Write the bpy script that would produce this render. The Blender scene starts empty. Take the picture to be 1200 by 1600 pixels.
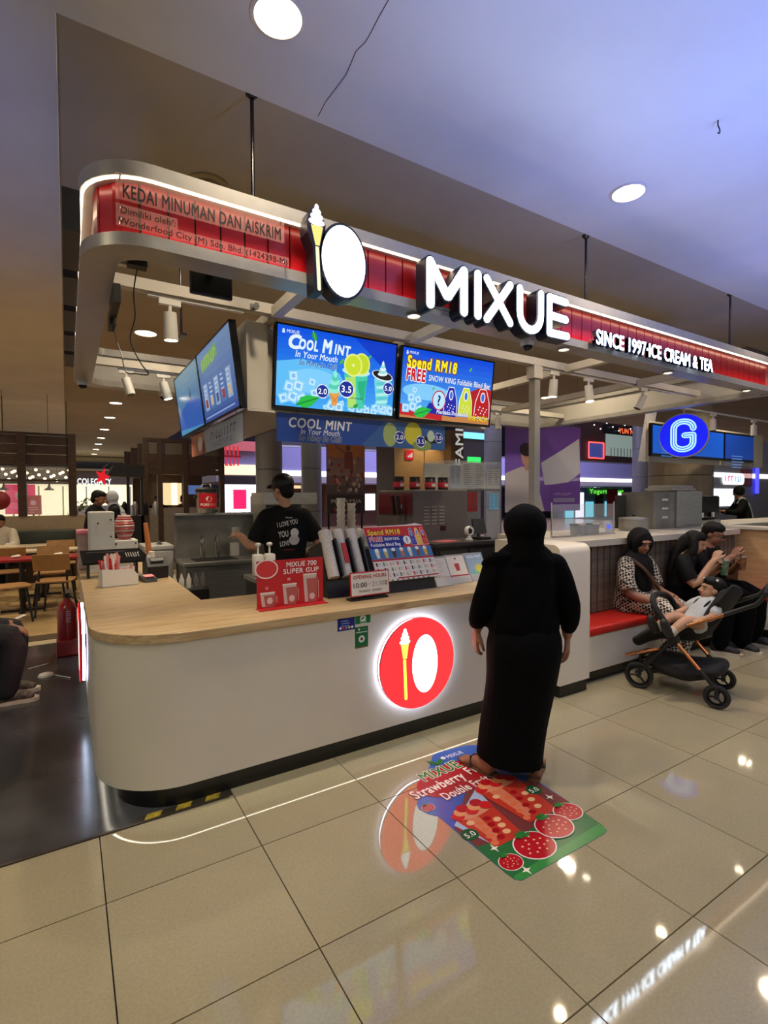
import bpy, math, random
import numpy as np
from mathutils import Vector, Matrix

random.seed(7)
SC = bpy.context.scene
COL = SC.collection
PI = math.pi

# ---------------------------------------------------------------- camera
H = 1.58
FPX, PITCH, YAW, ROLL = 797.74, 0.02899, 0.5559, -0.004629      # focal length in pixels of the 1200x1600 frame
_f = Vector((math.sin(YAW)*math.cos(PITCH), math.cos(YAW)*math.cos(PITCH), -math.sin(PITCH)))
_r0 = Vector((math.cos(YAW), -math.sin(YAW), 0)); _u0 = _r0.cross(_f)
_r = _r0*math.cos(ROLL) + _u0*math.sin(ROLL); _u = -_r0*math.sin(ROLL) + _u0*math.cos(ROLL)
cam = bpy.data.cameras.new('camera'); camo = bpy.data.objects.new('camera', cam); COL.objects.link(camo)
camo.matrix_world = Matrix(((_r.x, _u.x, -_f.x, 0), (_r.y, _u.y, -_f.y, 0), (_r.z, _u.z, -_f.z, H), (0, 0, 0, 1)))
cam.sensor_width = 36; cam.lens = FPX*36/1600; cam.clip_start = .02; cam.clip_end = 200
SC.camera = camo

# ---------------------------------------------------------------- world, exposure
SC.view_settings.view_transform = 'Standard'; SC.view_settings.look = 'None'
SC.view_settings.exposure = 0.0; SC.view_settings.gamma = 1.0; SC.view_settings.use_curve_mapping = False
w = bpy.data.worlds.new('mall_air'); SC.world = w; w.use_nodes = True
w.node_tree.nodes['Background'].inputs[0].default_value = (0.62, 0.62, 0.59, 1)
w.node_tree.nodes['Background'].inputs[1].default_value = 0.62
cy = SC.cycles
cy.use_denoising = True; cy.use_adaptive_sampling = True; cy.adaptive_threshold = .06; cy.max_bounces = 6; cy.diffuse_bounces = 3; cy.glossy_bounces = 4
cy.transmission_bounces = 4; cy.transparent_max_bounces = 8; cy.sample_clamp_indirect = 4.0; cy.caustics_reflective = False; cy.caustics_refractive = False

def srgb(c):
    return tuple((v/12.92 if v <= .04045 else ((v+.055)/1.055)**2.4) for v in (x/255 for x in c))

def lamp(name, kind, loc, target, power, color=(255, 240, 220), size=.3, size_y=None, spot=None, blend=.6, shape='DISK'):
    d = bpy.data.lights.new(name, kind); d.energy = power; d.color = srgb(color)
    if kind == 'AREA':
        d.shape = shape; d.size = size
        if size_y: d.size_y = size_y
        if spot: d.spread = spot
    elif kind == 'SPOT':
        d.spot_size = spot; d.spot_blend = blend; d.shadow_soft_size = size
    else:
        d.shadow_soft_size = size
    o = bpy.data.objects.new(name, d); COL.objects.link(o); o.location = loc
    o.rotation_euler = (Vector(target)-Vector(loc)).to_track_quat('-Z', 'Y').to_euler()
    return o

# mall lighting: the hall's own ceiling lamps in front of the kiosk and unseen low spots added to tint the ceiling blue
lamp('hall_lamp', 'AREA', (1.0, -1.6, 3.8), (1.0, -1.2, 0), 40, (255, 244, 222), 2.2)
lamp('hall_lamp', 'AREA', (5.0, -1.0, 3.8), (5.0, -.8, 0), 34, (255, 244, 222), 2.2)
lamp('hall_lamp', 'AREA', (-3.2, 1.5, 3.8), (-3, 2, 0), 26, (255, 244, 222), 1.6)
for x, e_ in ((2.6, 950), (4.8, 1000), (7.2, 1000)): lamp('blue_ceiling_fill', 'SPOT', (x+.4, -1.5, .25), (x, .9, 3.9), e_, (112, 146, 255), .25, spot=.98, blend=1)
lamp('blue_ceiling_fill', 'SPOT', (-1.6, 1.2, .25), (-.9, 4.2, 3.9), 200, (112, 146, 255), .25, spot=.8, blend=1)
lamp('atrium_fill', 'AREA', (13, 14.5, 9), (14, 22, 2.6), 1500, (190, 186, 255), 6)  # lilac fill added to brighten the parapet and far shops
lamp('atrium_fill', 'AREA', (24, 15, 9), (24, 22, 2.6), 1300, (190, 186, 255), 6)

# ---------------------------------------------------------------- pixel helpers (real places only: a pixel and the plane it lies on)
CAM = Vector((0, 0, H))
def ray(x, y): return _f*FPX + _r*(x-600) + _u*(800-y)
def onY(x, y, Y): d = ray(x, y); return CAM + d*(Y/d.y)
def onX(x, y, X): d = ray(x, y); return CAM + d*(X/d.x)
def onZ(x, y, z=0): d = ray(x, y); return CAM + d*((z-H)/d.z)

# ---------------------------------------------------------------- materials
MATS = {}
def _new(name):
    m = bpy.data.materials.new(name); m.use_nodes = True
    return m, m.node_tree.nodes, m.node_tree.links, m.node_tree.nodes['Principled BSDF']

def mat(name, col=(200, 200, 200), rough=.5, metal=0., spec=.5, emit=0., ecol=None, vary=.06, scale=12., bump=0., bscale=60., alpha=1., trans=0., coat=0., stretch=None, vcol=None):
    """Principled with a soft noise variation of the colour; optional bump."""
    if name in MATS: return MATS[name]
    m, N, L, b = _new(name)
    c = srgb(col)
    b.inputs['Base Color'].default_value = (*c, 1); b.inputs['Roughness'].default_value = rough; b.inputs['Metallic'].default_value = metal
    b.inputs['Specular IOR Level'].default_value = spec; b.inputs['Alpha'].default_value = alpha
    b.inputs['Transmission Weight'].default_value = trans; b.inputs['Coat Weight'].default_value = coat
    tc = None
    if vary or bump:
        tc = N.new('ShaderNodeTexCoord'); mp = N.new('ShaderNodeMapping'); L.new(tc.outputs['Object'], mp.inputs[0])
        if stretch: mp.inputs['Scale'].default_value = stretch
    if vary:
        n = N.new('ShaderNodeTexNoise'); n.inputs['Scale'].default_value = scale; n.inputs['Detail'].default_value = 5
        L.new(mp.outputs[0], n.inputs['Vector'])
        r = N.new('ShaderNodeValToRGB'); L.new(n.outputs[0], r.inputs[0])
        c2 = srgb(vcol) if vcol else tuple(min(1, v*(1-vary*2)) for v in c)
        r.color_ramp.elements[0].position = .3; r.color_ramp.elements[1].position = .7
        r.color_ramp.elements[0].color = (*c2, 1); r.color_ramp.elements[1].color = (*(c if vcol else tuple(min(1, v*(1+vary*.7)) for v in c)), 1)
        L.new(r.outputs[0], b.inputs['Base Color'])
    if bump:
        n2 = N.new('ShaderNodeTexNoise'); n2.inputs['Scale'].default_value = bscale; n2.inputs['Detail'].default_value = 4; L.new(mp.outputs[0], n2.inputs['Vector'])
        bp = N.new('ShaderNodeBump'); bp.inputs['Strength'].default_value = bump; bp.inputs['Distance'].default_value = .01
        L.new(n2.outputs[0], bp.inputs['Height']); L.new(bp.outputs[0], b.inputs['Normal'])
    if emit:
        b.inputs['Emission Color'].default_value = (*(srgb(ecol) if ecol else c), 1); b.inputs['Emission Strength'].default_value = emit
    MATS[name] = m
    return m

def flat(col, emit=0., rough=.5):
    """print colour: emissive on screens and lit signs, plain ink elsewhere"""
    k = 'print_%02x%02x%02x_%g_%g' % (*[int(v) for v in col], emit, rough)
    if k in MATS: return MATS[k]
    if emit: return mat(k, (20, 20, 20), .35, emit=emit, ecol=col, vary=0, spec=.3)
    return mat(k, col, rough, vary=.03, scale=40, spec=.3)

# ---------------------------------------------------------------- objects
def tag(o, label=None, cat=None, group=None, kind=None):
    if label: o['label'] = label
    if cat: o['category'] = cat
    if group: o['group'] = group
    if kind: o['kind'] = kind
    return o

def thing(name, label, cat, loc=(0, 0, 0), rz=0, group=None):
    o = bpy.data.objects.new(name, None); COL.objects.link(o); o.empty_display_size = .1
    o.location = loc; o.rotation_euler = (0, 0, rz)
    return tag(o, label, cat, group)

def copy_tree(o, parent=None):
    c = o.copy(); COL.objects.link(c); c.parent = parent
    for ch in o.children: copy_tree(ch, c)
    return c

class MB:
    """collects shapes; build() links them as one mesh object"""
    def __init__(s): s.v, s.f, s.m, s.k = [], [], [], 0
    def add(s, vs, fs, mi=None):
        n = len(s.v); s.v += [tuple(v) for v in vs]; s.f += [tuple(i+n for i in f) for f in fs]; s.m += [s.k if mi is None else mi]*len(fs); return s
    def box(s, c, d, rz=0, rx=0, ry=0):
        c = Vector(c); R = Matrix.Rotation(rz, 3, 'Z') @ Matrix.Rotation(ry, 3, 'Y') @ Matrix.Rotation(rx, 3, 'X')
        vs = [c + R @ Vector((sx*d[0]/2, sy*d[1]/2, sz*d[2]/2)) for sx in (-1, 1) for sy in (-1, 1) for sz in (-1, 1)]
        return s.add(vs, [(0, 1, 3, 2), (4, 6, 7, 5), (0, 4, 5, 1), (2, 3, 7, 6), (0, 2, 6, 4), (1, 5, 7, 3)])
    def lo(s, a, b):  # box by two corners
        return s.box([(p+q)/2 for p, q in zip(a, b)], [abs(p-q) for p, q in zip(a, b)])
    def bbox(s, c, d, bv=.01, seg=2, rz=0):
        """box with rounded vertical edges and softened top and bottom"""
        pts = rrect(d[0], d[1], bv*1.5, seg)
        R = Matrix.Rotation(rz, 2)
        def ring(z, k): return [tuple(R @ Vector((x*(1-2*k/d[0]), y*(1-2*k/d[1]))))+(z,) for x, y in pts]
        rs = [ring(-d[2]/2, bv), ring(-d[2]/2+bv*.3, bv*.3), ring(-d[2]/2+bv, 0), ring(d[2]/2-bv, 0), ring(d[2]/2-bv*.3, bv*.3), ring(d[2]/2, bv)]
        return s.rings([[Vector(p)+Vector(c) for p in r] for r in rs])
    def rings(s, rs, closed=True, caps=True):
        n = len(rs[0]); vs = [p for r in rs for p in r]; fs = []
        for i in range(len(rs)-1):
            for j in range(n if closed else n-1):
                k = (j+1) % n; fs.append((i*n+j, i*n+k, (i+1)*n+k, (i+1)*n+j))
        if caps and closed:
            fs.append(tuple(range(n-1, -1, -1))); fs.append(tuple((len(rs)-1)*n+j for j in range(n)))
        return s.add(vs, fs)
    def cyl(s, p0, p1, r, r2=None, n=14):
        p0, p1 = Vector(p0), Vector(p1); r2 = r if r2 is None else r2
        a, b = frame(p1-p0)
        return s.rings([[p + a*(q*math.cos(t)) + b*(q*math.sin(t)) for t in [2*PI*i/n for i in range(n)]] for p, q in ((p0, r), (p1, r2))])
    def tube(s, pts, r, n=8, rad=None):
        pts = [Vector(p) for p in pts]; rs = []; a0 = None
        for i, p in enumerate(pts):
            t = (pts[min(i+1, len(pts)-1)]-pts[max(i-1, 0)])
            a, b = frame(t) if a0 is None else reframe(t, a0)
            a0 = a; q = rad[i] if rad else r
            rs.append([p + a*(q*math.cos(x)) + b*(q*math.sin(x)) for x in [2*PI*j/n for j in range(n)]])
        return s.rings(rs)
    def lathe(s, prof, c=(0, 0, 0), n=20, axis='z', sx=1, sy=1, ring=False):
        c = Vector(c); rs = []
        if ring: prof = list(prof)+[prof[0]]
        for r, h in prof:
            ring_ = []
            for i in range(n):
                t = 2*PI*i/n; x, y = r*math.cos(t)*sx, r*math.sin(t)*sy
                ring_.append(c + Vector({'z': (x, y, h), 'y': (x, h, -y), 'x': (h, x, y)}[axis]))
            rs.append(ring_)
        return s.rings(rs, caps=not ring)
    def ball(s, c, r, n=14, m=9):
        r = (r, r, r) if isinstance(r, (int, float)) else r; c = Vector(c)
        prof = [(max(.02, math.sin(PI*i/m)), -math.cos(PI*i/m)) for i in range(m+1)]
        rs = [[c + Vector((q*math.cos(2*PI*j/n)*r[0], q*math.sin(2*PI*j/n)*r[1], h*r[2])) for j in range(n)] for q, h in prof]
        return s.rings(rs)
    def prism(s, poly, o, ex, ey, en, d):
        """2D polygon in the plane (o, ex, ey) pushed along en by d"""
        o, ex, ey, en = Vector(o), Vector(ex), Vector(ey), Vector(en); n = len(poly)
        A = [o+ex*p[0]+ey*p[1] for p in poly]; B = [p+en*d for p in A]
        fs = [tuple(range(n-1, -1, -1)), tuple(range(n, 2*n))] + [(i, (i+1) % n, n+(i+1) % n, n+i) for i in range(n)]
        return s.add(A+B, fs)
    def wall(s, path, t, z0, z1, closed=False):
        """vertical sheet of thickness t to the left of a plan path"""
        P = [Vector((p[0], p[1])) for p in path]; Q = offset(P, t, closed); n = len(P)
        vs = [(p.x, p.y, z0) for p in P]+[(p.x, p.y, z1) for p in P]+[(p.x, p.y, z1) for p in Q]+[(p.x, p.y, z0) for p in Q]
        fs = []
        for i in range(n if closed else n-1):
            j = (i+1) % n
            for k in range(4): fs.append((k*n+i, k*n+j, ((k+1) % 4)*n+j, ((k+1) % 4)*n+i))
        if not closed: fs += [(0, n, 2*n, 3*n), (n-1, 4*n-1, 3*n-1, 2*n-1)]
        return s.add(vs, fs)
    def build(s, name, mats, parent=None, smooth=None, world=False, base=False, bevel=0):
        me = bpy.data.meshes.new(name)
        V = s.v; off = Vector((0, 0, 0))
        if world and parent is not None: off = parent.location.copy()
        if parent is None and base is not None:
            a = np.array(V); off = Vector(((a[:, 0].min()+a[:, 0].max())/2, (a[:, 1].min()+a[:, 1].max())/2, a[:, 2].min()))
        if off.length: V = [(x-off.x, y-off.y, z-off.z) for x, y, z in V]
        me.from_pydata(V, [], s.f)
        mats = mats if isinstance(mats, (list, tuple)) else [mats]
        for m in mats: me.materials.append(m)
        if len(mats) > 1: me.polygons.foreach_set('material_index', s.m)
        recalc(me)
        if smooth:
            me.polygons.foreach_set('use_smooth', [True]*len(me.polygons)); me.set_sharp_from_angle(angle=smooth if smooth is not True else .7)
        o = bpy.data.objects.new(name, me); COL.objects.link(o)
        if parent is not None: o.parent = parent
        else: o.location = off
        if bevel:
            md = o.modifiers.new('soft_edge', 'BEVEL'); md.width = bevel; md.segments = 2; md.limit_method = 'ANGLE'; md.angle_limit = .6
        return o

import bmesh
def recalc(me):
    bm = bmesh.new(); bm.from_mesh(me); bmesh.ops.recalc_face_normals(bm, faces=bm.faces); bm.to_mesh(me); bm.free()

def frame(t):
    t = t.normalized(); ref = Vector((0, 0, 1)) if abs(t.z) < .9 else Vector((1, 0, 0))
    a = t.cross(ref).normalized(); return a, t.cross(a).normalized()
def reframe(t, a0):
    t = t.normalized(); a = (a0 - t*a0.dot(t)).normalized(); return a, t.cross(a).normalized()
def rrect(w, h, r, seg=4, cx=0, cy_=0):
    r = min(r, w/2*.999, h/2*.999); out = []
    for (sx, sy, a) in ((1, 1, 0), (-1, 1, PI/2), (-1, -1, PI), (1, -1, 1.5*PI)):
        for i in range(seg+1):
            t = a + PI/2*i/seg; out.append((cx+sx*(w/2-r)+r*math.cos(t), cy_+sy*(h/2-r)+r*math.sin(t)))
    return out
def circ(r, n=32, cx=0, cy_=0, ry=None):
    return [(cx+r*math.cos(2*PI*i/n), cy_+(ry or r)*math.sin(2*PI*i/n)) for i in range(n)]
def capsule(a, b, r, n=8):
    a, b = Vector(a), Vector(b); t = math.atan2(b.y-a.y, b.x-a.x)
    return [(b.x+r*math.cos(t-PI/2+PI*i/n), b.y+r*math.sin(t-PI/2+PI*i/n)) for i in range(n+1)] + \
           [(a.x+r*math.cos(t+PI/2+PI*i/n), a.y+r*math.sin(t+PI/2+PI*i/n)) for i in range(n+1)]
def offset(P, t, closed=False):
    n = len(P); out = []
    for i in range(n):
        a = P[i-1] if (i > 0 or closed) else None; b = P[(i+1) % n] if (i < n-1 or closed) else None
        ns = []
        if a is not None: d = (P[i]-a).normalized(); ns.append(Vector((-d.y, d.x)))
        if b is not None: d = (b-P[i]).normalized(); ns.append(Vector((-d.y, d.x)))
        nn = sum(ns, Vector((0, 0)))
        nn = nn.normalized() if nn.length > 1e-6 else ns[0]
        out.append(P[i] + nn*(t/max(.3, nn.dot(ns[0]))))
    return out
def arc(cx, cy_, r, a0, a1, n=10): return [(cx+r*math.cos(a0+(a1-a0)*i/n), cy_+r*math.sin(a0+(a1-a0)*i/n)) for i in range(n+1)]
def smoothpath(pts, k=6):
    P = [Vector(p) for p in pts]; out = []
    for i in range(len(P)-1):
        p0, p1, p2, p3 = P[max(i-1, 0)], P[i], P[i+1], P[min(i+2, len(P)-1)]
        for j in range(k):
            t = j/k; out.append(.5*((2*p1)+(p2-p0)*t+(2*p0-5*p1+4*p2-p3)*t*t+(3*p1-p0-3*p2+p3)*t**3))
    return out+[P[-1]]

# ---------------------------------------------------------------- lettering
_TX = {}
def glyphs(s, bold=.0, shear=0., extrude=0., spread=0.):
    key = (s, bold, shear, extrude, spread)
    if key in _TX: return _TX[key]
    cu = bpy.data.curves.new('t', 'FONT'); cu.body = s; cu.size = 1; cu.shear = shear; cu.extrude = extrude
    cu.resolution_u = 3; cu.space_character = 1+bold*1.6
    ob = bpy.data.objects.new('t', cu); COL.objects.link(ob)
    bpy.context.view_layer.update()
    me = bpy.data.meshes.new_from_object(ob.evaluated_get(bpy.context.evaluated_depsgraph_get()))
    v0 = [tuple(v.co) for v in me.vertices]; f0 = [tuple(p.vertices) for p in me.polygons]; vs, fs = [], []
    bpy.data.objects.remove(ob); bpy.data.curves.remove(cu); bpy.data.meshes.remove(me)
    # heavier weights: the outline stamped a few times around its place
    k = 1 if spread+bold == 0 else (5 if spread == 0 else 9); rr = bold*.55+spread
    for i in range(k):
        dx, dy = (0, 0) if i == 0 else (rr*math.cos(2*PI*i/(k-1)+PI/4), rr*math.sin(2*PI*i/(k-1)+PI/4))
        n = len(vs); vs += [(v[0]+dx, v[1]+dy, v[2] if extrude else float(i)) for v in v0]; fs += [tuple(j+n for j in f) for f in f0]
    xs = [v[0] for v in vs] or [0]; ys = [v[1] for v in vs] or [0]
    _TX[key] = (vs, fs, min(xs), max(xs), min(ys), max(ys))
    return _TX[key]

class Print:
    """flat artwork: layers of coloured shapes in one thin mesh, in units of the sheet (u right, v up)"""
    def __init__(s, w, h, emit=0., rough=.5, step=.0004):
        s.w, s.h, s.e, s.r, s.step = w, h, emit, rough, step; s.V, s.F, s.M, s.mats, s.bb = [], [], [], [], []
    def _m(s, col):
        m = flat(col, s.e, s.r)
        if m not in s.mats: s.mats.append(m)
        return s.mats.index(m)
    def _lay(s, pts):
        """a shape lies just above the shapes it overlaps"""
        xs = [p[0] for p in pts]; ys = [p[1] for p in pts]; q = (min(xs), max(xs), min(ys), max(ys))
        n = 1+max([k for a, b, c, d, k in s.bb if a < q[1] and b > q[0] and c < q[3] and d > q[2]], default=0)
        s.bb.append((*q, n)); return n
    def poly(s, pts, col):
        n = s._lay(pts); k = len(s.V); s.V += [(p[0], p[1], n*s.step) for p in pts]; s.F.append(tuple(range(k, k+len(pts)))); s.M.append(s._m(col)); return s
    def rect(s, x, y, w, h, col, r=0): return s.poly(rrect(w, h, r, 4, x+w/2, y+h/2) if r else [(x, y), (x+w, y), (x+w, y+h), (x, y+h)], col)
    def oval(s, x, y, rx, ry, col, n=24, rot=0):
        c, q = math.cos(rot), math.sin(rot)
        return s.poly([(x+a*c-b*q, y+a*q+b*c) for a, b in circ(rx, n, 0, 0, ry)], col)
    def line(s, a, b, t, col): return s.poly(capsule(a, b, t/2, 4), col)
    def text(s, txt, x, y, h, col, bold=.02, shear=0., w=None, align='l', rim=None, rot=0, rimw=.035):
        """cap height h, lower left at x, y; squeezed to width w when given"""
        for c, sp in (((rim, rimw),) if rim else ()) + ((col, 0.),):
            vs, fs, x0, x1, y0, y1 = glyphs(txt, bold, shear, 0., sp)
            _, _, X0, X1, _, _ = glyphs(txt, bold, shear)
            cap = .73; k = h/cap; kx = (w/(X1-X0)) if w else k
            dx = x - X0*kx if align == 'l' else (x - (X0+X1)/2*kx if align == 'c' else x-X1*kx)
            o = len(s.V); mi = s._m(c); cr, sr = math.cos(rot), math.sin(rot); pp = []
            for v in vs:
                a, b = v[0]*kx+dx, v[1]*k+y
                if rot: a, b = x+(a-x)*cr-(b-y)*sr, y+(a-x)*sr+(b-y)*cr
                pp.append((a, b, v[2]))
            if not pp: continue
            n = s._lay(pp); s.V += [(a, b, n*s.step+c_*4e-5) for a, b, c_ in pp]
            s.F += [tuple(i+o for i in f) for f in fs]; s.M += [mi]*len(fs)
        return s
    def scrawl(s, x, y, w, h, col, seed=0, n=None, slant=0.):
        """lettering too small to read in the photograph: a row of short strokes"""
        r = random.Random(seed); n = n or max(3, int(w/h*1.6)); d = w/n
        for i in range(n):
            a = x+d*(i+.25); k = r.choice((0, 1, 2)); t = min(d*.38, h*.24)
            s.line((a, y+t/2), (a+slant*h, y+h-t/2), t, col)
            if k: s.line((a+slant*h*(k-1), y+(t/2 if k == 1 else h-t/2)), (a+d*.45+slant*h*(k-1), y+(t/2 if k == 1 else h-t/2)), t, col)
        return s
    def lines(s, x, y, w, n, dy, t, col, seed=0):
        rnd = random.Random(seed)
        for i in range(n): s.rect(x, y-i*dy, w*rnd.uniform(.6, 1), t, col)
        return s
    def build(s, name, parent, o, ex, ey, world=True):
        o, ex, ey = Vector(o), Vector(ex).normalized(), Vector(ey).normalized(); en = ex.cross(ey).normalized()
        off = parent.location if (parent is not None and world) else Vector((0, 0, 0))
        me = bpy.data.meshes.new(name)
        me.from_pydata([tuple(o-off+ex*a+ey*b+en*c) for a, b, c in s.V], [], s.F)
        for m in s.mats: me.materials.append(m)
        me.polygons.foreach_set('material_index', s.M)
        ob = bpy.data.objects.new(name, me); COL.objects.link(ob); ob.parent = parent
        return ob

def letters3d(name, txt, o, ex, ey, w, h, depth, mats, parent, bold=.02, shear=0., world=True):
    """solid letters, each its own part: lower left o, width w, cap height h, pushed out along ex x ey"""
    o, ex, ey = Vector(o), Vector(ex).normalized(), Vector(ey).normalized(); en = ex.cross(ey)
    _, _, x0, x1, _, _ = glyphs(txt, bold, shear, .05); kx, ky = w/(x1-x0), h/.73
    off = parent.location if (world and parent is not None) else Vector((0, 0, 0)); out = []
    for i, ch in enumerate(txt):
        if ch == ' ': continue
        vs, fs, a0, a1, _, _ = glyphs(ch, bold, shear, .05); sh = glyphs(txt[:i+1], bold, shear, .05)[3]-a1
        out.append(MB().add([o-off+ex*((v[0]+sh-x0)*kx)+ey*(v[1]*ky)+en*((v[2]/.1+.5)*depth) for v in vs], fs).build(name, mats, parent, base=None))
    return out

# ---------------------------------------------------------------- soft bodies: overlapping limbs fused into one continuous surface
def limb(b, pts, rad, n=12, smooth=True, ends=True):
    """tapering limb through joints; rad per joint, number or (across, deep)"""
    pts = [Vector(p) for p in pts]; rad = [(r, r) if isinstance(r, (int, float)) else r for r in rad]
    if smooth and len(pts) > 2:
        P = [Vector((*p, )) for p in pts]; R = [Vector((r[0], r[1], 0)) for r in rad]
        pts = smoothpath(P, 4); rad = [(max(.002, q.x), max(.002, q.y)) for q in smoothpath(R, 4)]
    d0 = (pts[1]-pts[0]).normalized(); d1 = (pts[-1]-pts[-2]).normalized()
    e0, e1 = rad[0], rad[-1]
    ext = lambda p, d, r: [(p+d*(min(r)*k), (r[0]*q, r[1]*q)) for k, q in ((.45, .88), (.8, .58), (.98, .2))]
    seq = list(reversed(ext(pts[0], -d0, e0)))+list(zip(pts, rad))+(ext(pts[-1], d1, e1) if ends else [])
    rs = []; a0 = None
    for i, (p, r) in enumerate(seq):
        t = seq[min(i+1, len(seq)-1)][0]-seq[max(i-1, 0)][0]
        if a0 is None:
            t_ = t.normalized(); ref = Vector((1, 0, 0)) if abs(t_.x) < .9 else Vector((0, 1, 0))
            a = (ref - t_*ref.dot(t_)).normalized(); bb = t_.cross(a).normalized()
        else: a, bb = reframe(t, a0)
        a0 = a
        rs.append([p+a*(r[0]*math.cos(x))+bb*(r[1]*math.sin(x)) for x in [2*PI*j/n for j in range(n)]])
    b.rings(rs); return b

def fuse(b, name, m, parent, voxel=.01, it=6, ripple=0., rscale=20., world=False, shrink=.5):
    """voxel-fuse the collected limbs into one skin"""
    recalc_mesh = bpy.data.meshes.new(name); recalc_mesh.from_pydata(b.v, [], b.f); recalc(recalc_mesh)
    ob = bpy.data.objects.new(name, recalc_mesh); COL.objects.link(ob)
    md = ob.modifiers.new('r', 'REMESH'); md.mode = 'VOXEL'; md.voxel_size = voxel
    if it: sm = ob.modifiers.new('s', 'SMOOTH'); sm.factor = shrink; sm.iterations = it
    bpy.context.view_layer.update()
    me = bpy.data.meshes.new_from_object(ob.evaluated_get(bpy.context.evaluated_depsgraph_get()))
    bpy.data.objects.remove(ob)
    if ripple:
        n = len(me.vertices); co = np.empty(n*3, np.float32); no = np.empty(n*3, np.float32)
        me.vertices.foreach_get('co', co); me.vertex_normals.foreach_get('vector', no); co = co.reshape(-1, 3); no = no.reshape(-1, 3)
        d = np.sin(co[:, 0]*rscale+2.1*np.sin(co[:, 2]*rscale*.31))*np.sin(co[:, 1]*rscale*.9+1.3+co[:, 2]*rscale*.22)
        d += .5*np.sin(co[:, 2]*rscale*.8+3*np.sin(co[:, 0]*rscale*.5))
        co += no*(d*ripple)[:, None]; me.vertices.foreach_set('co', co.ravel()); me.update()
    me.name = name; me.materials.clear(); me.materials.append(m)
    me.polygons.foreach_set('use_smooth', [True]*len(me.polygons))
    ob = bpy.data.objects.new(name, me); COL.objects.link(ob); ob.parent = parent
    return ob
# ================================================================ materials of the place
WHITE = mat('white_paint', (222, 216, 206), .55, vary=.03, scale=4)
CEILW = mat('ceiling_white_paint', (226, 224, 218), .9, vary=.04, scale=1.5, bump=.05, bscale=8)
CEILD = mat('ceiling_recess_tone', (176, 165, 144), .9, vary=.05, scale=1.2, bump=.05, bscale=8)  # the brightness drop past the ceiling edge is put into this colour
PANELW = mat('counter_white_laminate', (220, 213, 198), .38, vary=.02, scale=3)
BLACK = mat('black_plastic', (16, 16, 17), .45, vary=.1)
MBLACK = mat('black_metal', (22, 22, 24), .35, metal=.5, vary=.1)
KICK = mat('black_kickboard', (14, 14, 15), .3, vary=.1)
STEEL = mat('brushed_steel', (176, 175, 170), .34, metal=.75, vary=.12, scale=5, stretch=(1, 1, 30), bump=.05, bscale=20)
SILVER = mat('silver_paint', (176, 172, 164), .35, metal=.35, vary=.05)
CHROME = mat('chrome', (200, 200, 200), .12, metal=1, vary=.02)
BEAMW = mat('cream_beam_paint', (206, 199, 184), .5, vary=.03, scale=5)
BOARDW = mat('grey_white_board', (190, 186, 176), .5, vary=.03, scale=3)
RED = mat('red_gloss_board', (188, 22, 30), .28, vary=.12, scale=5, coat=.3)
REDC = mat('red_vinyl_cushion', (196, 34, 24), .38, vary=.08, scale=6, bump=.06, bscale=40)
WOODD = mat('dark_brown_timber', (62, 40, 24), .45, vary=.3, scale=6, stretch=(1, 1, 12))
WOODP = mat('pale_oak_panel', (205, 172, 126), .5, vary=.12, scale=3, stretch=(1, 1, 10), vcol=(184, 148, 104))
LED = mat('led_strip_white', (255, 250, 240), .5, emit=9, ecol=(255, 246, 226), vary=0)
LEDW = mat('led_strip_warm', (255, 240, 220), .5, emit=4.5, ecol=(255, 226, 190), vary=0)
LEDB = mat('led_strip_cold', (240, 245, 255), .5, emit=10, ecol=(214, 228, 255), vary=0)
LAMPF = mat('downlight_lens', (255, 255, 250), .4, emit=14, ecol=(255, 238, 208), vary=0)
SHOPGLOW = mat('lit_shop_wall', (255, 246, 214), .6, emit=.95, ecol=(255, 244, 204), vary=.1)
GLASS = mat('clear_acrylic', (240, 244, 246), .06, trans=0, alpha=.16, vary=0, spec=.6)

def tile_mat():
    m, N, L, b = _new('polished_tile'); MATS['polished_tile'] = m
    tc = N.new('ShaderNodeTexCoord'); oi = N.new('ShaderNodeObjectInfo')
    n = N.new('ShaderNodeTexNoise'); n.inputs['Scale'].default_value = 90; n.inputs['Detail'].default_value = 6; L.new(tc.outputs['Object'], n.inputs['Vector'])
    n2 = N.new('ShaderNodeTexNoise'); n2.inputs['Scale'].default_value = 5; L.new(tc.outputs['Object'], n2.inputs['Vector'])
    mx = N.new('ShaderNodeMath'); mx.operation = 'MULTIPLY_ADD'; mx.inputs[1].default_value = .35; L.new(n2.outputs[0], mx.inputs[0]); L.new(n.outputs[0], mx.inputs[2])
    r = N.new('ShaderNodeValToRGB'); L.new(mx.outputs[0], r.inputs[0])
    r.color_ramp.elements[0].position = .45; r.color_ramp.elements[1].position = .95
    r.color_ramp.elements[0].color = (*srgb((153, 144, 117)), 1); r.color_ramp.elements[1].color = (*srgb((168, 158, 130)), 1)
    hs = N.new('ShaderNodeHueSaturation'); L.new(r.outputs[0], hs.inputs['Color'])
    mr = N.new('ShaderNodeMapRange'); L.new(oi.outputs['Random'], mr.inputs[0]); mr.inputs[3].default_value = .94; mr.inputs[4].default_value = 1.04
    L.new(mr.outputs[0], hs.inputs['Value']); L.new(hs.outputs[0], b.inputs['Base Color'])
    b.inputs['Roughness'].default_value = .045; b.inputs['Specular IOR Level'].default_value = .85
    return m
TILE = tile_mat()

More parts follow.
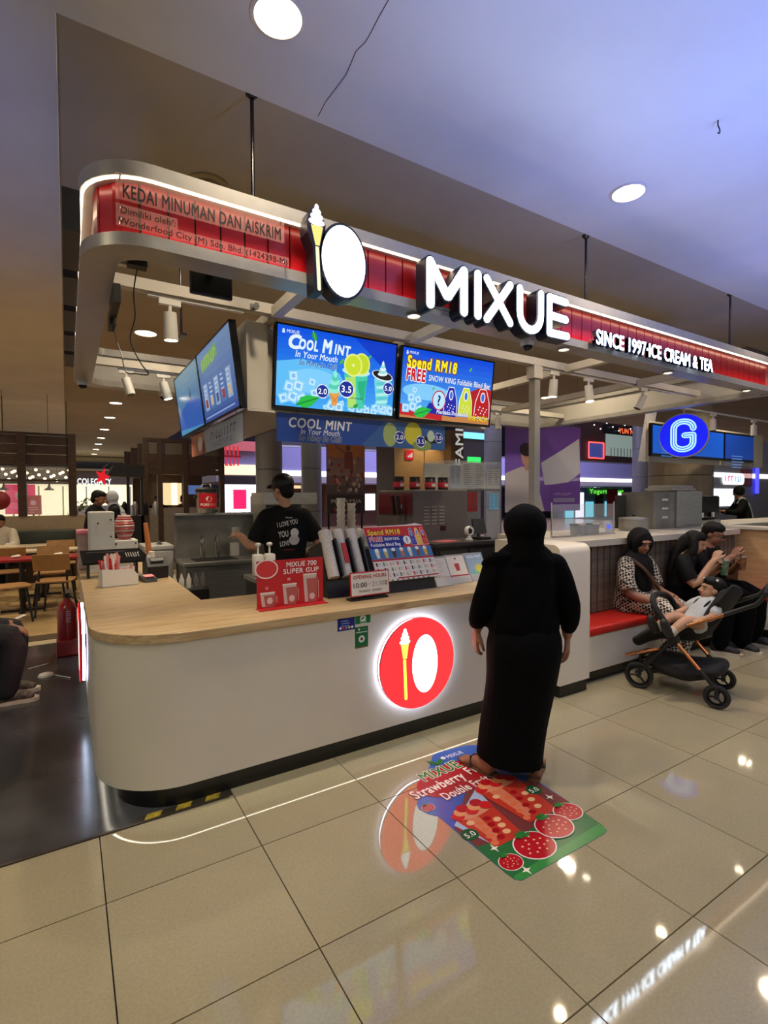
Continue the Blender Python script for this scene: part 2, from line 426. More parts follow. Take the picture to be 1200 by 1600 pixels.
def wood_mat(name, c1, c2, rough=.4, scale=1.):
    m, N, L, b = _new(name); MATS[name] = m
    tc = N.new('ShaderNodeTexCoord'); mp = N.new('ShaderNodeMapping'); mp.inputs['Scale'].default_value = (2.2*scale, 26*scale, 26*scale); L.new(tc.outputs['Object'], mp.inputs[0])
    n = N.new('ShaderNodeTexNoise'); n.inputs['Scale'].default_value = 1.6; n.inputs['Detail'].default_value = 8; n.inputs['Distortion'].default_value = .8; L.new(mp.outputs[0], n.inputs['Vector'])
    r = N.new('ShaderNodeValToRGB'); L.new(n.outputs[0], r.inputs[0]); r.color_ramp.elements[0].position = .32; r.color_ramp.elements[1].position = .68
    r.color_ramp.elements[0].color = (*srgb(c1), 1); r.color_ramp.elements[1].color = (*srgb(c2), 1); L.new(r.outputs[0], b.inputs['Base Color'])
    b.inputs['Roughness'].default_value = rough
    return m
WORKTOP = wood_mat('oak_worktop', (172, 142, 100), (208, 184, 142), .32)
CAFEWOOD = wood_mat('beige_plank_floor', (170, 142, 98), (196, 168, 122), .22, .6)
SLATW = wood_mat('grey_brown_slat', (88, 78, 68), (118, 106, 92), .5)

# ================================================================ floor
TS, TX0, TY0 = .6233, .1003, 1.6055
fl = MB().lo((-14, -9, -.10), (44, 40, -.012)).build('floor', mat('dark_grout', (58, 48, 38), .7), base=None); tag(fl, kind='structure')
tiles = {}
def tile(x0, x1, y0, y1):
    k = (round(x1-x0, 3), round(y1-y0, 3)); g = .0022
    if k not in tiles:
        tiles[k] = MB().box((0, 0, -.006), (k[0]-2*g, k[1]-2*g, .0119)).build('tile', TILE, fl); o = tiles[k]
    else:
        o = tiles[k].copy(); COL.objects.link(o)
    o.location = ((x0+x1)/2, (y0+y1)/2, 0)
for i in range(-4, 17):
    x0, x1 = TX0+i*TS, TX0+(i+1)*TS
    for j in range(-4, 2):
        y0, y1 = TY0+j*TS, TY0+(j+1)*TS
        if j == 1 and x0 < .6:
            tile(x0, x1, y0, 2.70)
        else: tile(x0, x1, y0, y1)
# dark polished floor of the passage beside the counter, with the café planks beyond
DARKF = mat('dark_grey_polished_floor', (66, 68, 72), .2, vary=.25, scale=2.2, bump=.02, bscale=5)
o = MB().lo((-9, 2.705, -.0119), (.705, 6.62, .0)).build('floor_passage', DARKF, base=None); tag(o, kind='structure')
o = MB().lo((.706, 2.853, -.0119), (30, 6.62, -.001)).build('floor_kiosk', mat('kiosk_floor_grey', (104, 98, 90), .4), base=None); tag(o, kind='structure')
o = MB().lo((-9, 6.62, -.0119), (30, 6.80, .004)).build('trim_1', mat('cream_threshold', (196, 182, 150), .3), base=None); tag(o, kind='structure')
o = MB().lo((-9, 6.80, -.0119), (30, 7.05, .012)).build('trim_2', mat('brown_threshold', (86, 70, 54), .4), base=None); tag(o, kind='structure')
cf = MB().lo((-9, 7.05, -.0119), (30, 38, .004)).build('floor_cafe', CAFEWOOD, base=None); tag(cf, kind='structure')
o = MB().lo((-9, 2.69, -.011), (.70, 2.705, .006)).build('trim_3', mat('dark_edge_strip', (52, 40, 30), .5), base=None); tag(o, kind='structure')
# yellow and black warning tape along the edge of the dark floor
t = thing('warning_tape', 'worn yellow and black hazard tape along the dark floor edge at the counter corner', 'tape', (.3, 2.735, 0))
YTAPE = mat('yellow_tape', (196, 170, 44), .5, vary=.25, scale=30, vcol=(120, 104, 40)); BTAPE = mat('black_tape', (40, 34, 28), .5, vary=.2, scale=30)
x = .22; k = 0
while x < .685:
    w_ = min(.072, .70-x)
    MB().prism([(x, 2.712), (x+w_, 2.712), (x+w_+.02, 2.758), (x+.02, 2.758)], (0, 0, .0004), (1, 0, 0), (0, 1, 0), (0, 0, 1), .001).build('stripe', YTAPE if k % 2 else BTAPE, t, world=True)
    x += w_; k += 1

# ================================================================ ceilings
CZ = 3.9
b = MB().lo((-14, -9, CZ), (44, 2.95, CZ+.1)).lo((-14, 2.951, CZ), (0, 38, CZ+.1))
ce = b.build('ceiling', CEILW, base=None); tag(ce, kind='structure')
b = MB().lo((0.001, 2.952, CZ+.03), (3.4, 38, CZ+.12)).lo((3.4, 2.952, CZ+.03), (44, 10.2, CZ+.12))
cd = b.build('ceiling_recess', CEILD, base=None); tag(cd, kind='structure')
# hairline crack and a small hook in the white ceiling
P = [onZ(*p, CZ-.0015) for p in ((607, 0), (590, 30), (580, 50), (571, 66), (556, 80), (548, 100), (540, 118), (522, 142), (508, 160), (497, 182))]
b = MB()
for p, q in zip(P, P[1:]):
    d = (q-p).normalized(); n = Vector((-d.y, d.x, 0))*.0022; b.add([p-n, q-n, q+n, p+n], [(0, 1, 2, 3)])
b.build('crack', mat('crack_dark', (70, 66, 62), .9), ce, base=None)
p = onZ(1122, 188, CZ)
MB().tube(smoothpath([p, p+Vector((0, 0, -.03)), p+Vector((.02, 0, -.045)), p+Vector((.02, 0, -.07)), p+Vector((0, 0, -.075))], 4), .004).build('hook', BLACK, ce, base=None)

# recessed round downlights of the hall: trim ring, glowing lens and the light they give
dl0 = None
def downlight(x, y, z, label, power=0, r=.115, group='round downlights in the mall ceiling', color=(255, 234, 200)):
    global dl0
    if dl0 is None:
        dl0 = thing('downlight', label, 'light', (x, y, z), group=group)
        MB().lathe([(r*.98, -.001), (r*1.12, -.001), (r*1.14, -.008), (r*1.0, -.012), (r*.98, -.010)], n=32, ring=True).build('trim_ring', WHITE, dl0, smooth=True)
        MB().lathe([(r*.97, -.004), (r*.6, -.007), (.005, -.008)], n=32).build('lens', LAMPF, dl0, smooth=True)
        o = dl0
    else:
        o = copy_tree(dl0); o['label'] = label; o['group'] = group
    o.location = (x, y, z); o.scale = (r/.115,)*3
    if power: lamp('downlight_lamp', 'AREA', (x, y, z-.03), (x, y, 0), power, color, .2, spot=2.4)
    return o
downlight(.91, 2.41, CZ, 'big glowing round downlight above the sign panel, near the ceiling crack', 26)
downlight(3.69, 2.38, CZ, 'glowing round downlight in the bluish ceiling above the end of the lit shop-name letters', 26)
for x, n_ in ((6.5, 'right'), (-1.9, 'left')): downlight(x, 2.4, CZ, 'round downlight in the white ceiling out past the kiosk on the '+n_, 16)
ORD = ('first', 'second', 'third', 'fourth', 'fifth', 'sixth', 'seventh', 'eighth', 'ninth', 'tenth')
for i, x in enumerate((1.0, 3.6, 6.22, 8.81, 11.78)): downlight(x, 4.9, CZ+.03, ORD[i]+' downlight of the row in the recessed ceiling over the kiosk, from the left', 26)
q = onZ(853, 621, CZ+.03); downlight(q.x, q.y, CZ+.03, 'downlight in the recessed ceiling seen through the canopy beside the steel post', 8)
FAR = 'line of downlights receding over the café'
for i, y in enumerate((8, 10.6, 14.2, 16.8, 19.8, 22.6, 25.2, 28, 31)):
    downlight(1.0+.012*(y-8), y, CZ+.03, ORD[i]+' downlight of the straight row over the café, counted from the kiosk', 36 if i < 4 else 0, r=.14, group=FAR)
for i, (x, y) in enumerate(((-2.4, 8), (-2.4, 11.5), (-5, 9))): downlight(x, y, CZ, ORD[i]+' downlight in the white ceiling over the café tables', 40, group=FAR)
# round ceiling speaker over the sign
q = onZ(325, 288, CZ+.03)
t = thing('ceiling_speaker', 'round yellowed ceiling speaker grille above the sign panel', 'speaker', q)
YG = mat('yellowed_plastic', (150, 132, 92), .6)
MB().lathe([(.10, -.001), (.15, -.001), (.15, -.012), (.13, -.02), (.10, -.014)], n=28, ring=True).build('rim', YG, t, smooth=True)
MB().lathe([(.10, -.006), (.06, -.012), (.05, -.004), (.03, -.016), (.004, -.018)], n=28).build('grille', mat('dark_yellowed_plastic', (110, 94, 62), .7), t, smooth=True)
# slot vent far right
q = onZ(1185, 553, CZ+.03)
t = thing('ceiling_vent', 'thin dark slot vent in the recessed ceiling above the far end of the sign', 'vent', q)
for k in range(4): MB().box((0, -.09+.06*k, -.006), (1.3, .03, .01)).build('slat', BLACK, t)
MB().box((0, 0, -.003), (1.36, .28, .004)).build('frame', CEILD, t)
# ================================================================ kiosk counter
CX0, CY0, CR = .10, 2.66, .40           # outer corner of the counter and its radius
def cpath(d=0, xr=3.20, yb=6.05):
    """plan line of the counter front, d inwards"""
    return [(xr, CY0+d), (CX0+CR, CY0+d)] + [(CX0+CR-(CR-d)*math.sin(a), CY0+CR-(CR-d)*math.cos(a)) for a in [PI/2*i/14 for i in range(1, 15)]] + [(CX0+d, yb)]
ct = thing('service_counter', 'white kiosk counter with a rounded corner and black kickboard', 'counter', (1.6, 3.0, 0))
MB().wall(list(reversed(cpath())), .04, .145, .872).build('front_panel', PANELW, ct, smooth=.5, world=True)
MB().wall(list(reversed(cpath(.10))), .05, 0, .15).build('kickboard', KICK, ct, smooth=.5, world=True)
MB().wall(list(reversed(cpath(.045))), .012, .150, .158).build('light_strip', LED, ct, world=True)
MB().lo((.78, 3.36, .03), (3.2, 3.40, .87)).lo((.70, 3.36, .03), (.74, 6.05, .87)).build('inner_panel', BOARDW, ct, world=True)
# worktop: one continuous oak slab
top = list(reversed(cpath(-.018, 3.22, 6.07)))
inner = [(3.22, 3.43), (.73, 3.43), (.73, 6.07)]
poly = top + inner
o = MB().prism(poly, (0, 0, .873), (1, 0, 0), (0, 1, 0), (0, 0, 1), .047).build('worktop', WORKTOP, bevel=.004)
tag(o, 'continuous L-shaped oak worktop on the white kiosk counter', 'worktop')

def blank_emblem(P, cx, cy_, s, red, white, cone, line):
    """torch-shaped cone beside a plain white pebble, the mascot left out"""
    P.oval(cx+.085*s, cy_-.02*s, .185*s, .335*s, line, 40); P.oval(cx+.085*s, cy_-.02*s, .175*s, .325*s, white, 40)
    x = cx-.185*s
    P.line((x-.005*s, cy_+.06*s), (x+.012*s, cy_-.36*s), .052*s, line); P.line((x-.005*s, cy_+.06*s), (x+.012*s, cy_-.36*s), .038*s, cone)
    P.poly([(x-.062*s, cy_+.24*s), (x+.058*s, cy_+.24*s), (x+.03*s, cy_+.07*s), (x-.03*s, cy_+.07*s)], line)
    P.poly([(x-.053*s, cy_+.235*s), (x+.049*s, cy_+.235*s), (x+.024*s, cy_+.078*s), (x-.024*s, cy_+.078*s)], cone)
    for k, (r, h) in enumerate(((.07, .262), (.056, .305), (.04, .345), (.022, .38))): P.oval(x-.002*s, cy_+h*s, (r+.007)*s, .036*s, line); 
    for k, (r, h) in enumerate(((.07, .262), (.056, .305), (.04, .345), (.022, .38))): P.oval(x-.002*s, cy_+h*s, r*s, .03*s, white)

def round_sign(name, label, c, ex, en, D=.575):
    """red disc standing off the panel with a cold light ring behind it"""
    c, ex, en = Vector(c), Vector(ex), Vector(en); ez = Vector((0, 0, 1))
    t = thing(name, label, 'sign', c)
    MB().prism(circ(D/2, 56), c+en*.028, ex, ez, en, .014).build('disc', mat('sign_red_rim', (170, 20, 26), .3), t, world=True); MB().prism(circ(D/2-.002, 56), c+en*.0421, ex, ez, en, .002).build('lit_face', mat('sign_red_acrylic', (226, 30, 34), .3, emit=2.6, ecol=(236, 34, 38), vary=0), t, world=True)
    ring = circ(D/2-.006, 56); 
    b = MB(); n = 56
    A = [c+en*.012+ex*p[0]+ez*p[1] for p in ring]; B = [p+en*.014 for p in A]
    b.add(A+B, [(i, (i+1) % n, n+(i+1) % n, n+i) for i in range(n)]); b.build('halo_ring', mat('sign_halo_led', (240, 246, 255), .5, emit=16, ecol=(205, 224, 255), vary=0), t, world=True)
    MB().prism(circ(.05, 16), c, ex, ez, en, .028).build('mount', BLACK, t, world=True)
    P = Print(1, 1, emit=2.6); blank_emblem(P, 0, 0, D, (236, 34, 38), (250, 250, 246), (250, 214, 70), (120, 24, 30))
    P.build('emblem', t, c+en*.0445, ex, ez)
    return t
round_sign('lit_round_sign', 'round red backlit sign with an ice-cream torch on the white counter front', (1.88, CY0, .527), (1, 0, 0), (0, -1, 0))
round_sign('lit_round_sign', 'backlit round sign on the passage side of the counter, seen edge-on', (CX0, 4.35, .53), (0, -1, 0), (-1, 0, 0))

# stickers under the worktop edge
def sticker(label, p, w, h, col, paint):
    o = Vector(p); t = thing('sticker', label, 'sticker', o, group='payment stickers on the counter front')
    MB().lo((o.x-w/2, o.y-.0012, o.z), (o.x+w/2, o.y-.0002, o.z+h)).build('backing', flat(col), t, world=True)
    P = Print(w, h); paint(P, w, h); P.build('printing', t, (o.x-w/2, o.y-.0014, o.z), (1, 0, 0), (0, 0, 1))
def s_blue(P, w, h):
    P.scrawl(w*.1, h*.83, w*.8, .010, (230, 236, 250), 1, 10); P.scrawl(w*.3, h*.68, w*.4, .006, (150, 165, 220), 2, 7); P.lines(w*.2, h*.52, w*.6, 3, .014, .004, (170, 185, 235), 3)
    for k in range(5): P.oval(w*(.16+.17*k), h*.16, w*.07, w*.07, ((240, 240, 240), (220, 60, 60), (90, 160, 230), (240, 190, 60), (240, 240, 240))[k])
def s_green(P, w, h):
    P.scrawl(w*.25, h*.82, w*.5, .008, (120, 190, 136), 3, 8); P.oval(w/2, h*.46, w*.2, w*.2, (232, 240, 232)); P.line((w*.4, h*.42), (w*.56, h*.54), .008, (20, 120, 56)); P.lines(w*.3, h*.16, w*.5, 2, .012, .005, (190, 226, 198), 5)
def s_green2(P, w, h):
    P.oval(w*.3, h*.88, .007, .007, (230, 240, 230)); P.scrawl(w*.42, h*.86, w*.4, .007, (150, 190, 140), 4, 6); P.rect(w*.08, h*.72, w*.84, .006, (200, 230, 206)); P.oval(w/2, h*.42, w*.24, w*.24, (222, 232, 222)); P.oval(w/2, h*.42, w*.1, w*.1, (90, 60, 50)); P.rect(0, 0, w, h*.06, (120, 90, 40))
q = onY(541, 985, CY0); sticker('dark blue payment sticker under the worktop, left of the green ones', q, .115, .105, (24, 42, 130), s_blue)
q = onY(567, 974, CY0); sticker('upper green sticker with a white tick on the counter front', q, .105, .066, (20, 122, 54), s_green)
q = onY(565, 1012, CY0); sticker('lower green sticker with a white roundel on the counter front', q, .09, .128, (26, 104, 52), s_green2)

# ================================================================ canopy: a rounded ring of red boards between two silver rails
RX0, RX1, RY0, RY1, RW = .08, 7.12, 2.66, 6.30, .16
ZL0, ZL1, ZU0, ZU1 = 2.765, 2.825, 3.085, 3.155
def rpath(d=0, R=.30):
    r = R-d; out = []
    for cx_, cy_, a0 in ((RX0+R, RY0+R, PI), (RX1-R*.3, RY0+R*.3, 1.5*PI), (RX1-R, RY1-R, 0), (RX0+R, RY1-R, .5*PI)):
        rr = r if cy_ != RY0+R*.3 else R*.3-d
        out += [(cx_+rr*math.cos(a0+PI/2*i/8), cy_+rr*math.sin(a0+PI/2*i/8)) for i in range(9)]
    return out
cn = thing('kiosk_canopy', 'hanging ring canopy of red boards between silver rails over the kiosk', 'canopy', (3.6, 4.4, 2.765))
MB().wall(rpath(), RW, ZL0, ZL1, True).build('lower_rail', SILVER, cn, smooth=.5, world=True)
MB().wall(rpath(), RW, ZU0, ZU1, True).build('upper_rail', SILVER, cn, smooth=.5, world=True)
MB().wall(rpath(.12), .02, ZL1, ZU0, True).build('inner_board', BOARDW, cn, smooth=.5, world=True)
MB().wall(rpath(.006), .012, ZU0-.009, ZU0, True).build('upper_light_strip', LEDW, cn, world=True)
MB().wall(rpath(.045), .012, ZL1, ZL1+.008, True).build('lower_light_strip', LEDW, cn, world=True)
# red boards walked along the ring
path = rpath(.07); path = path[4:]+path[:5]
seg = [(Vector(a), Vector(b_)) for a, b_ in zip(path, path[1:])]; tot = sum((b_-a).length for a, b_ in seg)
def along(s):
    for a, b_ in seg:
        l = (b_-a).length
        if s <= l: return a+(b_-a)*(s/l), math.atan2(b_.y-a.y, b_.x-a.x)
        s -= l
    return seg[-1][1], 0
BWID = .126; s_ = 0; bd = None
while s_ < tot-.05:
    p, a = along(s_+BWID/2)
    if bd is None: bd = MB().box((0, 0, 0), (BWID-.009, .016, ZU0-ZL1-.004)).build('red_board', RED, cn); o = bd
    else: o = bd.copy(); COL.objects.link(o)
    o.location = Vector((p.x, p.y, (ZU0+ZL1)/2))-cn.location; o.rotation_euler = (0, 0, a); s_ += BWID
# hanging rods
RODM = mat('dark_steel_rod', (70, 70, 72), .25, metal=1, vary=.1)
for x, y, lab in ((.96, 2.98, 'steel rod holding the canopy from the ceiling left of the ice-cream emblem'), (4.02, 3.0, 'steel rod holding the canopy above the end of the lit shop name'), (6.62, 2.98, 'steel rod holding the canopy at its far right end'), (.98, 5.3, 'dark rod from the ceiling to the back of the canopy behind the spot lamp')):
    t = thing('hanging_rod', lab, 'rod', (x, y, ZU1))
    MB().cyl((0, 0, -.02), (0, 0, CZ+.03-ZU1), .011).build('rod', RODM, t, smooth=True); MB().lathe([(.035, CZ+.03-ZU1), (.035, CZ+.02-ZU1), (.014, CZ-ZU1)]).build('ceiling_cap', RODM, t, smooth=True)
    MB().box((0, -.05, -.012), (.05, .16, .02)).build('foot', RODM, t)
# lamps set in the underside of the canopy
for x, lab in ((1.94, 'left of the lit shop name'), (3.41, 'below the end of the lit shop name'), (4.91, 'below the small lit lettering'), (6.5, 'at its far right corner')):
    t = thing('canopy_lamp', 'small round lamp in the canopy underside '+lab, 'light', (x, 2.745, ZL0), group='lamps under the canopy rail')
    MB().lathe([(.045, .0), (.052, -.002), (.052, -.012), (.042, -.014), (.04, -.004)], n=20, ring=True).build('rim', SILVER, t, smooth=True)
    MB().lathe([(.042, -.004), (.004, -.02)], n=20).build('lens', mat('canopy_lens', (255, 255, 250), .4, emit=4, ecol=(255, 238, 208), vary=0), t, smooth=True)
    lamp('canopy_lamp_light', 'SPOT', (x, 2.745, ZL0-.03), (x, 2.745, 0), 8, (255, 232, 198), .04, spot=2.2)

# ---- lit shop-name letters
LY = 2.56
LFACE = mat('letter_face_lit', (250, 252, 255), .4, emit=4.5, ecol=(226, 242, 255), vary=0)
LCASE = mat('letter_case_navy', (14, 20, 38), .4, vary=.1)
sg = thing('shop_name_sign', 'big white lit capital letters standing proud of the red canopy', 'sign', (2.58, 2.62, 2.75))
def stroke_letter(strokes, r):
    fcb, csb = MB(), MB()
    for k, (a, b_) in enumerate(strokes):
        csb.prism(capsule(a, b_, r+.010), (0, LY+.0003*k, 0), (1, 0, 0), (0, 0, 1), (0, 1, 0), .097)
        fcb.prism(capsule(a, b_, r), (0, LY-.004-.0004*k, 0), (1, 0, 0), (0, 0, 1), (0, 1, 0), .004)
    c = csb.build('letter', LCASE, sg, world=True); f = fcb.build('letter_face', LFACE, c, base=None)
    f.data.transform(Matrix.Translation(-sg.location)); 
zt, zb, r = 3.033, 2.777, .027
stroke_letter([((1.935, zt), (1.935, zb)), ((1.935, zt), (2.063, zb+.075)), ((2.205, zt), (2.077, zb+.075)), ((2.205, zt), (2.205, zb))], .030)
stroke_letter([((2.325, zt+.008), (2.325, zb))], .029)
stroke_letter([((2.405, zt), (2.62, zb)), ((2.62, zt), (2.405, zb-.01))], r)
ua = [(2.82+.105*math.cos(PI+PI*i/10), zb+.105+.115*math.sin(PI+PI*i/10)-.005) for i in range(11)]
up = [(2.715, zt)]+ua+[(2.925, zt)]
stroke_letter(list(zip(up, up[1:])), r)
stroke_letter([((3.02, zt), (3.02, zb)), ((3.02, zt), (3.20, zt-.005)), ((3.02, (zt+zb)/2), (3.20, (zt+zb)/2-.005)), ((3.02, zb), (3.215, zb+.003))], r)
MB().lo((1.9, 2.648, 2.80), (3.25, 2.6585, 2.81)).build('mounting_rail', SILVER, sg, world=True)
lamp('shop_name_glow', 'AREA', (2.58, 2.50, 2.9), (2.58, 1.5, 2.75), 9, (214, 232, 255), 1.3, .3, shape='RECTANGLE')

# ---- emblem left of the letters: torch-shaped cone and a plain white pebble, the mascot left out
em = thing('lit_emblem_sign', 'lit cut-out emblem with an ice-cream torch and a plain white oval on the red canopy', 'sign', (1.31, 2.62, 2.70))
EFACE = mat('emblem_face_lit', (252, 252, 255), .4, emit=3, ecol=(238, 244, 255), vary=0)
def egg(cx_, cz, rx, rz, n=36): return [(cx_+rx*math.cos(2*PI*i/n), cz+rz*math.sin(2*PI*i/n)) for i in range(n)]
E1 = egg(1.335, 2.89, .135, .195)
MB().prism(egg(1.335, 2.89, .15, .21), (0, LY, 0), (1, 0, 0), (0, 0, 1), (0, 1, 0), .099).build('oval_case', LCASE, em, world=True)
MB().prism(E1, (0, LY-.005, 0), (1, 0, 0), (0, 0, 1), (0, 1, 0), .004).build('oval_face', EFACE, em, world=True)
TC = [(1.155, 2.69), (1.205, 2.69), (1.198, 2.93), (1.222, 3.0), (1.225, 3.06), (1.19, 3.13), (1.165, 3.15), (1.135, 3.12), (1.115, 3.06), (1.118, 3.0), (1.15, 2.93)]
MB().prism(TC, (0, LY, 0), (1, 0, 0), (0, 0, 1), (0, 1, 0), .099).build('torch_case', LCASE, em, world=True)
P = Print(1, 1, emit=1.3); ln = (60, 60, 70)
P.line((1.172, 2.93), (1.182, 2.708), .028, ln); P.line((1.172, 2.93), (1.182, 2.708), .02, (244, 236, 190))
P.poly([(1.13, 3.045), (1.212, 3.045), (1.188, 2.93), (1.158, 2.93)], ln); P.poly([(1.136, 3.04), (1.206, 3.04), (1.185, 2.937), (1.162, 2.937)], (246, 218, 120))
for rr, hh in ((.048, 3.06), (.038, 3.088), (.026, 3.113), (.013, 3.135)): P.oval(1.17, hh, rr, .02, (250, 250, 255))
P.build('torch_face', em, (0, LY-.004, 0), (1, 0, 0), (0, 0, 1))

# ---- small lit lettering to the right
sl = thing('lit_lettering', 'smaller white lit lettering on the red canopy past the shop name', 'sign', (4.5, 2.62, 2.78))
letters3d('letter_face', 'SINCE 1997·ICE CREAM & TEA', (3.62, 2.599, 2.80), (1, 0, 0), (0, 0, 1), 1.82, .12, .003, LFACE, sl, bold=.022)
letters3d('letter_case', 'SINCE 1997·ICE CREAM & TEA', (3.615, 2.634, 2.797), (1, 0, 0), (0, 0, 1), 1.83, .127, .034, mat('letter_back_navy', (22, 26, 70), .4), sl, bold=.035)
MB().lo((3.6, 2.635, 2.83), (5.46, 2.6585, 2.84)).build('mounting_rail', SILVER, sl, world=True)

# ---- clear plates with black company lettering
PLATE = mat('clear_sign_plate', (236, 190, 178), .15, alpha=.14, vary=0)
def plate(label, x0, x1, z0, z1, rows):
    t = thing('sign_plate', label, 'sign', ((x0+x1)/2, 2.645, z0), group='clear lettered plates on the red boards')
    MB().lo((x0, 2.643, z0), (x1, 2.647, z1)).build('plate', PLATE, t, world=True)
    P = Print(1, 1); [P.text(*a[:4], (22, 18, 18), a[4], w=a[5]) for a in rows]
    P.build('lettering', t, (0, 2.6425, 0), (1, 0, 0), (0, 0, 1))
    for x in (x0+.02, x1-.02): MB().cyl((x, 2.64, z1-.012), (x, 2.70, z1-.012), .004, n=8).build('standoff', CHROME, t, world=True)
plate('clear plate with bold black capitals along the top of the red boards', .215, 1.02, 2.945, 3.065, [('KEDAI MINUMAN DAN AISKRIM', .245, 2.958, .062, .04, .755)])
plate('small clear plate with two black words, above the long company plate', .215, .48, 2.873, 2.925, [('Dimiliki oleh :', .235, 2.884, .032, .015, .235)])
plate('long clear plate with the black company line along the lower red boards', .215, 1.045, 2.826, 2.874, [('Wonderfood City (M) Sdn. Bhd. (1424398-M)', .225, 2.835, .031, .015, .81)])
# ================================================================ header box with the menu screens
EX, EZ = Vector((1, 0, 0)), Vector((0, 0, 1))
hb = thing('screen_header', 'cream L-shaped header box carrying the four menu screens', 'header box', (1.9, 4.4, 2.2))
MB().lo((1.11, 3.62, 2.22), (1.24, 3.66, 2.84)).build('corner_board', BEAMW, hb, world=True)
MB().lo((1.10, 3.60, 2.215), (1.122, 5.60, 2.84)).build('side_board', BEAMW, hb, world=True)
MB().lo((1.20, 3.70, 2.235), (3.46, 3.74, 2.84)).build('front_board', BEAMW, hb, world=True)
MB().lo((1.24, 3.625, 2.215), (1.262, 3.70, 2.84)).build('corner_post', BEAMW, hb, world=True)
MB().prism([(1.10, 3.60), (1.30, 3.60), (1.62, 4.05), (1.62, 5.6), (1.10, 5.6)], (0, 0, 2.20), (1, 0, 0), (0, 1, 0), (0, 0, 1), .015).build('underside', BEAMW, hb, world=True)
MB().lo((1.605, 4.05, 2.2), (1.62, 5.6, 2.84)).build('back_board', BEAMW, hb, world=True)

SCRB = mat('screen_bezel_black', (10, 10, 12), .25, vary=0)
def tv(name, label, c, ex, en, paint, wd=1.05, ht=.605, tilt=.12, emit=1.0):
    c, ex, en = Vector(c), Vector(ex), Vector(en); up = EZ*math.cos(tilt)+en*math.sin(tilt); n = ex.cross(up)
    t = thing(name, label, 'television', c, group='menu screens under the canopy')
    MB().prism(rrect(wd, ht, .006), c-n*.045, ex, up, n, .040).build('casing', SCRB, t, world=True)
    fr = MB(); bz = .013
    for x0, x1, y0, y1 in ((-wd/2, wd/2, ht/2-bz, ht/2), (-wd/2, wd/2, -ht/2, -ht/2+bz*1.6), (-wd/2, -wd/2+bz, -ht/2, ht/2), (wd/2-bz, wd/2, -ht/2, ht/2)):
        fr.prism([(x0, y0), (x1, y0), (x1, y1), (x0, y1)], c-n*.005, ex, up, n, .009)
    fr.build('bezel', SCRB, t, world=True)
    W, Hh = wd-2*bz, ht-2.6*bz
    P = Print(W, Hh, emit=emit, rough=.2); paint(P, W, Hh)
    P.build('screen', t, c-ex*(W/2)+up*(-ht/2+bz*1.6)-n*.0045, ex, up)
    MB().prism(rrect(.5, .3, .01), c-n*.085, ex, up, n, .04).build('wall_bracket', BLACK, t, world=True)
    return t

def bands(P, W, Hh, cols):
    n = len(cols)
    for i, c in enumerate(cols): P.rect(0, Hh*i/n, W, Hh/n+1e-5, c)
def mix(a, b_, t): return tuple(int(x+(y-x)*t) for x, y in zip(a, b_))
def grad(a, b_, n=9): return [mix(a, b_, i/(n-1)) for i in range(n)]
def price(P, x, y, r, s):
    P.poly([(x+r*(1.12 if i % 3 == 0 else .98)*math.cos(i*PI/9), y+r*(1.05 if i % 4 else .93)*math.sin(i*PI/9)) for i in range(18)], (240, 246, 255)); P.oval(x, y, r*.93, r*.9, (20, 44, 150)); P.text(s, x, y-r*.38, r*.8, (250, 252, 255), .04, align='c')
def swirl(P, x, y, w, h, c1, c2):
    for k in range(5):
        t = k/5; P.oval(x, y+h*t, w*(1-t)*.5+w*.04, h*.17, c2 if k % 2 else c1, 20, .12)
    P.poly([(x-w*.1, y+h*.82), (x+w*.1, y+h*.82), (x+w*.03, y+h*1.08)], c1)
def leaf(P, x, y, L, a, col, col2):
    c, s = math.cos(a), math.sin(a)
    pts = [(0, 0), (.25, .2), (.55, .22), (1, 0), (.55, -.22), (.25, -.2)]
    P.poly([(x+L*(u*c-v*s), y+L*(u*s+v*c)) for u, v in pts], col); P.line((x, y), (x+L*.9*c, y+L*.9*s), L*.05, col2)
def ice(P, x, y, s, seed):
    r = random.Random(seed); a = r.uniform(-.5, .5)
    for k, c in ((1, (150, 214, 250)), (.72, (206, 238, 255)), (.4, (120, 190, 245))):
        P.poly([(x+s*k*math.cos(a+PI/4+i*PI/2), y+s*k*math.sin(a+PI/4+i*PI/2)) for i in range(4)], c)

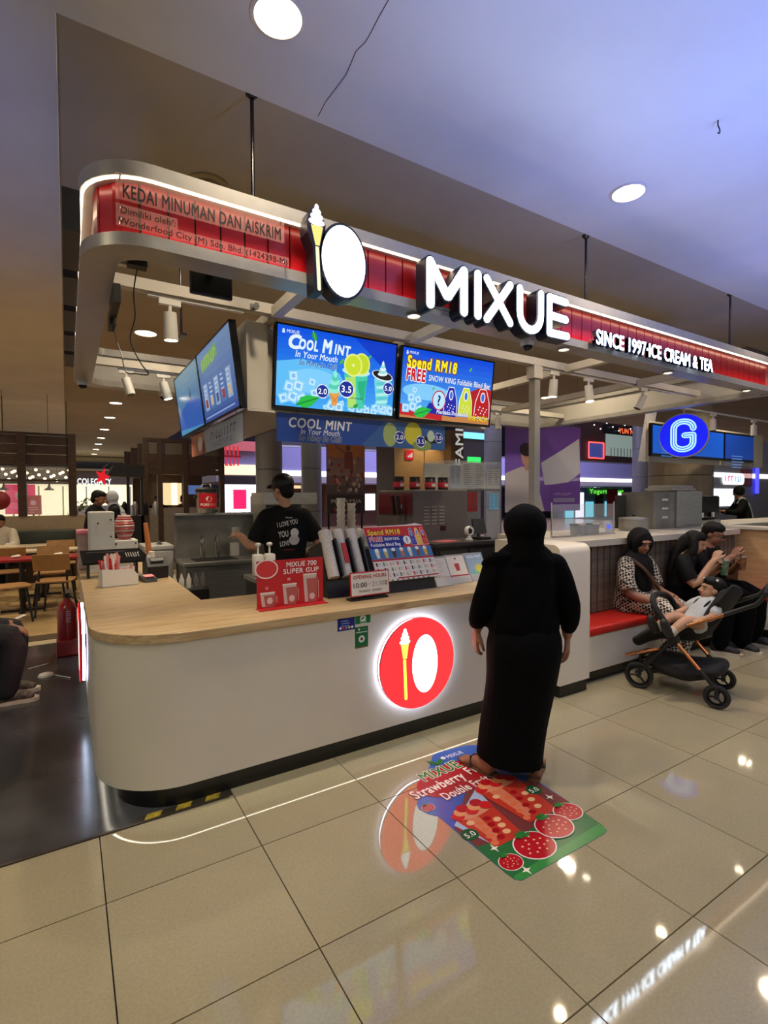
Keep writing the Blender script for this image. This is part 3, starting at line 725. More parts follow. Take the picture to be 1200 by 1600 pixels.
def paint_mint(P, W, Hh, dim=1.):
    bands(P, W, Hh, grad((66, 170, 246), (10, 84, 226), 14))
    P.poly([(0, Hh*.55), (W*.2, Hh*.62), (W*.5, Hh*.5), (W*.62, Hh*.2), (0, Hh*.12)], (96, 190, 248)); P.poly([(W*.62, Hh), (W, Hh), (W, Hh*.5)], (6, 60, 200))
    P.oval(W*.3, Hh*.35, W*.2, Hh*.16, (126, 206, 252))
    leaf(P, W*.27, Hh*.99, .09, -1.2, (40, 150, 60), (120, 210, 110)); leaf(P, W*.5, Hh*.62, .06, .9, (50, 165, 70), (130, 220, 120)); leaf(P, W*.74, Hh*.74, .05, .8, (60, 170, 70), (130, 220, 120))
    P.oval(W*.045, Hh*.945, .008, .008, (220, 236, 255)); P.oval(W*.045, Hh*.92, .011, .011, (220, 236, 255)); P.text('MIXUE', W*.07, Hh*.915, .024, (220, 236, 255), .03)
    P.text('C', W*.085, Hh*.735, .10, (226, 244, 255), .10, .18); P.text('OOL', W*.165, Hh*.74, .074, (226, 244, 255), .10, .18, w=W*.15); P.text('M', W*.35, Hh*.74, .098, (226, 244, 255), .10, .18, w=W*.085); P.text('INT', W*.45, Hh*.745, .074, (226, 244, 255), .10, .18, w=W*.14)
    P.text('In Your Mouth', W*.14, Hh*.635, .048, (240, 250, 255), .02, .2, w=W*.34)
    P.text('So Minty So Chill', W*.17, Hh*.54, .042, (14, 40, 140), .025, .2, w=W*.31, rim=(170, 222, 252))
    # heap of ice where the mascot stands in the photograph
    for k, (x, y, s_) in enumerate(((.06, .1, .05), (.13, .13, .06), (.20, .11, .055), (.10, .25, .055), (.17, .27, .06), (.13, .39, .05), (.30, .2, .045), (.28, .34, .04))): ice(P, W*x, Hh*y, s_, k)
    leaf(P, W*.16, Hh*.03, .2, .35, (40, 190, 70), (20, 140, 50))
    for k in range(16): ice(P, W*(.4+.6*((k*37) % 100)/100), Hh*(.03+.09*((k*53) % 10)/10), .03+.012*(k % 3), 20+k)
    P.poly([(W*.42, Hh*.24), (W*.51, Hh*.26), (W*.485, Hh*.06), (W*.45, Hh*.06)], (232, 160, 74)); P.line((W*.43, Hh*.2), (W*.49, Hh*.1), .005, (190, 116, 44)); P.line((W*.5, Hh*.2), (W*.45, Hh*.1), .005, (190, 116, 44))
    swirl(P, W*.465, Hh*.27, .125, .15, (140, 238, 214), (86, 206, 186))
    # lemonade cup
    P.poly([(W*.54, Hh*.5), (W*.75, Hh*.53), (W*.725, Hh*.06), (W*.585, Hh*.05)], (70, 204, 170)); P.poly([(W*.55, Hh*.46), (W*.64, Hh*.48), (W*.66, Hh*.07), (W*.59, Hh*.06)], (176, 226, 110)); P.poly([(W*.66, Hh*.42), (W*.74, Hh*.45), (W*.72, Hh*.12), (W*.67, Hh*.3)], (36, 180, 130))
    P.oval(W*.645, Hh*.55, W*.122, Hh*.06, (186, 236, 244)); P.oval(W*.69, Hh*.66, .075, .085, (226, 238, 120)); P.oval(W*.69, Hh*.66, .062, .072, (196, 218, 40)); P.oval(W*.615, Hh*.63, .082, .088, (232, 240, 130)); P.oval(W*.615, Hh*.63, .068, .074, (202, 224, 48)); P.oval(W*.615, Hh*.63, .012, .012, (236, 244, 160))
    P.text('Lemonade', W*.59, Hh*.18, .02, (30, 70, 90), .02, .2); leaf(P, W*.63, Hh*.06, .06, .6, (30, 140, 60), (90, 200, 100))
    # cookie sundae
    P.poly([(W*.81, Hh*.5), (W*.97, Hh*.5), (W*.94, Hh*.13), (W*.84, Hh*.13)], (120, 214, 226))
    for k in range(6): P.oval(W*.89, Hh*(.18+.052*k), W*.06, Hh*.02, ((176, 240, 232), (90, 200, 206))[k % 2], 18, .15)
    P.oval(W*.885, Hh*.545, W*.098, Hh*.07, (240, 246, 250), 28, -.15); P.oval(W*.885, Hh*.55, W*.09, Hh*.058, (30, 22, 24), 28, -.15); swirl(P, W*.885, Hh*.57, .085, .10, (226, 246, 246), (150, 220, 222))
    price(P, W*.365, Hh*.235, .052, '2.0'); price(P, W*.565, Hh*.3, .066, '3.5'); price(P, W*.945, Hh*.38, .05, '5.0')
def bag(P, x, y, w, h, c, rim):
    P.poly([(x-w*.5, y), (x+w*.5, y), (x+w*.44, y+h*.55), (x+w*.2, y+h), (x-w*.2, y+h), (x-w*.44, y+h*.55)], rim)
    P.poly([(x-w*.46, y+h*.02), (x+w*.46, y+h*.02), (x+w*.4, y+h*.54), (x+w*.18, y+h*.97), (x-w*.18, y+h*.97), (x-w*.4, y+h*.54)], c)
    P.oval(x, y+h*.7, w*.15, h*.18, rim); P.oval(x, y+h*.7, w*.1, h*.14, (60, 110, 220))
    for k in range(9): P.oval(x+w*(-.35+.7*((k*29) % 10)/10), y+h*(.1+.3*((k*17) % 10)/10), w*.035, w*.035, (250, 240, 240))
def paint_spend(P, W, Hh):
    bands(P, W, Hh, grad((90, 184, 246), (10, 76, 220), 12)); P.oval(W*.27, Hh*.4, W*.25, Hh*.12, (130, 204, 250))
    P.rect(0, 0, W, Hh*.09, (196, 130, 74)); P.poly([(0, Hh*.2), (W*.45, Hh*.1), (W*.45, 0), (0, Hh*.04)], (196, 30, 40)); P.poly([(W*.3, Hh*.25), (W*.6, Hh*.25), (W*.6, Hh*.07), (W*.25, Hh*.1)], (20, 40, 160))
    P.oval(W*.045, Hh*.95, .008, .008, (220, 236, 255)); P.oval(W*.045, Hh*.925, .011, .011, (220, 236, 255)); P.text('MIXUE', W*.07, Hh*.925, .022, (220, 236, 255), .03)
    P.text('Spend RM18', W*.045, Hh*.735, .095, (250, 234, 40), .10, .12, w=W*.53, rim=(120, 20, 24), rimw=.06)
    P.text('FREE', W*.045, Hh*.55, .098, (206, 26, 44), .10, .1, w=W*.2, rim=(255, 255, 255), rimw=.045)
    P.text('SNOW KING Foldable Blind Bag', W*.275, Hh*.575, .052, (244, 250, 255), .03, .1, w=W*.7, rim=(14, 50, 170), rimw=.04)
    P.poly([(W*.6, Hh*.1), (W, Hh*.12), (W, Hh*.56), (W*.86, Hh*.58), (W*.76, Hh*.5), (W*.66, Hh*.55)], (176, 24, 36))
    bag(P, W*.53, Hh*.1, .16, .245, (36, 40, 170), (240, 240, 250)); bag(P, W*.7, Hh*.1, .17, .255, (206, 222, 60), (250, 250, 230)); bag(P, W*.9, Hh*.1, .2, .265, (186, 20, 34), (250, 236, 236))
    P.oval(W*.4, Hh*.3, .076, .086, (206, 30, 44)); P.oval(W*.4, Hh*.3, .066, .076, (190, 232, 252)); P.text('?', W*.4, Hh*.225, .09, (16, 34, 120), .05, align='c')
    for k, (x, y, s_) in enumerate(((.06, .14, .05), (.13, .17, .055), (.2, .13, .05), (.11, .3, .05), (.18, .28, .045), (.14, .41, .035))): ice(P, W*x, Hh*y, s_, k+50)
    leaf(P, W*.14, Hh*.05, .2, .3, (40, 190, 70), (20, 140, 50)); leaf(P, W*.72, Hh*.8, .05, .9, (60, 180, 90), (120, 220, 130)); leaf(P, W*.32, Hh*.44, .04, .9, (60, 180, 90), (120, 220, 130))
    P.text('Merdeka Promotion', W*.38, Hh*.1, .035, (250, 250, 255), .02, .15, w=W*.36, rim=(16, 60, 170)); P.text('RM6 EACH', W*.745, Hh*.045, .05, (250, 230, 40), .04, .12, w=W*.22, rim=(150, 24, 20), rimw=.05)
def paint_side_a(P, W, Hh):
    bands(P, W, Hh, grad((58, 96, 168), (116, 148, 190), 10)); P.poly([(W*.1, Hh*.86), (W*.6, Hh*.95), (W*.62, Hh*.78), (W*.1, Hh*.7)], (120, 170, 110)); P.scrawl(W*.12, Hh*.74, W*.45, .09, (170, 206, 90), 3, 6, .2)
    for k in range(5): P.rect(W*(.08+.17*k), Hh*.16, W*.13, Hh*.38, ((150, 176, 214), (90, 126, 186))[k % 2], .01); P.lines(W*(.1+.17*k), Hh*.5, W*.09, 5, .035, .012, (206, 222, 240), k); P.rect(W*(.11+.17*k), Hh*.2, W*.07, Hh*.12, ((160, 60, 66), (206, 190, 150), (70, 90, 150))[k % 3])
    P.rect(0, 0, W, Hh*.1, (52, 84, 160)); P.lines(W*.05, Hh*.05, W*.9, 1, .01, .012, (150, 180, 230))
def paint_side_b(P, W, Hh):
    bands(P, W, Hh, grad((44, 104, 178), (122, 158, 176), 10)); P.poly([(0, 0), (W, 0), (W, Hh*.4), (W*.55, Hh*.52), (W*.2, Hh*.42), (0, Hh*.3)], (40, 96, 186)); P.poly([(W*.56, Hh*.5), (W*.6, Hh*.72), (W*.64, Hh*.5)], (40, 70, 100)); P.poly([(0, Hh*.1), (W, Hh*.02), (W, 0), (0, 0)], (70, 150, 200))
tv('menu_screen', 'lit screen with mint drinks and three prices, beside the cream header corner', (1.812, 3.564, 2.537), EX, (0, -1, 0), paint_mint, wd=1.04)
tv('menu_screen', 'lit screen offering free bags in yellow lettering', (2.897, 3.566, 2.537), EX, (0, -1, 0), paint_spend, wd=1.04)
tv('menu_screen', 'dim side screen with rows of drink boxes, next to the header corner', (1.0, 4.07, 2.5), (0, -1, 0), (-1, 0, 0), paint_side_a, emit=.75)
tv('menu_screen', 'dim blue side screen at the far end of the header', (1.0, 5.13, 2.5), (0, -1, 0), (-1, 0, 0), paint_side_b, emit=.75)

# banner strips hanging below the screens
def banner(label, c, ex, w_, h_, n, paint, rough=.3):
    c, ex = Vector(c), Vector(ex); t = thing('hanging_banner', label, 'banner', c)
    up = EZ*math.cos(.0)
    MB().prism([(0, 0), (w_, 0), (w_, h_), (0, h_)], c, ex, up, -n, .004).build('sheet', flat((40, 56, 96)), t, world=True)
    P = Print(w_, h_, rough=rough); paint(P, w_, h_); P.build('printing', t, c+n*.0003, ex, up)
    for k in (.1, .9): MB().cyl(c+ex*(w_*k)+up*h_-n*.002, c+ex*(w_*k)+up*(h_+.03)-n*.002, .004, n=6).build('hanger', CHROME, t, world=True)
def p_strip(P, W, Hh):
    P.rect(0, 0, W, Hh, (38, 70, 150)); P.poly([(W*.45, 0), (W, 0), (W, Hh), (W*.6, Hh)], (54, 92, 150))
    P.text('COOL MINT', W*.06, Hh*.52, .075, (214, 218, 224), .05, .15, w=W*.34); P.text('In Your Mouth', W*.12, Hh*.3, .045, (206, 212, 222), .02, .2, w=W*.21); P.text('So Minty So Chill', W*.11, Hh*.08, .045, (16, 26, 70), .03, .2, w=W*.23, rim=(180, 190, 214))
    P.oval(W*.63, Hh*.5, .07, .1, (150, 170, 110)); P.oval(W*.78, Hh*.6, .09, .1, (196, 190, 60)); P.oval(W*.9, Hh*.4, .1, .03, (26, 24, 30)); P.oval(W*.9, Hh*.55, .04, .05, (180, 200, 190)); P.oval(W*.84, Hh*.15, .1, .05, (130, 150, 90))
    price(P, W*.69, Hh*.42, .05, '2.0'); price(P, W*.83, Hh*.3, .05, '3.5'); price(P, W*.955, Hh*.5, .045, '5.0')
a = onY(455, 688, 3.60); b_ = onY(710, 698, 3.60)
banner('long mint-drink banner strip hanging below the front screens', (1.33, 3.64, 2.0), EX, 1.58, .215, Vector((0, -1, 0)), p_strip)
def p_side(P, W, Hh):
    P.rect(0, 0, W, Hh, (170, 184, 204)); P.poly([(0, 0), (W*.35, 0), (W*.3, Hh), (0, Hh)], (196, 128, 108)); P.scrawl(W*.45, Hh*.45, W*.45, .07, (60, 76, 130), 6, 9, .1); P.scrawl(W*.5, Hh*.15, W*.35, .04, (80, 96, 150), 7, 9); P.oval(W*.22, Hh*.5, .1, .07, (236, 228, 214)); P.oval(W*.3, Hh*.3, .06, .06, (150, 60, 60))
banner('crumpled banner strip hanging below the side screens', (1.07, 5.35, 1.985), (0, -1, 0), 1.75, .2, Vector((-1, 0, 0)), p_side)

# ================================================================ beams under the canopy
def beam(label, a, b_, wd=.07, ht=.07, m=BEAMW):
    a, b_ = Vector(a), Vector(b_); o = MB()
    d = b_-a; c = (a+b_)/2
    o.box(c, (d.length, wd, ht), math.atan2(d.y, d.x), 0, 0)
    t = o.build('ceiling_beam', m); tag(t, label, 'beam', 'cream beams inside the canopy ring'); t['kind'] = 'thing'; return t
beam('cream beam running along the kiosk above the menu screens', (RX0+RW+.002, 3.50, 2.895), (RX1-RW-.002, 3.50, 2.895))
beam('cream beam running along the kiosk towards its back, carrying spot lamps', (RX0+RW+.002, 5.62, 2.895), (RX1-RW-.002, 5.62, 2.895))
for x, s_ in ((1.27, 'first cross beam, from the canopy front to the mint screen'), (2.44, 'second cross beam, meeting the header between the two front screens'), (4.35, 'third cross beam, right of the steel post'), (5.6, 'fourth cross beam, near the far right of the canopy')):
    beam(s_, (x, RY0+RW+.002, 2.875), (x, 3.463, 2.875))
    beam(s_+', rear half', (x, 3.537, 2.875), (x, 5.583, 2.875))
# steel post carrying the beam
p0 = thing('steel_post', 'tall square steel post standing between the counter and the bench wall', 'post', (3.92, 3.5, 0))
MB().box((0, 0, 1.43), (.075, .075, 2.86)).build('shaft', SILVER, p0); MB().box((0, 0, .006), (.16, .16, .012)).build('base_plate', SILVER, p0); MB().box((0, 0, 2.79), (.12, .10, .12)).build('bracket', BEAMW, p0)

# track spot lamps
TW = mat('white_lamp_body', (226, 222, 212), .4, vary=.02)
def track(label, a, b_):
    a, b_ = Vector(a), Vector(b_); d = b_-a
    o = MB().box((a+b_)/2, (d.length, .034, .02), math.atan2(d.y, d.x)).build('lamp_track', TW); tag(o, label, 'track', 'lamp tracks'); return o
def spot(label, p, aim=(0, 0, -1), power=7, lit=True):
    p = Vector(p); aim = Vector(aim).normalized(); t = thing('track_spot', label, 'light', p, group='track spot lamps')
    MB().box((0, 0, -.018), (.13, .032, .036)).build('adapter', TW, t)
    MB().cyl((0, 0, -.03), (0, 0, -.085), .012).build('stem', TW, t, smooth=True)
    c = Vector((0, 0, -.1))
    MB().cyl(c-aim*.02, c+aim*.15, .04, .045, 20).build('lamp_head', TW, t, smooth=True)
    MB().cyl(c+aim*.148, c+aim*.153, .038, n=20).build('lens', LAMPF if lit else mat('dark_lens', (60, 60, 60), .2), t)
    if lit and power:
        q = p+c+aim*.17; lamp('track_spot_light', 'SPOT', q, q+aim, power, (255, 230, 192), .03, spot=1.5, blend=.6)
track('white lamp track under the front beam, left of the header', (.45, 3.50, 2.848), (1.05, 3.50, 2.848))
track('white lamp track under the rear beam, seen left of the side screens', (.45, 5.62, 2.848), (1.75, 5.62, 2.848))
track('white lamp track under the front beam, right of the front screens', (3.99, 3.50, 2.848), (6.4, 3.50, 2.848))
track('white lamp track under the rear beam beside the steel post', (4.4, 5.62, 2.848), (6.6, 5.62, 2.848))
spot('big lit track spot over the sink end of the kiosk', (.58, 3.50, 2.838), (.05, .12, -1), 16)
spot('left small spot on the rear track, turned aside', (.52, 5.62, 2.838), (.25, -.2, -1), 0, False)
spot('right small lit spot on the rear track', (.86, 5.62, 2.838), (.3, -.02, -1), 34)
spot('lit spot lamp on the front track just right of the steel post', (4.2, 3.50, 2.838), (0, .1, -1), 8)
spot('lit spot lamp on the front track halfway to its right end', (4.75, 3.50, 2.838), (0, -.1, -1), 10)
spot('spot lamp on the front track near its right end, turned sideways', (5.75, 3.50, 2.838), (-.4, .3, -1), 0, False)
spot('lit spot on the rear track below the purple banner edge', (4.95, 5.62, 2.838), (0, -.1, -1), 10)
spot('spot on the rear track at its right end', (5.5, 5.62, 2.838), (0, -.1, -1), 0, False)

# security domes
def dome(label, p):
    t = thing('security_camera', label, 'camera', p, group='dome cameras')
    MB().lathe([(.05, 0), (.052, -.03), (.045, -.045)], n=20).build('housing', TW, t, smooth=True); MB().lathe([(.04, -.045), (.036, -.062), (.022, -.076), (.003, -.08)], n=20).build('dome', mat('dark_dome', (12, 12, 14), .08, vary=0), t, smooth=True)
dome('dome camera under the near left end of the canopy ring', (.16, 6.0, ZL0)); dome('small white dome camera under the rear of the canopy', (.95, 6.22, ZL0)); dome('dome camera below the lit shop name, above the bag screen', (2.99, 2.74, ZL0))
t = thing('bullet_camera', 'little steel camera on the front beam beside the side screen', 'camera', (1.10, 3.44, 2.87)); MB().cyl((0, 0, 0), (.0, -.07, -.01), .022).build('barrel', STEEL, t, smooth=True); MB().box((0, .01, .012), (.03, .04, .03)).build('mount', STEEL, t)
# power box, adapter and their lead
t = thing('power_supply', 'black LED power supply boxes fixed inside the left of the canopy with a dangling lead', 'power supply', (.30, 3.1, 2.83))
MB().box((.30-.045, 3.30, 2.70), (.035, .30, .10)).box((.30-.045, 3.55, 2.66), (.035, .16, .08)).build('driver_box', BLACK, t, world=True)
MB().box((.33, 2.92, 2.80), (.09, .06, .075)).build('plug_adapter', BLACK, t, world=True)
w0 = smoothpath([(.33, 2.92, 2.76), (.32, 3.0, 2.66), (.33, 3.05, 2.55), (.31, 3.1, 2.44), (.36, 3.12, 2.33), (.40, 3.12, 2.27), (.34, 3.14, 2.27), (.29, 3.16, 2.28), (.285, 3.3, 2.40), (.28, 3.5, 2.52), (.262, 3.55, 2.62)], 6)
MB().tube(w0, .0035, 6).build('lead', BLACK, t, smooth=True, world=True)
MB().lo((.235, 2.94, 2.775), (.30, 2.98, 2.80)).build('clip', TW, t, world=True)
# small blank black monitor hung behind the sign panel
q = onY(330, 443, 3.02)
t = thing('small_monitor', 'small black monitor back hanging below the sign panel', 'monitor', q)
MB().bbox((0, 0, 0), (.235, .035, .15), .006).build('casing', BLACK, t); MB().box((0, -.12, .07), (.03, .26, .02)).box((0, -.24, .10), (.03, .02, .08)).build('bracket', BLACK, t); MB().box((0, -.02, 0), (.21, .004, .125)).build('panel', SCRB, t)
# black louvre fins on the passage side of the canopy
t = thing('side_fins', 'stack of black fins standing out from the passage side of the canopy', 'fins', (.03, 4.4, 2.78))
for k in range(5):
    y = 3.15+.62*k; MB().box((.045, y, 2.965), (.075, .50, .20), 0, 0, .0).build('fin', BLACK, t, world=True)
# ================================================================ things standing on the oak worktop
WT = .9205
def stand(name, label, cat, p, rz=0, group=None): return thing(name, label, cat, (p[0], p[1], WT), rz, group)
WCARD = mat('white_card', (226, 220, 210), .6, vary=.02); REDP = mat('red_print_card', (188, 26, 36), .45, vary=.04)
# red cup-size stand
t = stand('cup_size_stand', 'red acrylic display stand showing three cup sizes, near the sink end of the worktop', 'display stand', (1.155, 2.94), .02)
MB().box((0, 0, .142), (.43, .006, .284)).build('board', REDP, t); MB().box((0, -.03, .002), (.44, .075, .004)).build('foot', REDP, t)
P = Print(1, 1); CW = (244, 238, 232)
P.text('MIXUE 700', -.03, .238, .031, CW, .035, w=.20); P.text('SUPER CUP', -.05, .197, .031, CW, .035, w=.235)
P.oval(-.155, .235, .072, .058, (236, 226, 218)); P.oval(-.155, .235, .064, .05, (206, 60, 64))       # plain oval in place of the mascot
for x, h_, s_ in ((-.155, .085, 'U'), (-.015, .125, 'M'), (.12, .175, 'L')):
    P.poly([(x-.042, .012+h_), (x+.05, .012+h_), (x+.035, .012), (x-.03, .012)], (206, 190, 180)); P.poly([(x-.02, .006+h_*.86), (x+.06, .006+h_*.86), (x+.045, .006), (x-.008, .006)], (178, 96, 92))
    P.oval(x+.018, .045, .018, .02, (220, 200, 192)); P.rect(x-.04, .012+h_-.008, .09, .008, (240, 232, 226)); P.text(s_, x, .03+h_, .017, CW, .03, align='c')
    P.line((x+.062, .03), (x+.062, h_*.8), .002, CW)
P.build('printing', t, (0, -.0034, 0), (1, 0, 0), (0, 0, 1), world=False)
# black lid dispenser with tilted stacks
t = stand('lid_dispenser', 'black slanted dispenser holding three stacks of plastic lids', 'dispenser', (1.585, 3.10), .03)
MB().prism([(-.10, 0), (.14, 0), (.20, .30), (.02, .36), (-.02, .24)], (-.155, 0, 0), (0, 1, 0), (0, 0, 1), (1, 0, 0), .31).build('casing', BLACK, t)
LIDM = mat('frosted_lids', (214, 208, 198), .35, vary=.15, scale=60, stretch=(1, 1, 6))
for k, x in enumerate((-.105, -.005, .095)):
    MB().cyl((x, -.085, .13), (x, .06, .43), .040, .040, 18).build('lid_stack', LIDM, t, smooth=.6)
    MB().box((x+.05, -.03, .25), (.012, .09, .26), 0, -.44).build('divider', BLACK, t)
    if k == 1: MB().box((x, -.062, .29), (.035, .006, .14), 0, -.445).build('red_label', REDP, t)
# opening hours plate
t = stand('hours_sign', 'white plate with a red rim giving the opening hours, before the lid dispenser', 'sign', (1.655, 2.84), .05)
MB().box((0, .028, .006), (.28, .07, .012)).box((0, .02, .05), (.06, .02, .09)).build('stand', BLACK, t)
MB().box((0, 0, .105), (.30, .006, .155), 0, -.1).build('rim', REDP, t); MB().box((0, -.0035, .105), (.285, .004, .14), 0, -.1).build('plate', WCARD, t)
P = Print(1, 1); P.text('OPENING HOURS', 0, .035, .024, (186, 30, 40), .04, w=.255, align='c'); P.text('10:00', -.128, -.02, .032, (36, 34, 34), .015, w=.10); P.text('-', -.012, -.012, .03, (120, 114, 110), .02); P.text('21:30', .012, -.02, .032, (150, 146, 142), .0, w=.095); P.text('0', .112, -.02, .032, (36, 34, 34), .015); P.text('MONDAY - SUNDAY', 0, -.052, .015, (40, 38, 38), .02, w=.175, align='c')
P.build('lettering', t, (0, -.0062, .105), (1, 0, 0), (0, .1, 1), world=False)
# sloping menu board
t = stand('menu_board', 'sloping drinks menu board on a black base in the middle of the worktop', 'menu', (2.04, 3.06), .03)
MB().prism([(-.12, 0), (.14, 0), (.14, .12), (-.10, .08)], (-.23, 0, 0), (0, 1, 0), (0, 0, 1), (1, 0, 0), .46).build('base', BLACK, t)
en = Vector((0, -math.sin(1.05), math.cos(1.05))); ey = Vector((0, math.cos(1.05), math.sin(1.05)))
MB().prism([(-.27, 0), (.27, 0), (.26, .42), (.2, .435), (.1, .425), (-.26, .42)], (0, -.125, .085), (1, 0, 0), ey, -en, .008).build('board', WCARD, t)
P = Print(1, 1)
P.rect(-.27, .165, .54, .08, (66, 120, 178)); P.rect(-.265, .245, .53, .17, (200, 40, 40)); P.poly([(-.265, .245), (.02, .245), (.08, .335), (-.265, .345)], (26, 44, 140))
P.text('Spend RM18', -.245, .352, .042, (250, 222, 60), .05, .1, w=.28, rim=(120, 20, 20)); P.text('FREE', -.245, .30, .036, (214, 36, 44), .05, w=.11, rim=(255, 255, 255)); P.text('SNOW KING', -.12, .305, .024, (250, 250, 255), .03, w=.13); P.text('Foldable Blind Bag', -.245, .262, .026, (250, 250, 255), .03, w=.25)
P.oval(.075, .30, .034, .034, (240, 246, 250)); P.text('?', .075, .28, .04, (20, 30, 90), .05, align='c')
for x, c in ((.13, (60, 60, 170)), (.185, (236, 190, 70)), (.235, (206, 40, 40))): bag(P, x, .255, .055, .14, c, (250, 240, 220))
for k in range(7): P.poly([(-.23+.07*k, .225), (-.195+.07*k, .225), (-.2+.07*k, .172), (-.222+.07*k, .172)], ((236, 226, 214), (206, 190, 110), (70, 50, 46), (190, 120, 70), (226, 216, 200), (120, 70, 56), (230, 170, 60))[k]); P.oval(-.212+.07*k, .232, .016, .014, (250, 246, 240))
P.rect(-.27, .150, .54, .014, (178, 32, 42))
for r_ in range(3):
    for k in range(9): 
        x = -.255+.058*k; y = .108-.042*r_; P.rect(x, y, .05, .036, (240, 236, 230)); P.rect(x+.004, y+.004, .013, .028, ((70, 44, 40), (196, 60, 56), (206, 176, 110), (110, 130, 90))[(k*3+r_) % 4]); P.lines(x+.02, y+.026, .028, 3, .009, .003, (120, 112, 108), k+r_*9)
P.rect(-.1, .012, .36, .009, (178, 32, 42))
for k in range(9): P.oval(-.2+.045*k, .005, .008, .005, (70, 50, 48))
P.build('printing', t, Vector((0, -.125, .085))+en*.0006, (1, 0, 0), ey, world=False)
# clear card holders
HM = mat('clear_holder', (214, 212, 204), .08, alpha=.42, vary=0, spec=.8)
def holder(label, x, y, w_, paint, rz=0):
    t = stand('card_holder', label, 'card holder', (x, y), rz, 'clear card holders on the worktop')
    en = Vector((0, -math.sin(1.1), math.cos(1.1))); ey = Vector((0, math.cos(1.1), math.sin(1.1)))
    MB().prism([(-w_/2, 0), (w_/2, 0), (w_/2, .235), (-w_/2, .235)], (0, -.07, .0), (1, 0, 0), ey, -en, .006).build('back_sheet', HM, t)
    MB().prism([(-w_/2, 0), (w_/2, 0), (w_/2, .06), (-w_/2, .06)], (0, -.085, .0), (1, 0, 0), ey, -en, .003).build('front_pocket', HM, t)
    MB().box((0, -.02, .003), (w_, .13, .006)).build('foot', HM, t)
    P = Print(1, 1); paint(P, w_); P.build('card', t, Vector((0, -.07, .0))+en*.001, (1, 0, 0), ey, world=False)
def c1(P, w_): P.rect(-w_/2+.01, .07, w_-.02, .15, (224, 218, 206)); P.lines(-w_/2+.02, .2, w_-.05, 6, .018, .004, (190, 182, 170), 1)
def c2(P, w_):
    P.rect(-w_/2+.008, .012, w_-.016, .21, (232, 224, 212)); P.oval(0, .2, .009, .009, (150, 60, 60)); P.poly([(-.025, .16), (.025, .16), (.018, .1), (-.018, .1)], (190, 70, 66)); P.rect(-w_/2+.008, .055, w_-.016, .012, (180, 40, 46)); P.lines(-w_/2+.02, .04, w_-.04, 3, .012, .005, (120, 112, 104), 2)
def c3(P, w_): P.rect(-w_/2+.008, .012, w_-.016, .21, (150, 176, 196)); P.text('COOL MINT', 0, .19, .022, (244, 246, 250), .03, align='c', w=w_*.8); P.oval(.02, .1, .04, .035, (214, 210, 90)); P.oval(-.03, .06, .03, .03, (120, 196, 170))
holder('clear empty-looking holder right after the sloping menu board', 2.37, 3.03, .16, c1); holder('clear holder with a leaflet showing a red cup', 2.56, 3.06, .19, c2); holder('clear holder with a pale blue mint card, beside the customer in black', 2.77, 3.08, .19, c3)
o = MB().lo((2.56, 2.74, WT), (2.68, 2.77, WT+.0008)).build('taped_label', mat('grey_label', (120, 116, 112), .5)); tag(o, 'small grey label taped on the worktop edge before the card holders', 'label')

# ---- left arm of the worktop
t = stand('straw_box', 'white paper box packed with red and white wrapped straws', 'straw box', (.325, 4.35), .12)
MB().prism([(-.125, 0), (.125, 0), (.125, .075), (.085, .125), (-.02, .125), (-.125, .135)], (0, -.06, 0), (1, 0, 0), (0, 0, 1), (0, 1, 0), .004).box((-.123, 0, .062), (.004, .12, .124)).box((.123, 0, .04), (.004, .12, .08)).box((0, .058, .065), (.25, .004, .13)).box((0, 0, .003), (.25, .12, .006)).box((.03, 0, .05), (.004, .115, .1)).build('box', WCARD, t)
rnd = random.Random(5); SR = [mat('straw_red', (206, 40, 50), .4), mat('straw_pink', (232, 150, 150), .4), mat('straw_white', (236, 226, 220), .4)]
for k in range(44):
    x, y = rnd.uniform(-.105, .0), rnd.uniform(-.04, .04); h_ = rnd.uniform(.17, .25)
    MB().cyl((x*.8, y*.8, .01), (x*1.15+rnd.uniform(-.02, .02), y*1.3, h_), .008, n=6).build('straw', SR[k % 3], t)
for k in range(9): MB().cyl((rnd.uniform(.05, .105), rnd.uniform(-.03, .03), .01), (rnd.uniform(.04, .11), rnd.uniform(-.03, .03), rnd.uniform(.11, .155)), .0065, n=6).build('straw', SR[(k*2) % 3], t)
t = stand('black_tray', 'long black tray with white lettering behind the straw box', 'tray', (.33, 4.85), .0)
MB().prism([(-.23, .0), (.23, 0), (.25, .05), (.19, .115), (-.25, .115)], (0, -.04, .12), (1, 0, 0), (0, 0, 1), (0, 1, 0), .012).box((0, .06, .12), (.46, .2, .012)).build('tray', BLACK, t)
P = Print(1, 1); P.scrawl(-.03, .165, .08, .03, (226, 220, 214), 1, 4, -.3); P.scrawl(.09, .165, .11, .04, (240, 236, 230), 2, 6, -.3); P.lines(-.2, .215, .3, 1, .01, .003, (160, 156, 150)); P.build('lettering', t, (0, -.0405, 0), (1, 0, 0), (0, 0, 1), world=False)
MB().box((-.19, .06, .06), (.02, .16, .12)).build('leg', BLACK, t); MB().box((.17, .06, .06), (.02, .16, .12)).build('leg', BLACK, t)
t = stand('card_terminal', 'black card terminal with a pink screen beside the straw box', 'card terminal', (.54, 4.42), .2)
MB().prism([(-.07, 0), (.10, 0), (.09, .05), (-.05, .03)], (-.045, 0, 0), (0, 1, 0), (0, 0, 1), (1, 0, 0), .09).build('body', BLACK, t); MB().box((0, -.005, .046), (.07, .06, .004), 0, .16).build('screen', mat('pink_screen', (226, 120, 124), .3, emit=.3, ecol=(226, 110, 116)), t)
t = stand('label_printer', 'black printer tilted behind the card terminal', 'printer', (.62, 4.62), .1)
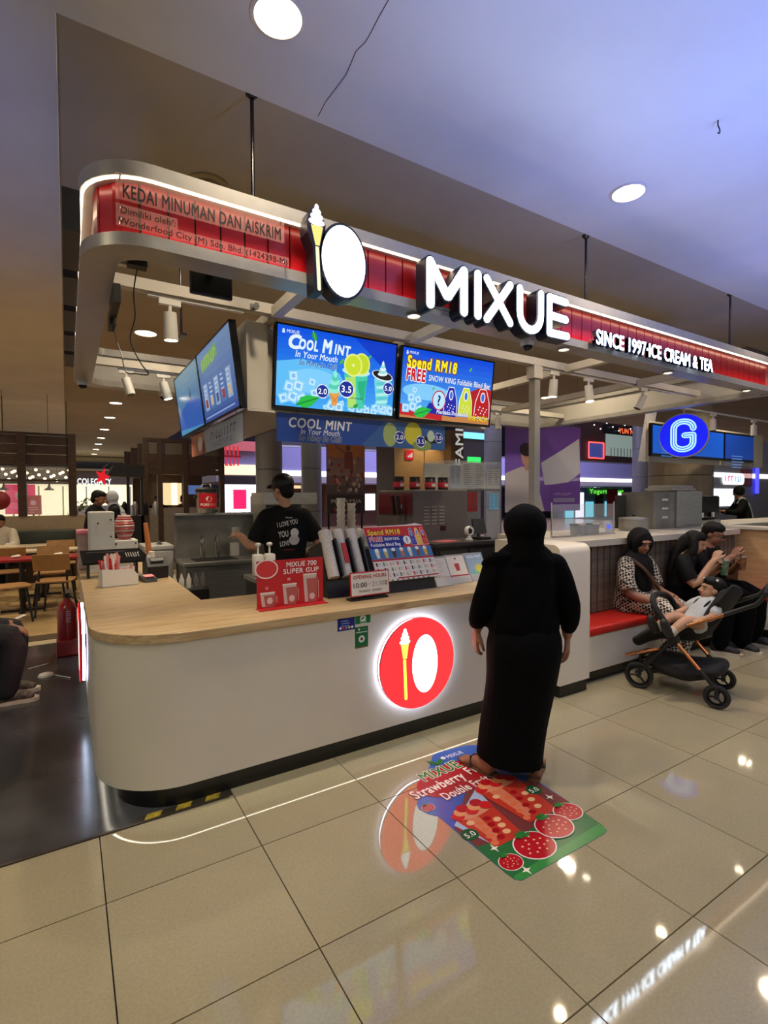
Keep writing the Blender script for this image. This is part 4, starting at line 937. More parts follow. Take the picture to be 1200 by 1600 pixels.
MB().prism([(-.08, 0), (.1, 0), (.1, .14), (-.02, .17), (-.09, .10)], (-.08, 0, 0), (0, 1, 0), (0, 0, 1), (1, 0, 0), .16).build('body', BLACK, t); MB().box((0, -.05, .15), (.10, .04, .01), 0, .5).build('paper_slot', mat('grey_plastic', (90, 90, 92), .4), t)
t = stand('paper_roll_pile', 'loose heap of white receipt paper and napkins at the worktop edge', 'paper', (.655, 5.12))
for k in range(5): MB().cyl((-.03+.03*(k % 3), -.05+.04*(k//3), .0), (-.03+.03*(k % 3), -.05+.04*(k//3), .05+.03*k), .03, .026, 14).build('paper_roll', WCARD, t, smooth=.6)
MB().box((-.02, -.30, .002), (.10, .10, .004), .3).build('napkin', WCARD, t)
# sealing machine with its pink film roll
t = stand('sealing_machine', 'white cup sealing machine with a pink film roll on the left arm of the worktop', 'machine', (.36, 5.30))
MB().bbox((-.10, .0, .27), (.20, .30, .54), .008).build('tower', TW, t); MB().bbox((.09, -.0, .14), (.20, .26, .28), .008).build('head', TW, t)
MB().cyl((.10, -.132, .14), (.10, -.142, .14), .065, n=28).build('dial', mat('grey_white_plastic', (190, 188, 182), .4), t, smooth=.6)
MB().cyl((.10, -.14, .14), (.10, -.146, .14), .055, n=28).build('dial_face', TW, t)
for x, z in ((.01, .25), (.17, .25), (.17, .03), (.01, .03)): MB().cyl((x, -.13, z), (x, -.136, z), .008, n=8).build('screw', BLACK, t)
for x, z in ((-.13, .44), (-.03, .32), (-.03, .47)): MB().cyl((x, -.15, z), (x, -.155, z), .007, n=8).build('screw', BLACK, t)
FILM = [mat('film_pink', (226, 110, 108), .35), mat('film_pale', (240, 208, 200), .35)]
for k in range(10): MB().lathe([(.045+.035*math.sin(PI*(k+.5)/10), .285+.022*k), (.05+.04*math.sin(PI*(k+.5)/10), .295+.022*k), (.045+.035*math.sin(PI*(k+.5)/10), .306+.022*k)], (.09, 0, 0), 24).build('film_band', FILM[k % 2], t, smooth=.6)
MB().cyl((.09, 0, .28), (.09, 0, .52), .02).build('film_core', TW, t)
# tub with pink lid
t = stand('storage_tub', 'clear tub with a pink lid next to the sealing machine', 'tub', (.155, 5.60))
MB().bbox((0, 0, .165), (.15, .26, .33), .012).build('tub', mat('frosted_tub', (206, 176, 172), .3, alpha=.75, vary=.1), t); MB().bbox((0, 0, .345), (.175, .28, .04), .012).build('lid', mat('pink_lid', (238, 140, 160), .4), t); MB().bbox((0, 0, .08), (.135, .24, .14), .01).build('powder', mat('cream_powder', (206, 190, 166), .8), t)
t = stand('orange_cone_sleeve', 'leaning stack of orange cone sleeves beside the sealing machine', 'cone sleeve', (.665, 5.42))
MB().cyl((.02, 0, 0), (-.02, 0, .42), .032, .02, 14).build('sleeve', mat('orange_cone', (226, 140, 84), .5), t, smooth=.6); MB().lathe([(.034, .0), (.036, .01), (.034, .02)], (.02, 0, 0), ring=True).build('rim', TW, t)
# ================================================================ people
SKIN = mat('skin_tan', (150, 104, 80), .5, vary=.06, scale=30); SKINL = mat('skin_light', (186, 140, 112), .5, vary=.06, scale=30)
HAIR = mat('black_hair', (12, 10, 10), .65, spec=.25, vary=.2, scale=60, stretch=(1, 1, .2)); CBLK = mat('black_cloth', (4, 4, 6), .9, vary=.2, scale=30, bump=.2, bscale=120, spec=.1)
CBLK2 = mat('black_cotton', (17, 17, 19), .8, vary=.2, scale=30, bump=.2, bscale=120, spec=.2); SOLE = mat('tan_sole', (112, 78, 56), .6); SHOEW = mat('off_white_sole', (196, 188, 172), .6, vary=.1); SHOEB = mat('dark_shoe', (26, 24, 25), .6)
EYEW = mat('eye_white', (176, 166, 156), .3, vary=0); LIP = mat('lip', (132, 66, 62), .5); BROW = mat('brow', (26, 18, 16), .8)
def gingham():
    m, N, L, b = _new('gingham_cloth'); MATS['gingham_cloth'] = m
    tc = N.new('ShaderNodeTexCoord'); mp = N.new('ShaderNodeMapping'); mp.inputs['Rotation'].default_value = (.35, .5, .6); L.new(tc.outputs['Object'], mp.inputs[0])
    c = N.new('ShaderNodeTexChecker'); c.inputs['Scale'].default_value = 46; c.inputs[1].default_value = (*srgb((196, 186, 172)), 1); c.inputs[2].default_value = (*srgb((18, 18, 20)), 1); L.new(mp.outputs[0], c.inputs['Vector'])
    L.new(c.outputs[0], b.inputs['Base Color']); b.inputs['Roughness'].default_value = .85; return m
GING = gingham()

def hand(b, wrist, d, n, side, curl=.35, s=1.):
    """palm and five fingers; d towards the fingertips, n out of the palm, side picks the thumb's edge"""
    w_, d, n = Vector(wrist), Vector(d).normalized(), Vector(n).normalized(); n = (n-d*n.dot(d)).normalized(); l = d.cross(n).normalized()*side
    for k, (off, kn, ln) in enumerate(((.030, .078, .066), (.010, .083, .075), (-.010, .080, .070), (-.028, .072, .055))):
        a = w_+l*off*.55*s; k1 = w_+l*off*s+d*kn*s
        limb(b, [a, k1], [.0155*s, .012*s], 8, False)
        p, dd, pts = k1, d.copy(), [k1]
        for j in range(3):
            ang = curl*(.6+.5*j); dd = (dd*math.cos(ang)+n*math.sin(ang)).normalized(); p = p+dd*(ln*s*(.45, .32, .23)[j]); pts.append(p)
        limb(b, pts, [.0105*s, .0098*s, .009*s, .0078*s], 8)
    a = w_+l*.018*s+d*.015*s; p1 = a+l*.028*s+d*.03*s+n*.008*s; p2 = p1+l*.012*s+d*.028*s+n*.010*s; p3 = p2+d*.024*s+n*.010*s
    limb(b, [a, p1, p2, p3], [.016*s, .0125*s, .0105*s, .0085*s], 8)

def head(b, c, R, s=1., neck=None, nose=1.):
    """skull, jaw, nose and ears about c, looking along R @ +y"""
    c = Vector(c); T = lambda p: c+R @ (Vector(p)*s)
    def ball(p, r):
        n0 = len(b.v); b.ball((0, 0, 0), tuple(x*s for x in r), 16, 11)
        for i in range(n0, len(b.v)): b.v[i] = tuple(T(Vector(p))+R @ Vector(b.v[i]))
    ball((0, -.012, .022), (.074, .092, .090)); ball((0, .022, -.035), (.062, .066, .072)); ball((0, .048, -.078), (.032, .032, .028))
    limb(b, [T((0, .083, .012)), T((0, .098, -.012)), T((0, .106, -.026))], [.009*s, .012*s, .014*s], 8); ball((.014, .092, -.028), (.010, .011, .009)); ball((-.014, .092, -.028), (.010, .011, .009))
    ball((0, .080, -.053), (.024, .014, .011)); ball((0, .082, .030), (.055, .012, .012))
    for q in (-1, 1): ball((.074*q, -.008, -.008), (.010, .020, .030))
    if neck: limb(b, [T((0, -.012, -.06)), Vector(neck)], [.050*s, .056*s], 12)
def face(parent, c, R, s=1., lips=LIP, glasses=False):
    c = Vector(c); T = lambda p: c+R @ (Vector(p)*s)
    def blob(name, p, r, m):
        bb = MB().ball((0, 0, 0), tuple(x*s for x in r), 10, 7); bb.v = [tuple(T(p)+R @ Vector(v)) for v in bb.v]; return bb.build(name, m, parent, smooth=True)
    for q in (-1, 1):
        blob('eye', (.030*q, .079, .004), (.0115, .007, .0045), EYEW); blob('pupil', (.030*q, .0865, .004), (.0055, .003, .0044), BROW); blob('eyebrow', (.031*q, .086, .026), (.017, .006, .0035), BROW)
    blob('mouth', (0, .0905, -.054), (.021, .006, .0075), lips)
    if glasses:
        g = MB()
        for q in (-1, 1): g.tube([T((.031*q+.024*math.cos(t), .098, .002+.017*math.sin(t))) for t in [2*PI*i/14 for i in range(15)]], .0022*s, 6); g.tube([T((.055*q, .097, .005)), T((.078*q, .0, .005))], .002*s, 6)
        g.tube([T((-.008, .1, .004)), T((.008, .1, .004))], .002*s, 6); g.build('glasses', BLACK, parent, smooth=True)
def hairball(parent, c, R, s=1., long=None, m=None, name='hair'):
    """hair cap with the face left open; long = list of (points, radii) locks"""
    c = Vector(c); T = lambda p: c+R @ (Vector(p)*s); b = MB()
    for p, r in (((0, -.030, .040), (.086, .092, .092)), ((0, .012, .078), (.074, .078, .052)), ((0, -.06, -.02), (.075, .055, .075))):
        n0 = len(b.v); b.ball((0, 0, 0), tuple(x*s for x in r), 16, 11)
        for i in range(n0, len(b.v)): b.v[i] = tuple(T(p)+R @ Vector(b.v[i]))
    for pts, rad in (long or []): limb(b, pts, rad)
    return fuse(b, name, m or HAIR, parent, .009, 4, .0012, 90)
def rot(yaw=0, pitch=0, roll=0): return Matrix.Rotation(yaw, 3, 'Z') @ Matrix.Rotation(pitch, 3, 'X') @ Matrix.Rotation(roll, 3, 'Y')
def foot(b, heel, d, s=1.):
    h, d = Vector(heel), Vector(d).normalized(); l = Vector((-d.y, d.x, 0))
    limb(b, [h+Vector((0, 0, .11*s)), h+Vector((0, 0, .05*s))], [.038*s, .036*s]); limb(b, [h+Vector((0, 0, .030*s)), h+d*.09*s+Vector((0, 0, .038*s)), h+d*.165*s+Vector((0, 0, .022*s))], [.030*s, .034*s, (.040*s, .018*s)])
    for k in range(5): 
        q = h+d*.165*s+l*((k-2)*.016*s)+Vector((0, 0, .016*s)); limb(b, [q, q+d*(.045-.005*abs(k-1))*s], [.011*s, .009*s], 8, False)
def shoe(parent, heel, d, m, sm, s=1., tilt=0.):
    h, d = Vector(heel), Vector(d).normalized(); l = Vector((-d.y, d.x, 0)); u = Vector((0, 0, 1))
    pl = [(-.035, -.032), (.02, -.036), (.10, -.036), (.16, -.044), (.21, -.038), (.235, -.015), (.235, .015), (.21, .036), (.16, .042), (.10, .034), (.02, .036), (-.035, .032)]
    if tilt: u = (u*math.cos(tilt)+d*math.sin(tilt)); d = d*math.cos(tilt)-Vector((0, 0, 1))*math.sin(tilt)
    MB().prism([(x*s, y*s) for x, y in pl], h, d, l, u, .028*s).build('sole', sm, parent)
    b = MB(); limb(b, [h+u*.085*s, h+u*.05*s], [.045*s, .046*s]); limb(b, [h+u*.055*s, h+d*.09*s+u*.06*s, h+d*.18*s+u*.038*s], [.042*s, .043*s, (.040*s, .03*s)])
    fuse(b, 'shoe', m, parent, .009, 3)

# ---------------------------------------------------------------- customer in black, seen from behind
W = thing('person', 'customer in a black headscarf, black top and long black skirt standing at the counter', 'person', onZ(797, 1207), -.57)
b = MB(); R0 = rot()
limb(b, [(.08, 0, .92), (.08, 0, 1.05), (.08, 0, 1.22)], [(.16, .10), (.15, .095), (.15, .085)]); head(b, (.08, .02, 1.41), R0, 1, (.08, 0, 1.2))
for sx, hip, knee, ank in ((-1, (0, 0, .85), (-.06, .03, .47), (-.125, -.01, .09)), (1, (.13, 0, .85), (.14, .02, .47), (.125, -.04, .09))):
    limb(b, [hip, knee, ank], [.09, .06, .038])
foot(b, (-.125, -.02, 0), (-.62, .78, 0)); foot(b, (.125, -.06, 0), (.38, .92, 0))
limb(b, [(-.08, 0, 1.19), (-.15, -.02, 1.0), (-.172, .05, .85), (-.178, .075, .81)], [.05, .042, .034, .027]); hand(b, (-.178, .078, .805), (-.10, .12, -1), (1, .25, 0), 1, .45, 1.05)
limb(b, [(.25, 0, 1.19), (.31, -.03, 1.0), (.335, .04, .82), (.342, .06, .775)], [.05, .042, .034, .027]); hand(b, (.342, .063, .77), (.06, .10, -1), (-1, .25, 0), -1, .38, 1.08)
fuse(b, 'body', SKIN, W, .0055, 2)
b = MB(); n0 = 0
b.ball((.08, .0, 1.415), (.120, .135, .126), 20, 13); limb(b, [(.08, .0, 1.40), (.08, -.015, 1.31), (.082, -.01, 1.25), (.085, 0, 1.20)], [(.116, .122), (.102, .11), (.13, .12), (.19, .11)])
fuse(b, 'headscarf', CBLK, W, .009, 5, .002, 34)
b = MB()
limb(b, [(.08, 0, 1.225), (.08, -.005, 1.12), (.075, -.005, .98), (.068, -.005, .87), (.065, 0, .815)], [(.17, .105), (.178, .13), (.182, .145), (.205, .155), (.20, .15)], 20, ends=False)
limb(b, [(-.07, 0, 1.20), (.23, 0, 1.20)], [.062, .062])
limb(b, [(-.085, 0, 1.195), (-.155, -.025, 1.02), (-.172, .02, .90), (-.174, .055, .845)], [.066, .062, .058, .045], ends=False); limb(b, [(.245, 0, 1.195), (.312, -.035, 1.02), (.332, .01, .88), (.337, .045, .815)], [.066, .062, .056, .044], ends=False)
limb(b, [(-.15, -.02, 1.205), (-.10, -.05, 1.24), (-.02, -.07, 1.255)], [.02, .026, .02])
fuse(b, 'top', CBLK, W, .008, 3, .005, 30)
b = MB(); limb(b, [(.062, 0, .86), (.07, -.01, .74), (.06, -.005, .55), (.02, 0, .3), (-.005, 0, .085)], [(.185, .14), (.212, .175), (.20, .17), (.185, .165), (.192, .175)], 24, ends=False)
fuse(b, 'skirt', mat('black_skirt_cloth', (4, 4, 7), .85, vary=.2, scale=20, spec=.12), W, .01, 3, .004, 22)
for h_, d_ in (((-.125, -.02, 0), (-.62, .78, 0)), ((.125, -.06, 0), (.38, .92, 0))):
    h_, d_ = Vector(h_), Vector(d_).normalized(); l_ = Vector((-d_.y, d_.x, 0))
    pl = [(-.045, -.03), (.05, -.036), (.15, -.045), (.215, -.03), (.225, .02), (.16, .042), (.05, .035), (-.045, .03), (-.055, 0)]
    MB().prism(pl, h_+Vector((0, 0, .002)), d_, l_, (0, 0, 1), .014).build('sandal_sole', SOLE, W)
    MB().tube([h_+d_*.10+l_*.042+Vector((0, 0, .015)), h_+d_*.12+l_*.02+Vector((0, 0, .062)), h_+d_*.12-l_*.02+Vector((0, 0, .062)), h_+d_*.10-l_*.042+Vector((0, 0, .015))], .007, 6).build('sandal_strap', BLACK, W, smooth=True)
    MB().tube([h_-d_*.02+l_*.035+Vector((0, 0, .02)), h_-d_*.045+Vector((0, 0, .055)), h_-d_*.02-l_*.035+Vector((0, 0, .02))], .005, 6).build('heel_strap', SOLE, W, smooth=True)

# ---------------------------------------------------------------- seated figures on the red bench (local +y is the way they face)
SEAT = .475
def seated(label, loc, rz, s=1.):
    return thing('person', label, 'person', loc, rz)
def lap(b, s=1., hipw=.09, knee=(.11, .40), kz=.50, foot_y=.38, r=(.095, .075, .05)):
    for q in (-1, 1): limb(b, [(hipw*q, -.02, SEAT+.09), (knee[0]*q, knee[1], kz), (knee[0]*q, foot_y, .10)], r)

# woman in checked clothes
G = seated('seated woman in a black headscarf and black-and-white checked clothes, looking at the pram', (4.70, 2.92, 0), PI+.05)
Rh = rot(-.45, -.25)          # head turned to her pram and down
b = MB(); limb(b, [(0, 0, .55), (0, -.02, .75), (0, 0, .95)], [(.15, .12), (.14, .11), (.15, .085)]); head(b, (0, .05, 1.13), Rh, 1.02, (0, 0, .94))
lap(b)
foot(b, (.11, .36, 0), (0, 1, 0)); foot(b, (-.11, .36, 0), (0, 1, 0))
limb(b, [(.19, 0, .93), (.235, .07, .68), (.13, .30, .60), (.10, .325, .595)], [.05, .045, .034, .028]); hand(b, (.10, .33, .595), (-.45, .8, -.25), (-.2, -.2, -1), 1, .35)
limb(b, [(-.19, 0, .93), (-.235, .07, .68), (-.12, .31, .62), (-.09, .335, .61)], [.05, .045, .034, .028]); hand(b, (-.085, .34, .61), (.35, .8, -.35), (.2, -.2, -1), -1, .4)
fuse(b, 'body', SKIN, G, .007, 2); face(G, (0, .05, 1.13), Rh, 1.02)
b = MB(); c = Vector((0, .05, 1.13)); T = lambda p: c+Rh @ Vector(p)
b.ball(T((0, -.030, .022)), (.108, .112, .122), 18, 12)
b.tube([T((.082*math.cos(t)*1.0, .035, -.005+.102*math.sin(t))) for t in [2*PI*i/20 for i in range(21)]], .022, 10)
limb(b, [T((0, -.045, -.07)), T((0, -.02, -.135)), (0, .04, .95), (0, .07, .86), (.02, .10, .70)], [(.080, .065), (.085, .075), (.13, .095), (.15, .08), (.10, .05)]); limb(b, [(.0, -.02, 1.0), (.11, 0, .94)], [.09, .07]); limb(b, [(.0, -.02, 1.0), (-.11, 0, .94)], [.09, .07])
fuse(b, 'headscarf', CBLK2, G, .008, 3, .002, 40)
b = MB(); limb(b, [(0, -.02, .50), (0, -.02, .60), (0, -.02, .75), (0, 0, .92)], [(.21, .17), (.20, .17), (.18, .14), (.19, .10)], 18)
limb(b, [(.16, 0, .93), (.225, .03, .82), (.245, .07, .70)], [.08, .08, .075], ends=False); limb(b, [(-.16, 0, .93), (-.225, .03, .82), (-.245, .07, .70)], [.08, .08, .075], ends=False)
fuse(b, 'blouse', GING, G, .010, 3, .004, 24)
b = MB(); lap(b, r=(.12, .092, .075), foot_y=.36); limb(b, [(-.09, .0, .56), (.09, .0, .56)], [.12, .12]); fuse(b, 'trousers', GING, G, .010, 3, .004, 24)
MB().tube(smoothpath([(.16, .05, .98), (.10, .15, .88), (.0, .20, .74), (-.10, .20, .64)], 5), .017, 8).build('bag_strap', mat('brown_leather', (84, 54, 38), .5), G, smooth=True)
MB().tube([(-.10+.034*math.cos(t), .318, .617+.034*math.sin(t)) for t in [2*PI*i/14 for i in range(15)]], .006, 6).build('bracelet', mat('gold', (200, 160, 70), .3, metal=1), G, smooth=True)
shoe(G, (.11, .34, 0), (0, 1, 0), SHOEB, SHOEW); shoe(G, (-.11, .34, 0), (0, 1, 0), SHOEB, SHOEW)
b = MB(); b.bbox((-.02, .22, .60), (.24, .12, .12), .03, 3); b.build('handbag', mat('brown_leather', (84, 54, 38), .5), G, smooth=.8)

# long-haired woman drinking
L_ = seated('seated woman in black with long dark hair, sipping from a green cup', (5.50, 2.93, 0), PI+.35)
Rh = rot(.25, -.35); c = Vector((.0, .14, 1.09))
b = MB(); limb(b, [(0, 0, .55), (0, .02, .75), (0, .06, .93)], [(.14, .11), (.13, .10), (.14, .08)]); head(b, c, Rh, .98, (0, .06, .92)); lap(b, kz=.52)
foot(b, (.11, .36, 0), (0, 1, 0)); foot(b, (-.11, .36, 0), (0, 1, 0))
limb(b, [(.17, .06, .91), (.23, .16, .69), (.11, .30, .90), (.085, .315, .925)], [.048, .042, .033, .027]); hand(b, (.08, .32, .93), (-.45, .3, .9), (-.8, .2, -.3), -1, .7)
limb(b, [(-.17, .06, .91), (-.22, .18, .70), (-.06, .34, .84), (-.04, .355, .85)], [.048, .042, .033, .027]); hand(b, (-.035, .36, .855), (.6, .2, .6), (.5, -.3, .2), 1, .7)
fuse(b, 'body', SKINL, L_, .007, 2); face(L_, c, Rh, .98)
T = lambda p: c+Rh @ Vector(p)
hairball(L_, c, Rh, .98, [([T((.06, -.03, .03)), T((.085, .0, -.08)), (.10, .05, .90), (.13, .03, .76)], [.04, .045, .05, .03]), ([T((-.06, -.03, .03)), T((-.08, -.01, -.08)), (-.10, .03, .92), (-.11, .0, .76)], [.04, .045, .05, .03]), ([T((0, -.08, .0)), (0, -.02, .98), (.02, -.06, .80), (.02, -.08, .66)], [.07, (.12, .06), (.13, .06), (.09, .04)])])
b = MB(); limb(b, [(0, 0, .50), (0, .0, .60), (0, .02, .75), (0, .06, .90)], [(.18, .14), (.165, .13), (.16, .12), (.17, .09)], 18); limb(b, [(.14, .06, .905), (.20, .09, .82), (.228, .14, .73)], [.082, .08, .07], ends=False); limb(b, [(-.14, .06, .905), (-.20, .10, .82), (-.225, .15, .73)], [.082, .08, .07], ends=False)
fuse(b, 'shirt', CBLK2, L_, .010, 3, .003, 30)
b = MB(); lap(b, kz=.52, r=(.115, .088, .075)); limb(b, [(-.08, 0, .56), (.08, 0, .56)], [.11, .11]); fuse(b, 'trousers', CBLK, L_, .010, 3, .003, 26)
shoe(L_, (.11, .34, 0), (0, 1, 0), SHOEB, SHOEW); shoe(L_, (-.11, .34, 0), (0, 1, 0), SHOEB, SHOEW)
cp = thing('drink_cup', 'clear cup of green drink held by the long-haired woman', 'cup', L_.matrix_basis @ Vector((.02, .40, .78)))
MB().lathe([(.030, 0), (.042, .14), (.044, .145), (.040, .146)], n=18).build('cup', mat('green_drink', (96, 130, 104), .2, vary=.3, scale=20), cp, smooth=.6); MB().lathe([(.044, .145), (.042, .16), (.01, .165)], n=18).build('lid', GLASS, cp, smooth=.6); MB().cyl((0, 0, .05), (-.01, .02, .26), .006, n=8).build('straw', mat('green_straw', (60, 110, 80), .4), cp)

# man with glasses
M_ = seated('seated man in black with glasses, sipping a drink beside the long-haired woman', (5.98, 2.93, 0), PI+.05)
Rh = rot(.10, -.35); c = Vector((.0, .10, 1.16))
b = MB(); limb(b, [(0, 0, .55), (0, .0, .78), (0, .03, 1.0)], [(.15, .12), (.15, .11), (.17, .09)]); head(b, c, Rh, 1.04, (0, .03, .98))
for q, k in ((-1, (-.14, .44, .53)), (1, (.20, .46, .54))): limb(b, [(.09*q, 0, .57), k, (k[0], k[1]+.02, .10)], [.095, .075, .05])
foot(b, (.20, .42, 0), (0, 1, 0)); foot(b, (-.14, .42, 0), (0, 1, 0))
limb(b, [(.20, .03, .97), (.25, .14, .74), (.10, .30, .92), (.08, .315, .94)], [.052, .046, .036, .029]); hand(b, (.075, .32, .945), (-.4, .3, .8), (-.8, .2, -.3), -1, .7)
limb(b, [(-.20, .03, .97), (-.25, .16, .74), (-.08, .33, .86), (-.05, .345, .87)], [.052, .046, .036, .029]); hand(b, (-.045, .35, .875), (.6, .2, .5), (.5, -.3, .2), 1, .7)
fuse(b, 'body', SKIN, M_, .007, 2); face(M_, c, Rh, 1.04, glasses=True); hairball(M_, c, Rh, 1.04)
b = MB(); limb(b, [(0, -.01, .50), (0, 0, .62), (0, .0, .80), (0, .03, .97)], [(.19, .15), (.18, .14), (.19, .13), (.20, .10)], 18); limb(b, [(.17, .03, .97), (.235, .08, .86), (.255, .13, .76)], [.078, .075, .068], ends=False); limb(b, [(-.17, .03, .97), (-.235, .09, .86), (-.25, .15, .76)], [.078, .075, .068], ends=False)
fuse(b, 'shirt', CBLK2, M_, .010, 3, .003, 30)
b = MB()
for q, k in ((-1, (-.14, .44, .53)), (1, (.20, .46, .54))): limb(b, [(.09*q, 0, .57), k, (k[0], k[1]+.0, .10)], [.12, .095, .085])
limb(b, [(-.08, 0, .56), (.08, 0, .56)], [.12, .12]); fuse(b, 'trousers', CBLK, M_, .010, 3, .004, 26)
shoe(M_, (.20, .40, 0), (.1, 1, 0), SHOEB, SHOEW, 1.08); shoe(M_, (-.14, .40, 0), (0, 1, 0), SHOEB, SHOEW, 1.08)
cp2 = thing('drink_cup', 'small drink cup held up by the man with glasses', 'cup', M_.matrix_basis @ Vector((.02, .39, .80)))
MB().lathe([(.028, 0), (.038, .13), (.040, .135), (.036, .136)], n=18).build('cup', mat('amber_drink', (140, 96, 70), .2, vary=.3, scale=20), cp2, smooth=.6); MB().lathe([(.04, .135), (.036, .15), (.01, .152)], n=18).build('lid', GLASS, cp2, smooth=.6); MB().cyl((0, 0, .05), (-.01, .02, .24), .006, n=8).build('straw', BLACK, cp2)

# ---------------------------------------------------------------- shop worker in cap
K = thing('person', 'kiosk worker in a black cap and a printed black T-shirt, back turned, behind the counter', 'person', (1.70, 4.45, 0), -.15)
Rh = rot(.55, -.15); c = Vector((-.02, .02, 1.655))
b = MB(); limb(b, [(0, 0, .95), (0, 0, 1.15), (0, 0, 1.42)], [(.15, .10), (.15, .10), (.18, .09)]); head(b, c, Rh, 1.03, (0, -.01, 1.44))
for q in (-1, 1): limb(b, [(.09*q, 0, .9), (.10*q, .02, .48), (.10*q, -.02, .08)], [.095, .065, .042]); foot(b, (.10*q, -.04, 0), (0, 1, 0))
limb(b, [(-.20, 0, 1.40), (-.275, .02, 1.14), (-.37, .20, 1.22), (-.38, .225, 1.225)], [.05, .046, .036, .03]); hand(b, (-.385, .23, 1.23), (-.3, .9, .25), (.3, 0, -1), 1, .5)
limb(b, [(.20, 0, 1.40), (.30, -.02, 1.15), (.24, .18, 1.03), (.235, .20, 1.02)], [.05, .046, .036, .03]); hand(b, (.23, .205, 1.02), (-.2, .9, -.2), (-.3, 0, -1), -1, .5)
fuse(b, 'body', SKINL, K, .007, 2); face(K, c, Rh, 1.03)
b = MB(); limb(b, [(0, 0, .93), (0, .0, 1.05), (0, 0, 1.25), (0, 0, 1.42)], [(.195, .135), (.185, .13), (.205, .13), (.195, .10)], 20); limb(b, [(-.165, 0, 1.40), (-.235, .01, 1.28), (-.268, .02, 1.19)], [.085, .085, .078], ends=False); limb(b, [(.165, 0, 1.40), (.245, -.005, 1.28), (.288, -.01, 1.19)], [.085, .085, .078], ends=False); limb(b, [(-.14, -.01, 1.44), (.14, -.01, 1.44)], [.05, .05])
ts = fuse(b, 'tshirt', CBLK2, K, .009, 3, .003, 26)
b = MB()
for q in (-1, 1): limb(b, [(.09*q, 0, .93), (.10*q, .02, .48), (.10*q, -.02, .06)], [.12, .085, .075])
fuse(b, 'trousers', mat('charcoal_trousers', (34, 34, 36), .8), K, .012, 3)
for q in (-1, 1): shoe(K, (.10*q, -.05, 0), (0, 1, 0), SHOEB, SHOEB, 1.08)
# white slogan print that lies on the curved back
def on_back(P, parent, target, name, y0=-.4):
    o = P.build(name, parent, (0, y0, 0), (1, 0, 0), (0, 0, 1), world=False)
    from mathutils.bvhtree import BVHTree
    bv = BVHTree.FromPolygons([v.co for v in target.data.vertices], [tuple(p.vertices) for p in target.data.polygons])
    for v in o.data.vertices:
        h = bv.ray_cast(Vector((v.co.x, y0, v.co.z)), Vector((0, 1, 0)))
        if h[0] is not None: v.co.y = h[0].y-.004-.3*(y0-v.co.y)
P = Print(1, 1); CWH = (214, 212, 210)
P.text('Mixue', -.02, 1.395, .014, CWH, .03, w=.06); P.text('I LOVE YOU', -.095, 1.315, .044, CWH, .03, .1, w=.19, rot=.18); P.text('YOU', -.085, 1.225, .055, CWH, .03, .1, w=.085, rot=.12); P.oval(.055, 1.265, .040, .040, CWH); P.oval(.05, 1.20, .05, .045, (190, 188, 186)); P.text('LOVE YOU', -.075, 1.145, .046, CWH, .03, .1, w=.165, rot=.14); P.rect(-.05, 1.11, .1, .008, (120, 24, 40))
on_back(P, K, ts, 'slogan_print')
hairball(K, c, Rh, 1.0)
T = lambda p: c+Rh @ (Vector(p)*1.03)
b = MB(); b.ball((0, 0, 0), (.096, .108, .092), 18, 12); b.v = [tuple(T(Vector((0, -.012, .055))+Vector(v))) for v in b.v if True]
fuse(b, 'cap', mat('black_cap', (12, 12, 13), .45), K, .008, 3)
pl = [(-.075, 0), (-.068, .05), (-.04, .085), (0, .095), (.04, .085), (.068, .05), (.075, 0)]
MB().prism(pl, T((0, .075, .048)), Rh @ Vector((1, 0, 0)), Rh @ Vector((0, 1, -.15)), Rh @ Vector((0, .1, 1)), .008).build('cap_peak', mat('black_cap', (12, 12, 13), .45), K)
cu = thing('plastic_cup', 'clear plastic cup in the kiosk worker\'s hand', 'cup', K.matrix_basis @ Vector((-.40, .33, 1.19))); MB().lathe([(.028, 0), (.04, .11), (.042, .112), (.038, .113)], n=16).build('cup', mat('milky_cup', (220, 216, 206), .3, alpha=.8), cu, smooth=.6); MB().lathe([(.027, .004), (.034, .06), (.001, .062)], n=16).build('drink', mat('milk_tea', (196, 160, 120), .4), cu)

# ---------------------------------------------------------------- man at the left edge of the picture, crouching on a low stool
A = thing('person', 'person in dark clothes and worn trainers seated low at the picture\'s left edge', 'person', (-.86, 4.95, 0), -PI/2)
Rh = rot(.1, -.4); c = Vector((0, .20, 1.06))
b = MB(); limb(b, [(0, 0, .48), (0, .05, .68), (0, .12, .88)], [(.15, .12), (.15, .11), (.17, .09)]); head(b, c, Rh, 1.02, (0, .13, .88))
for q in (-1, 1): limb(b, [(.09*q, 0, .48), (.12*q, .46, .52), (.12*q, .45, .09)], [.09, .07, .045]); foot(b, (.12*q, .42, 0), (0, 1, 0))
limb(b, [(.2, .12, .86), (.24, .24, .62), (.10, .44, .58), (.08, .46, .575)], [.052, .046, .036, .029]); hand(b, (.075, .465, .57), (-.4, .8, -.3), (-.2, -.2, -1), 1, .4)
limb(b, [(-.2, .12, .86), (-.24, .24, .62), (-.10, .44, .58), (-.08, .46, .575)], [.052, .046, .036, .029]); hand(b, (-.075, .465, .57), (.4, .8, -.3), (.2, -.2, -1), -1, .4)
fuse(b, 'body', SKIN, A, .008, 2); face(A, c, Rh, 1.02); hairball(A, c, Rh, 1.02)
b = MB(); limb(b, [(0, 0, .44), (0, .04, .6), (0, .08, .72), (0, .12, .87)], [(.19, .16), (.19, .15), (.19, .13), (.19, .10)], 18)
for q in (-1, 1): limb(b, [(.17*q, .12, .86), (.235*q, .22, .66), (.17*q, .36, .60)], [.08, .07, .055], ends=False)
fuse(b, 'jacket', CBLK2, A, .010, 3, .004, 24)
b = MB()
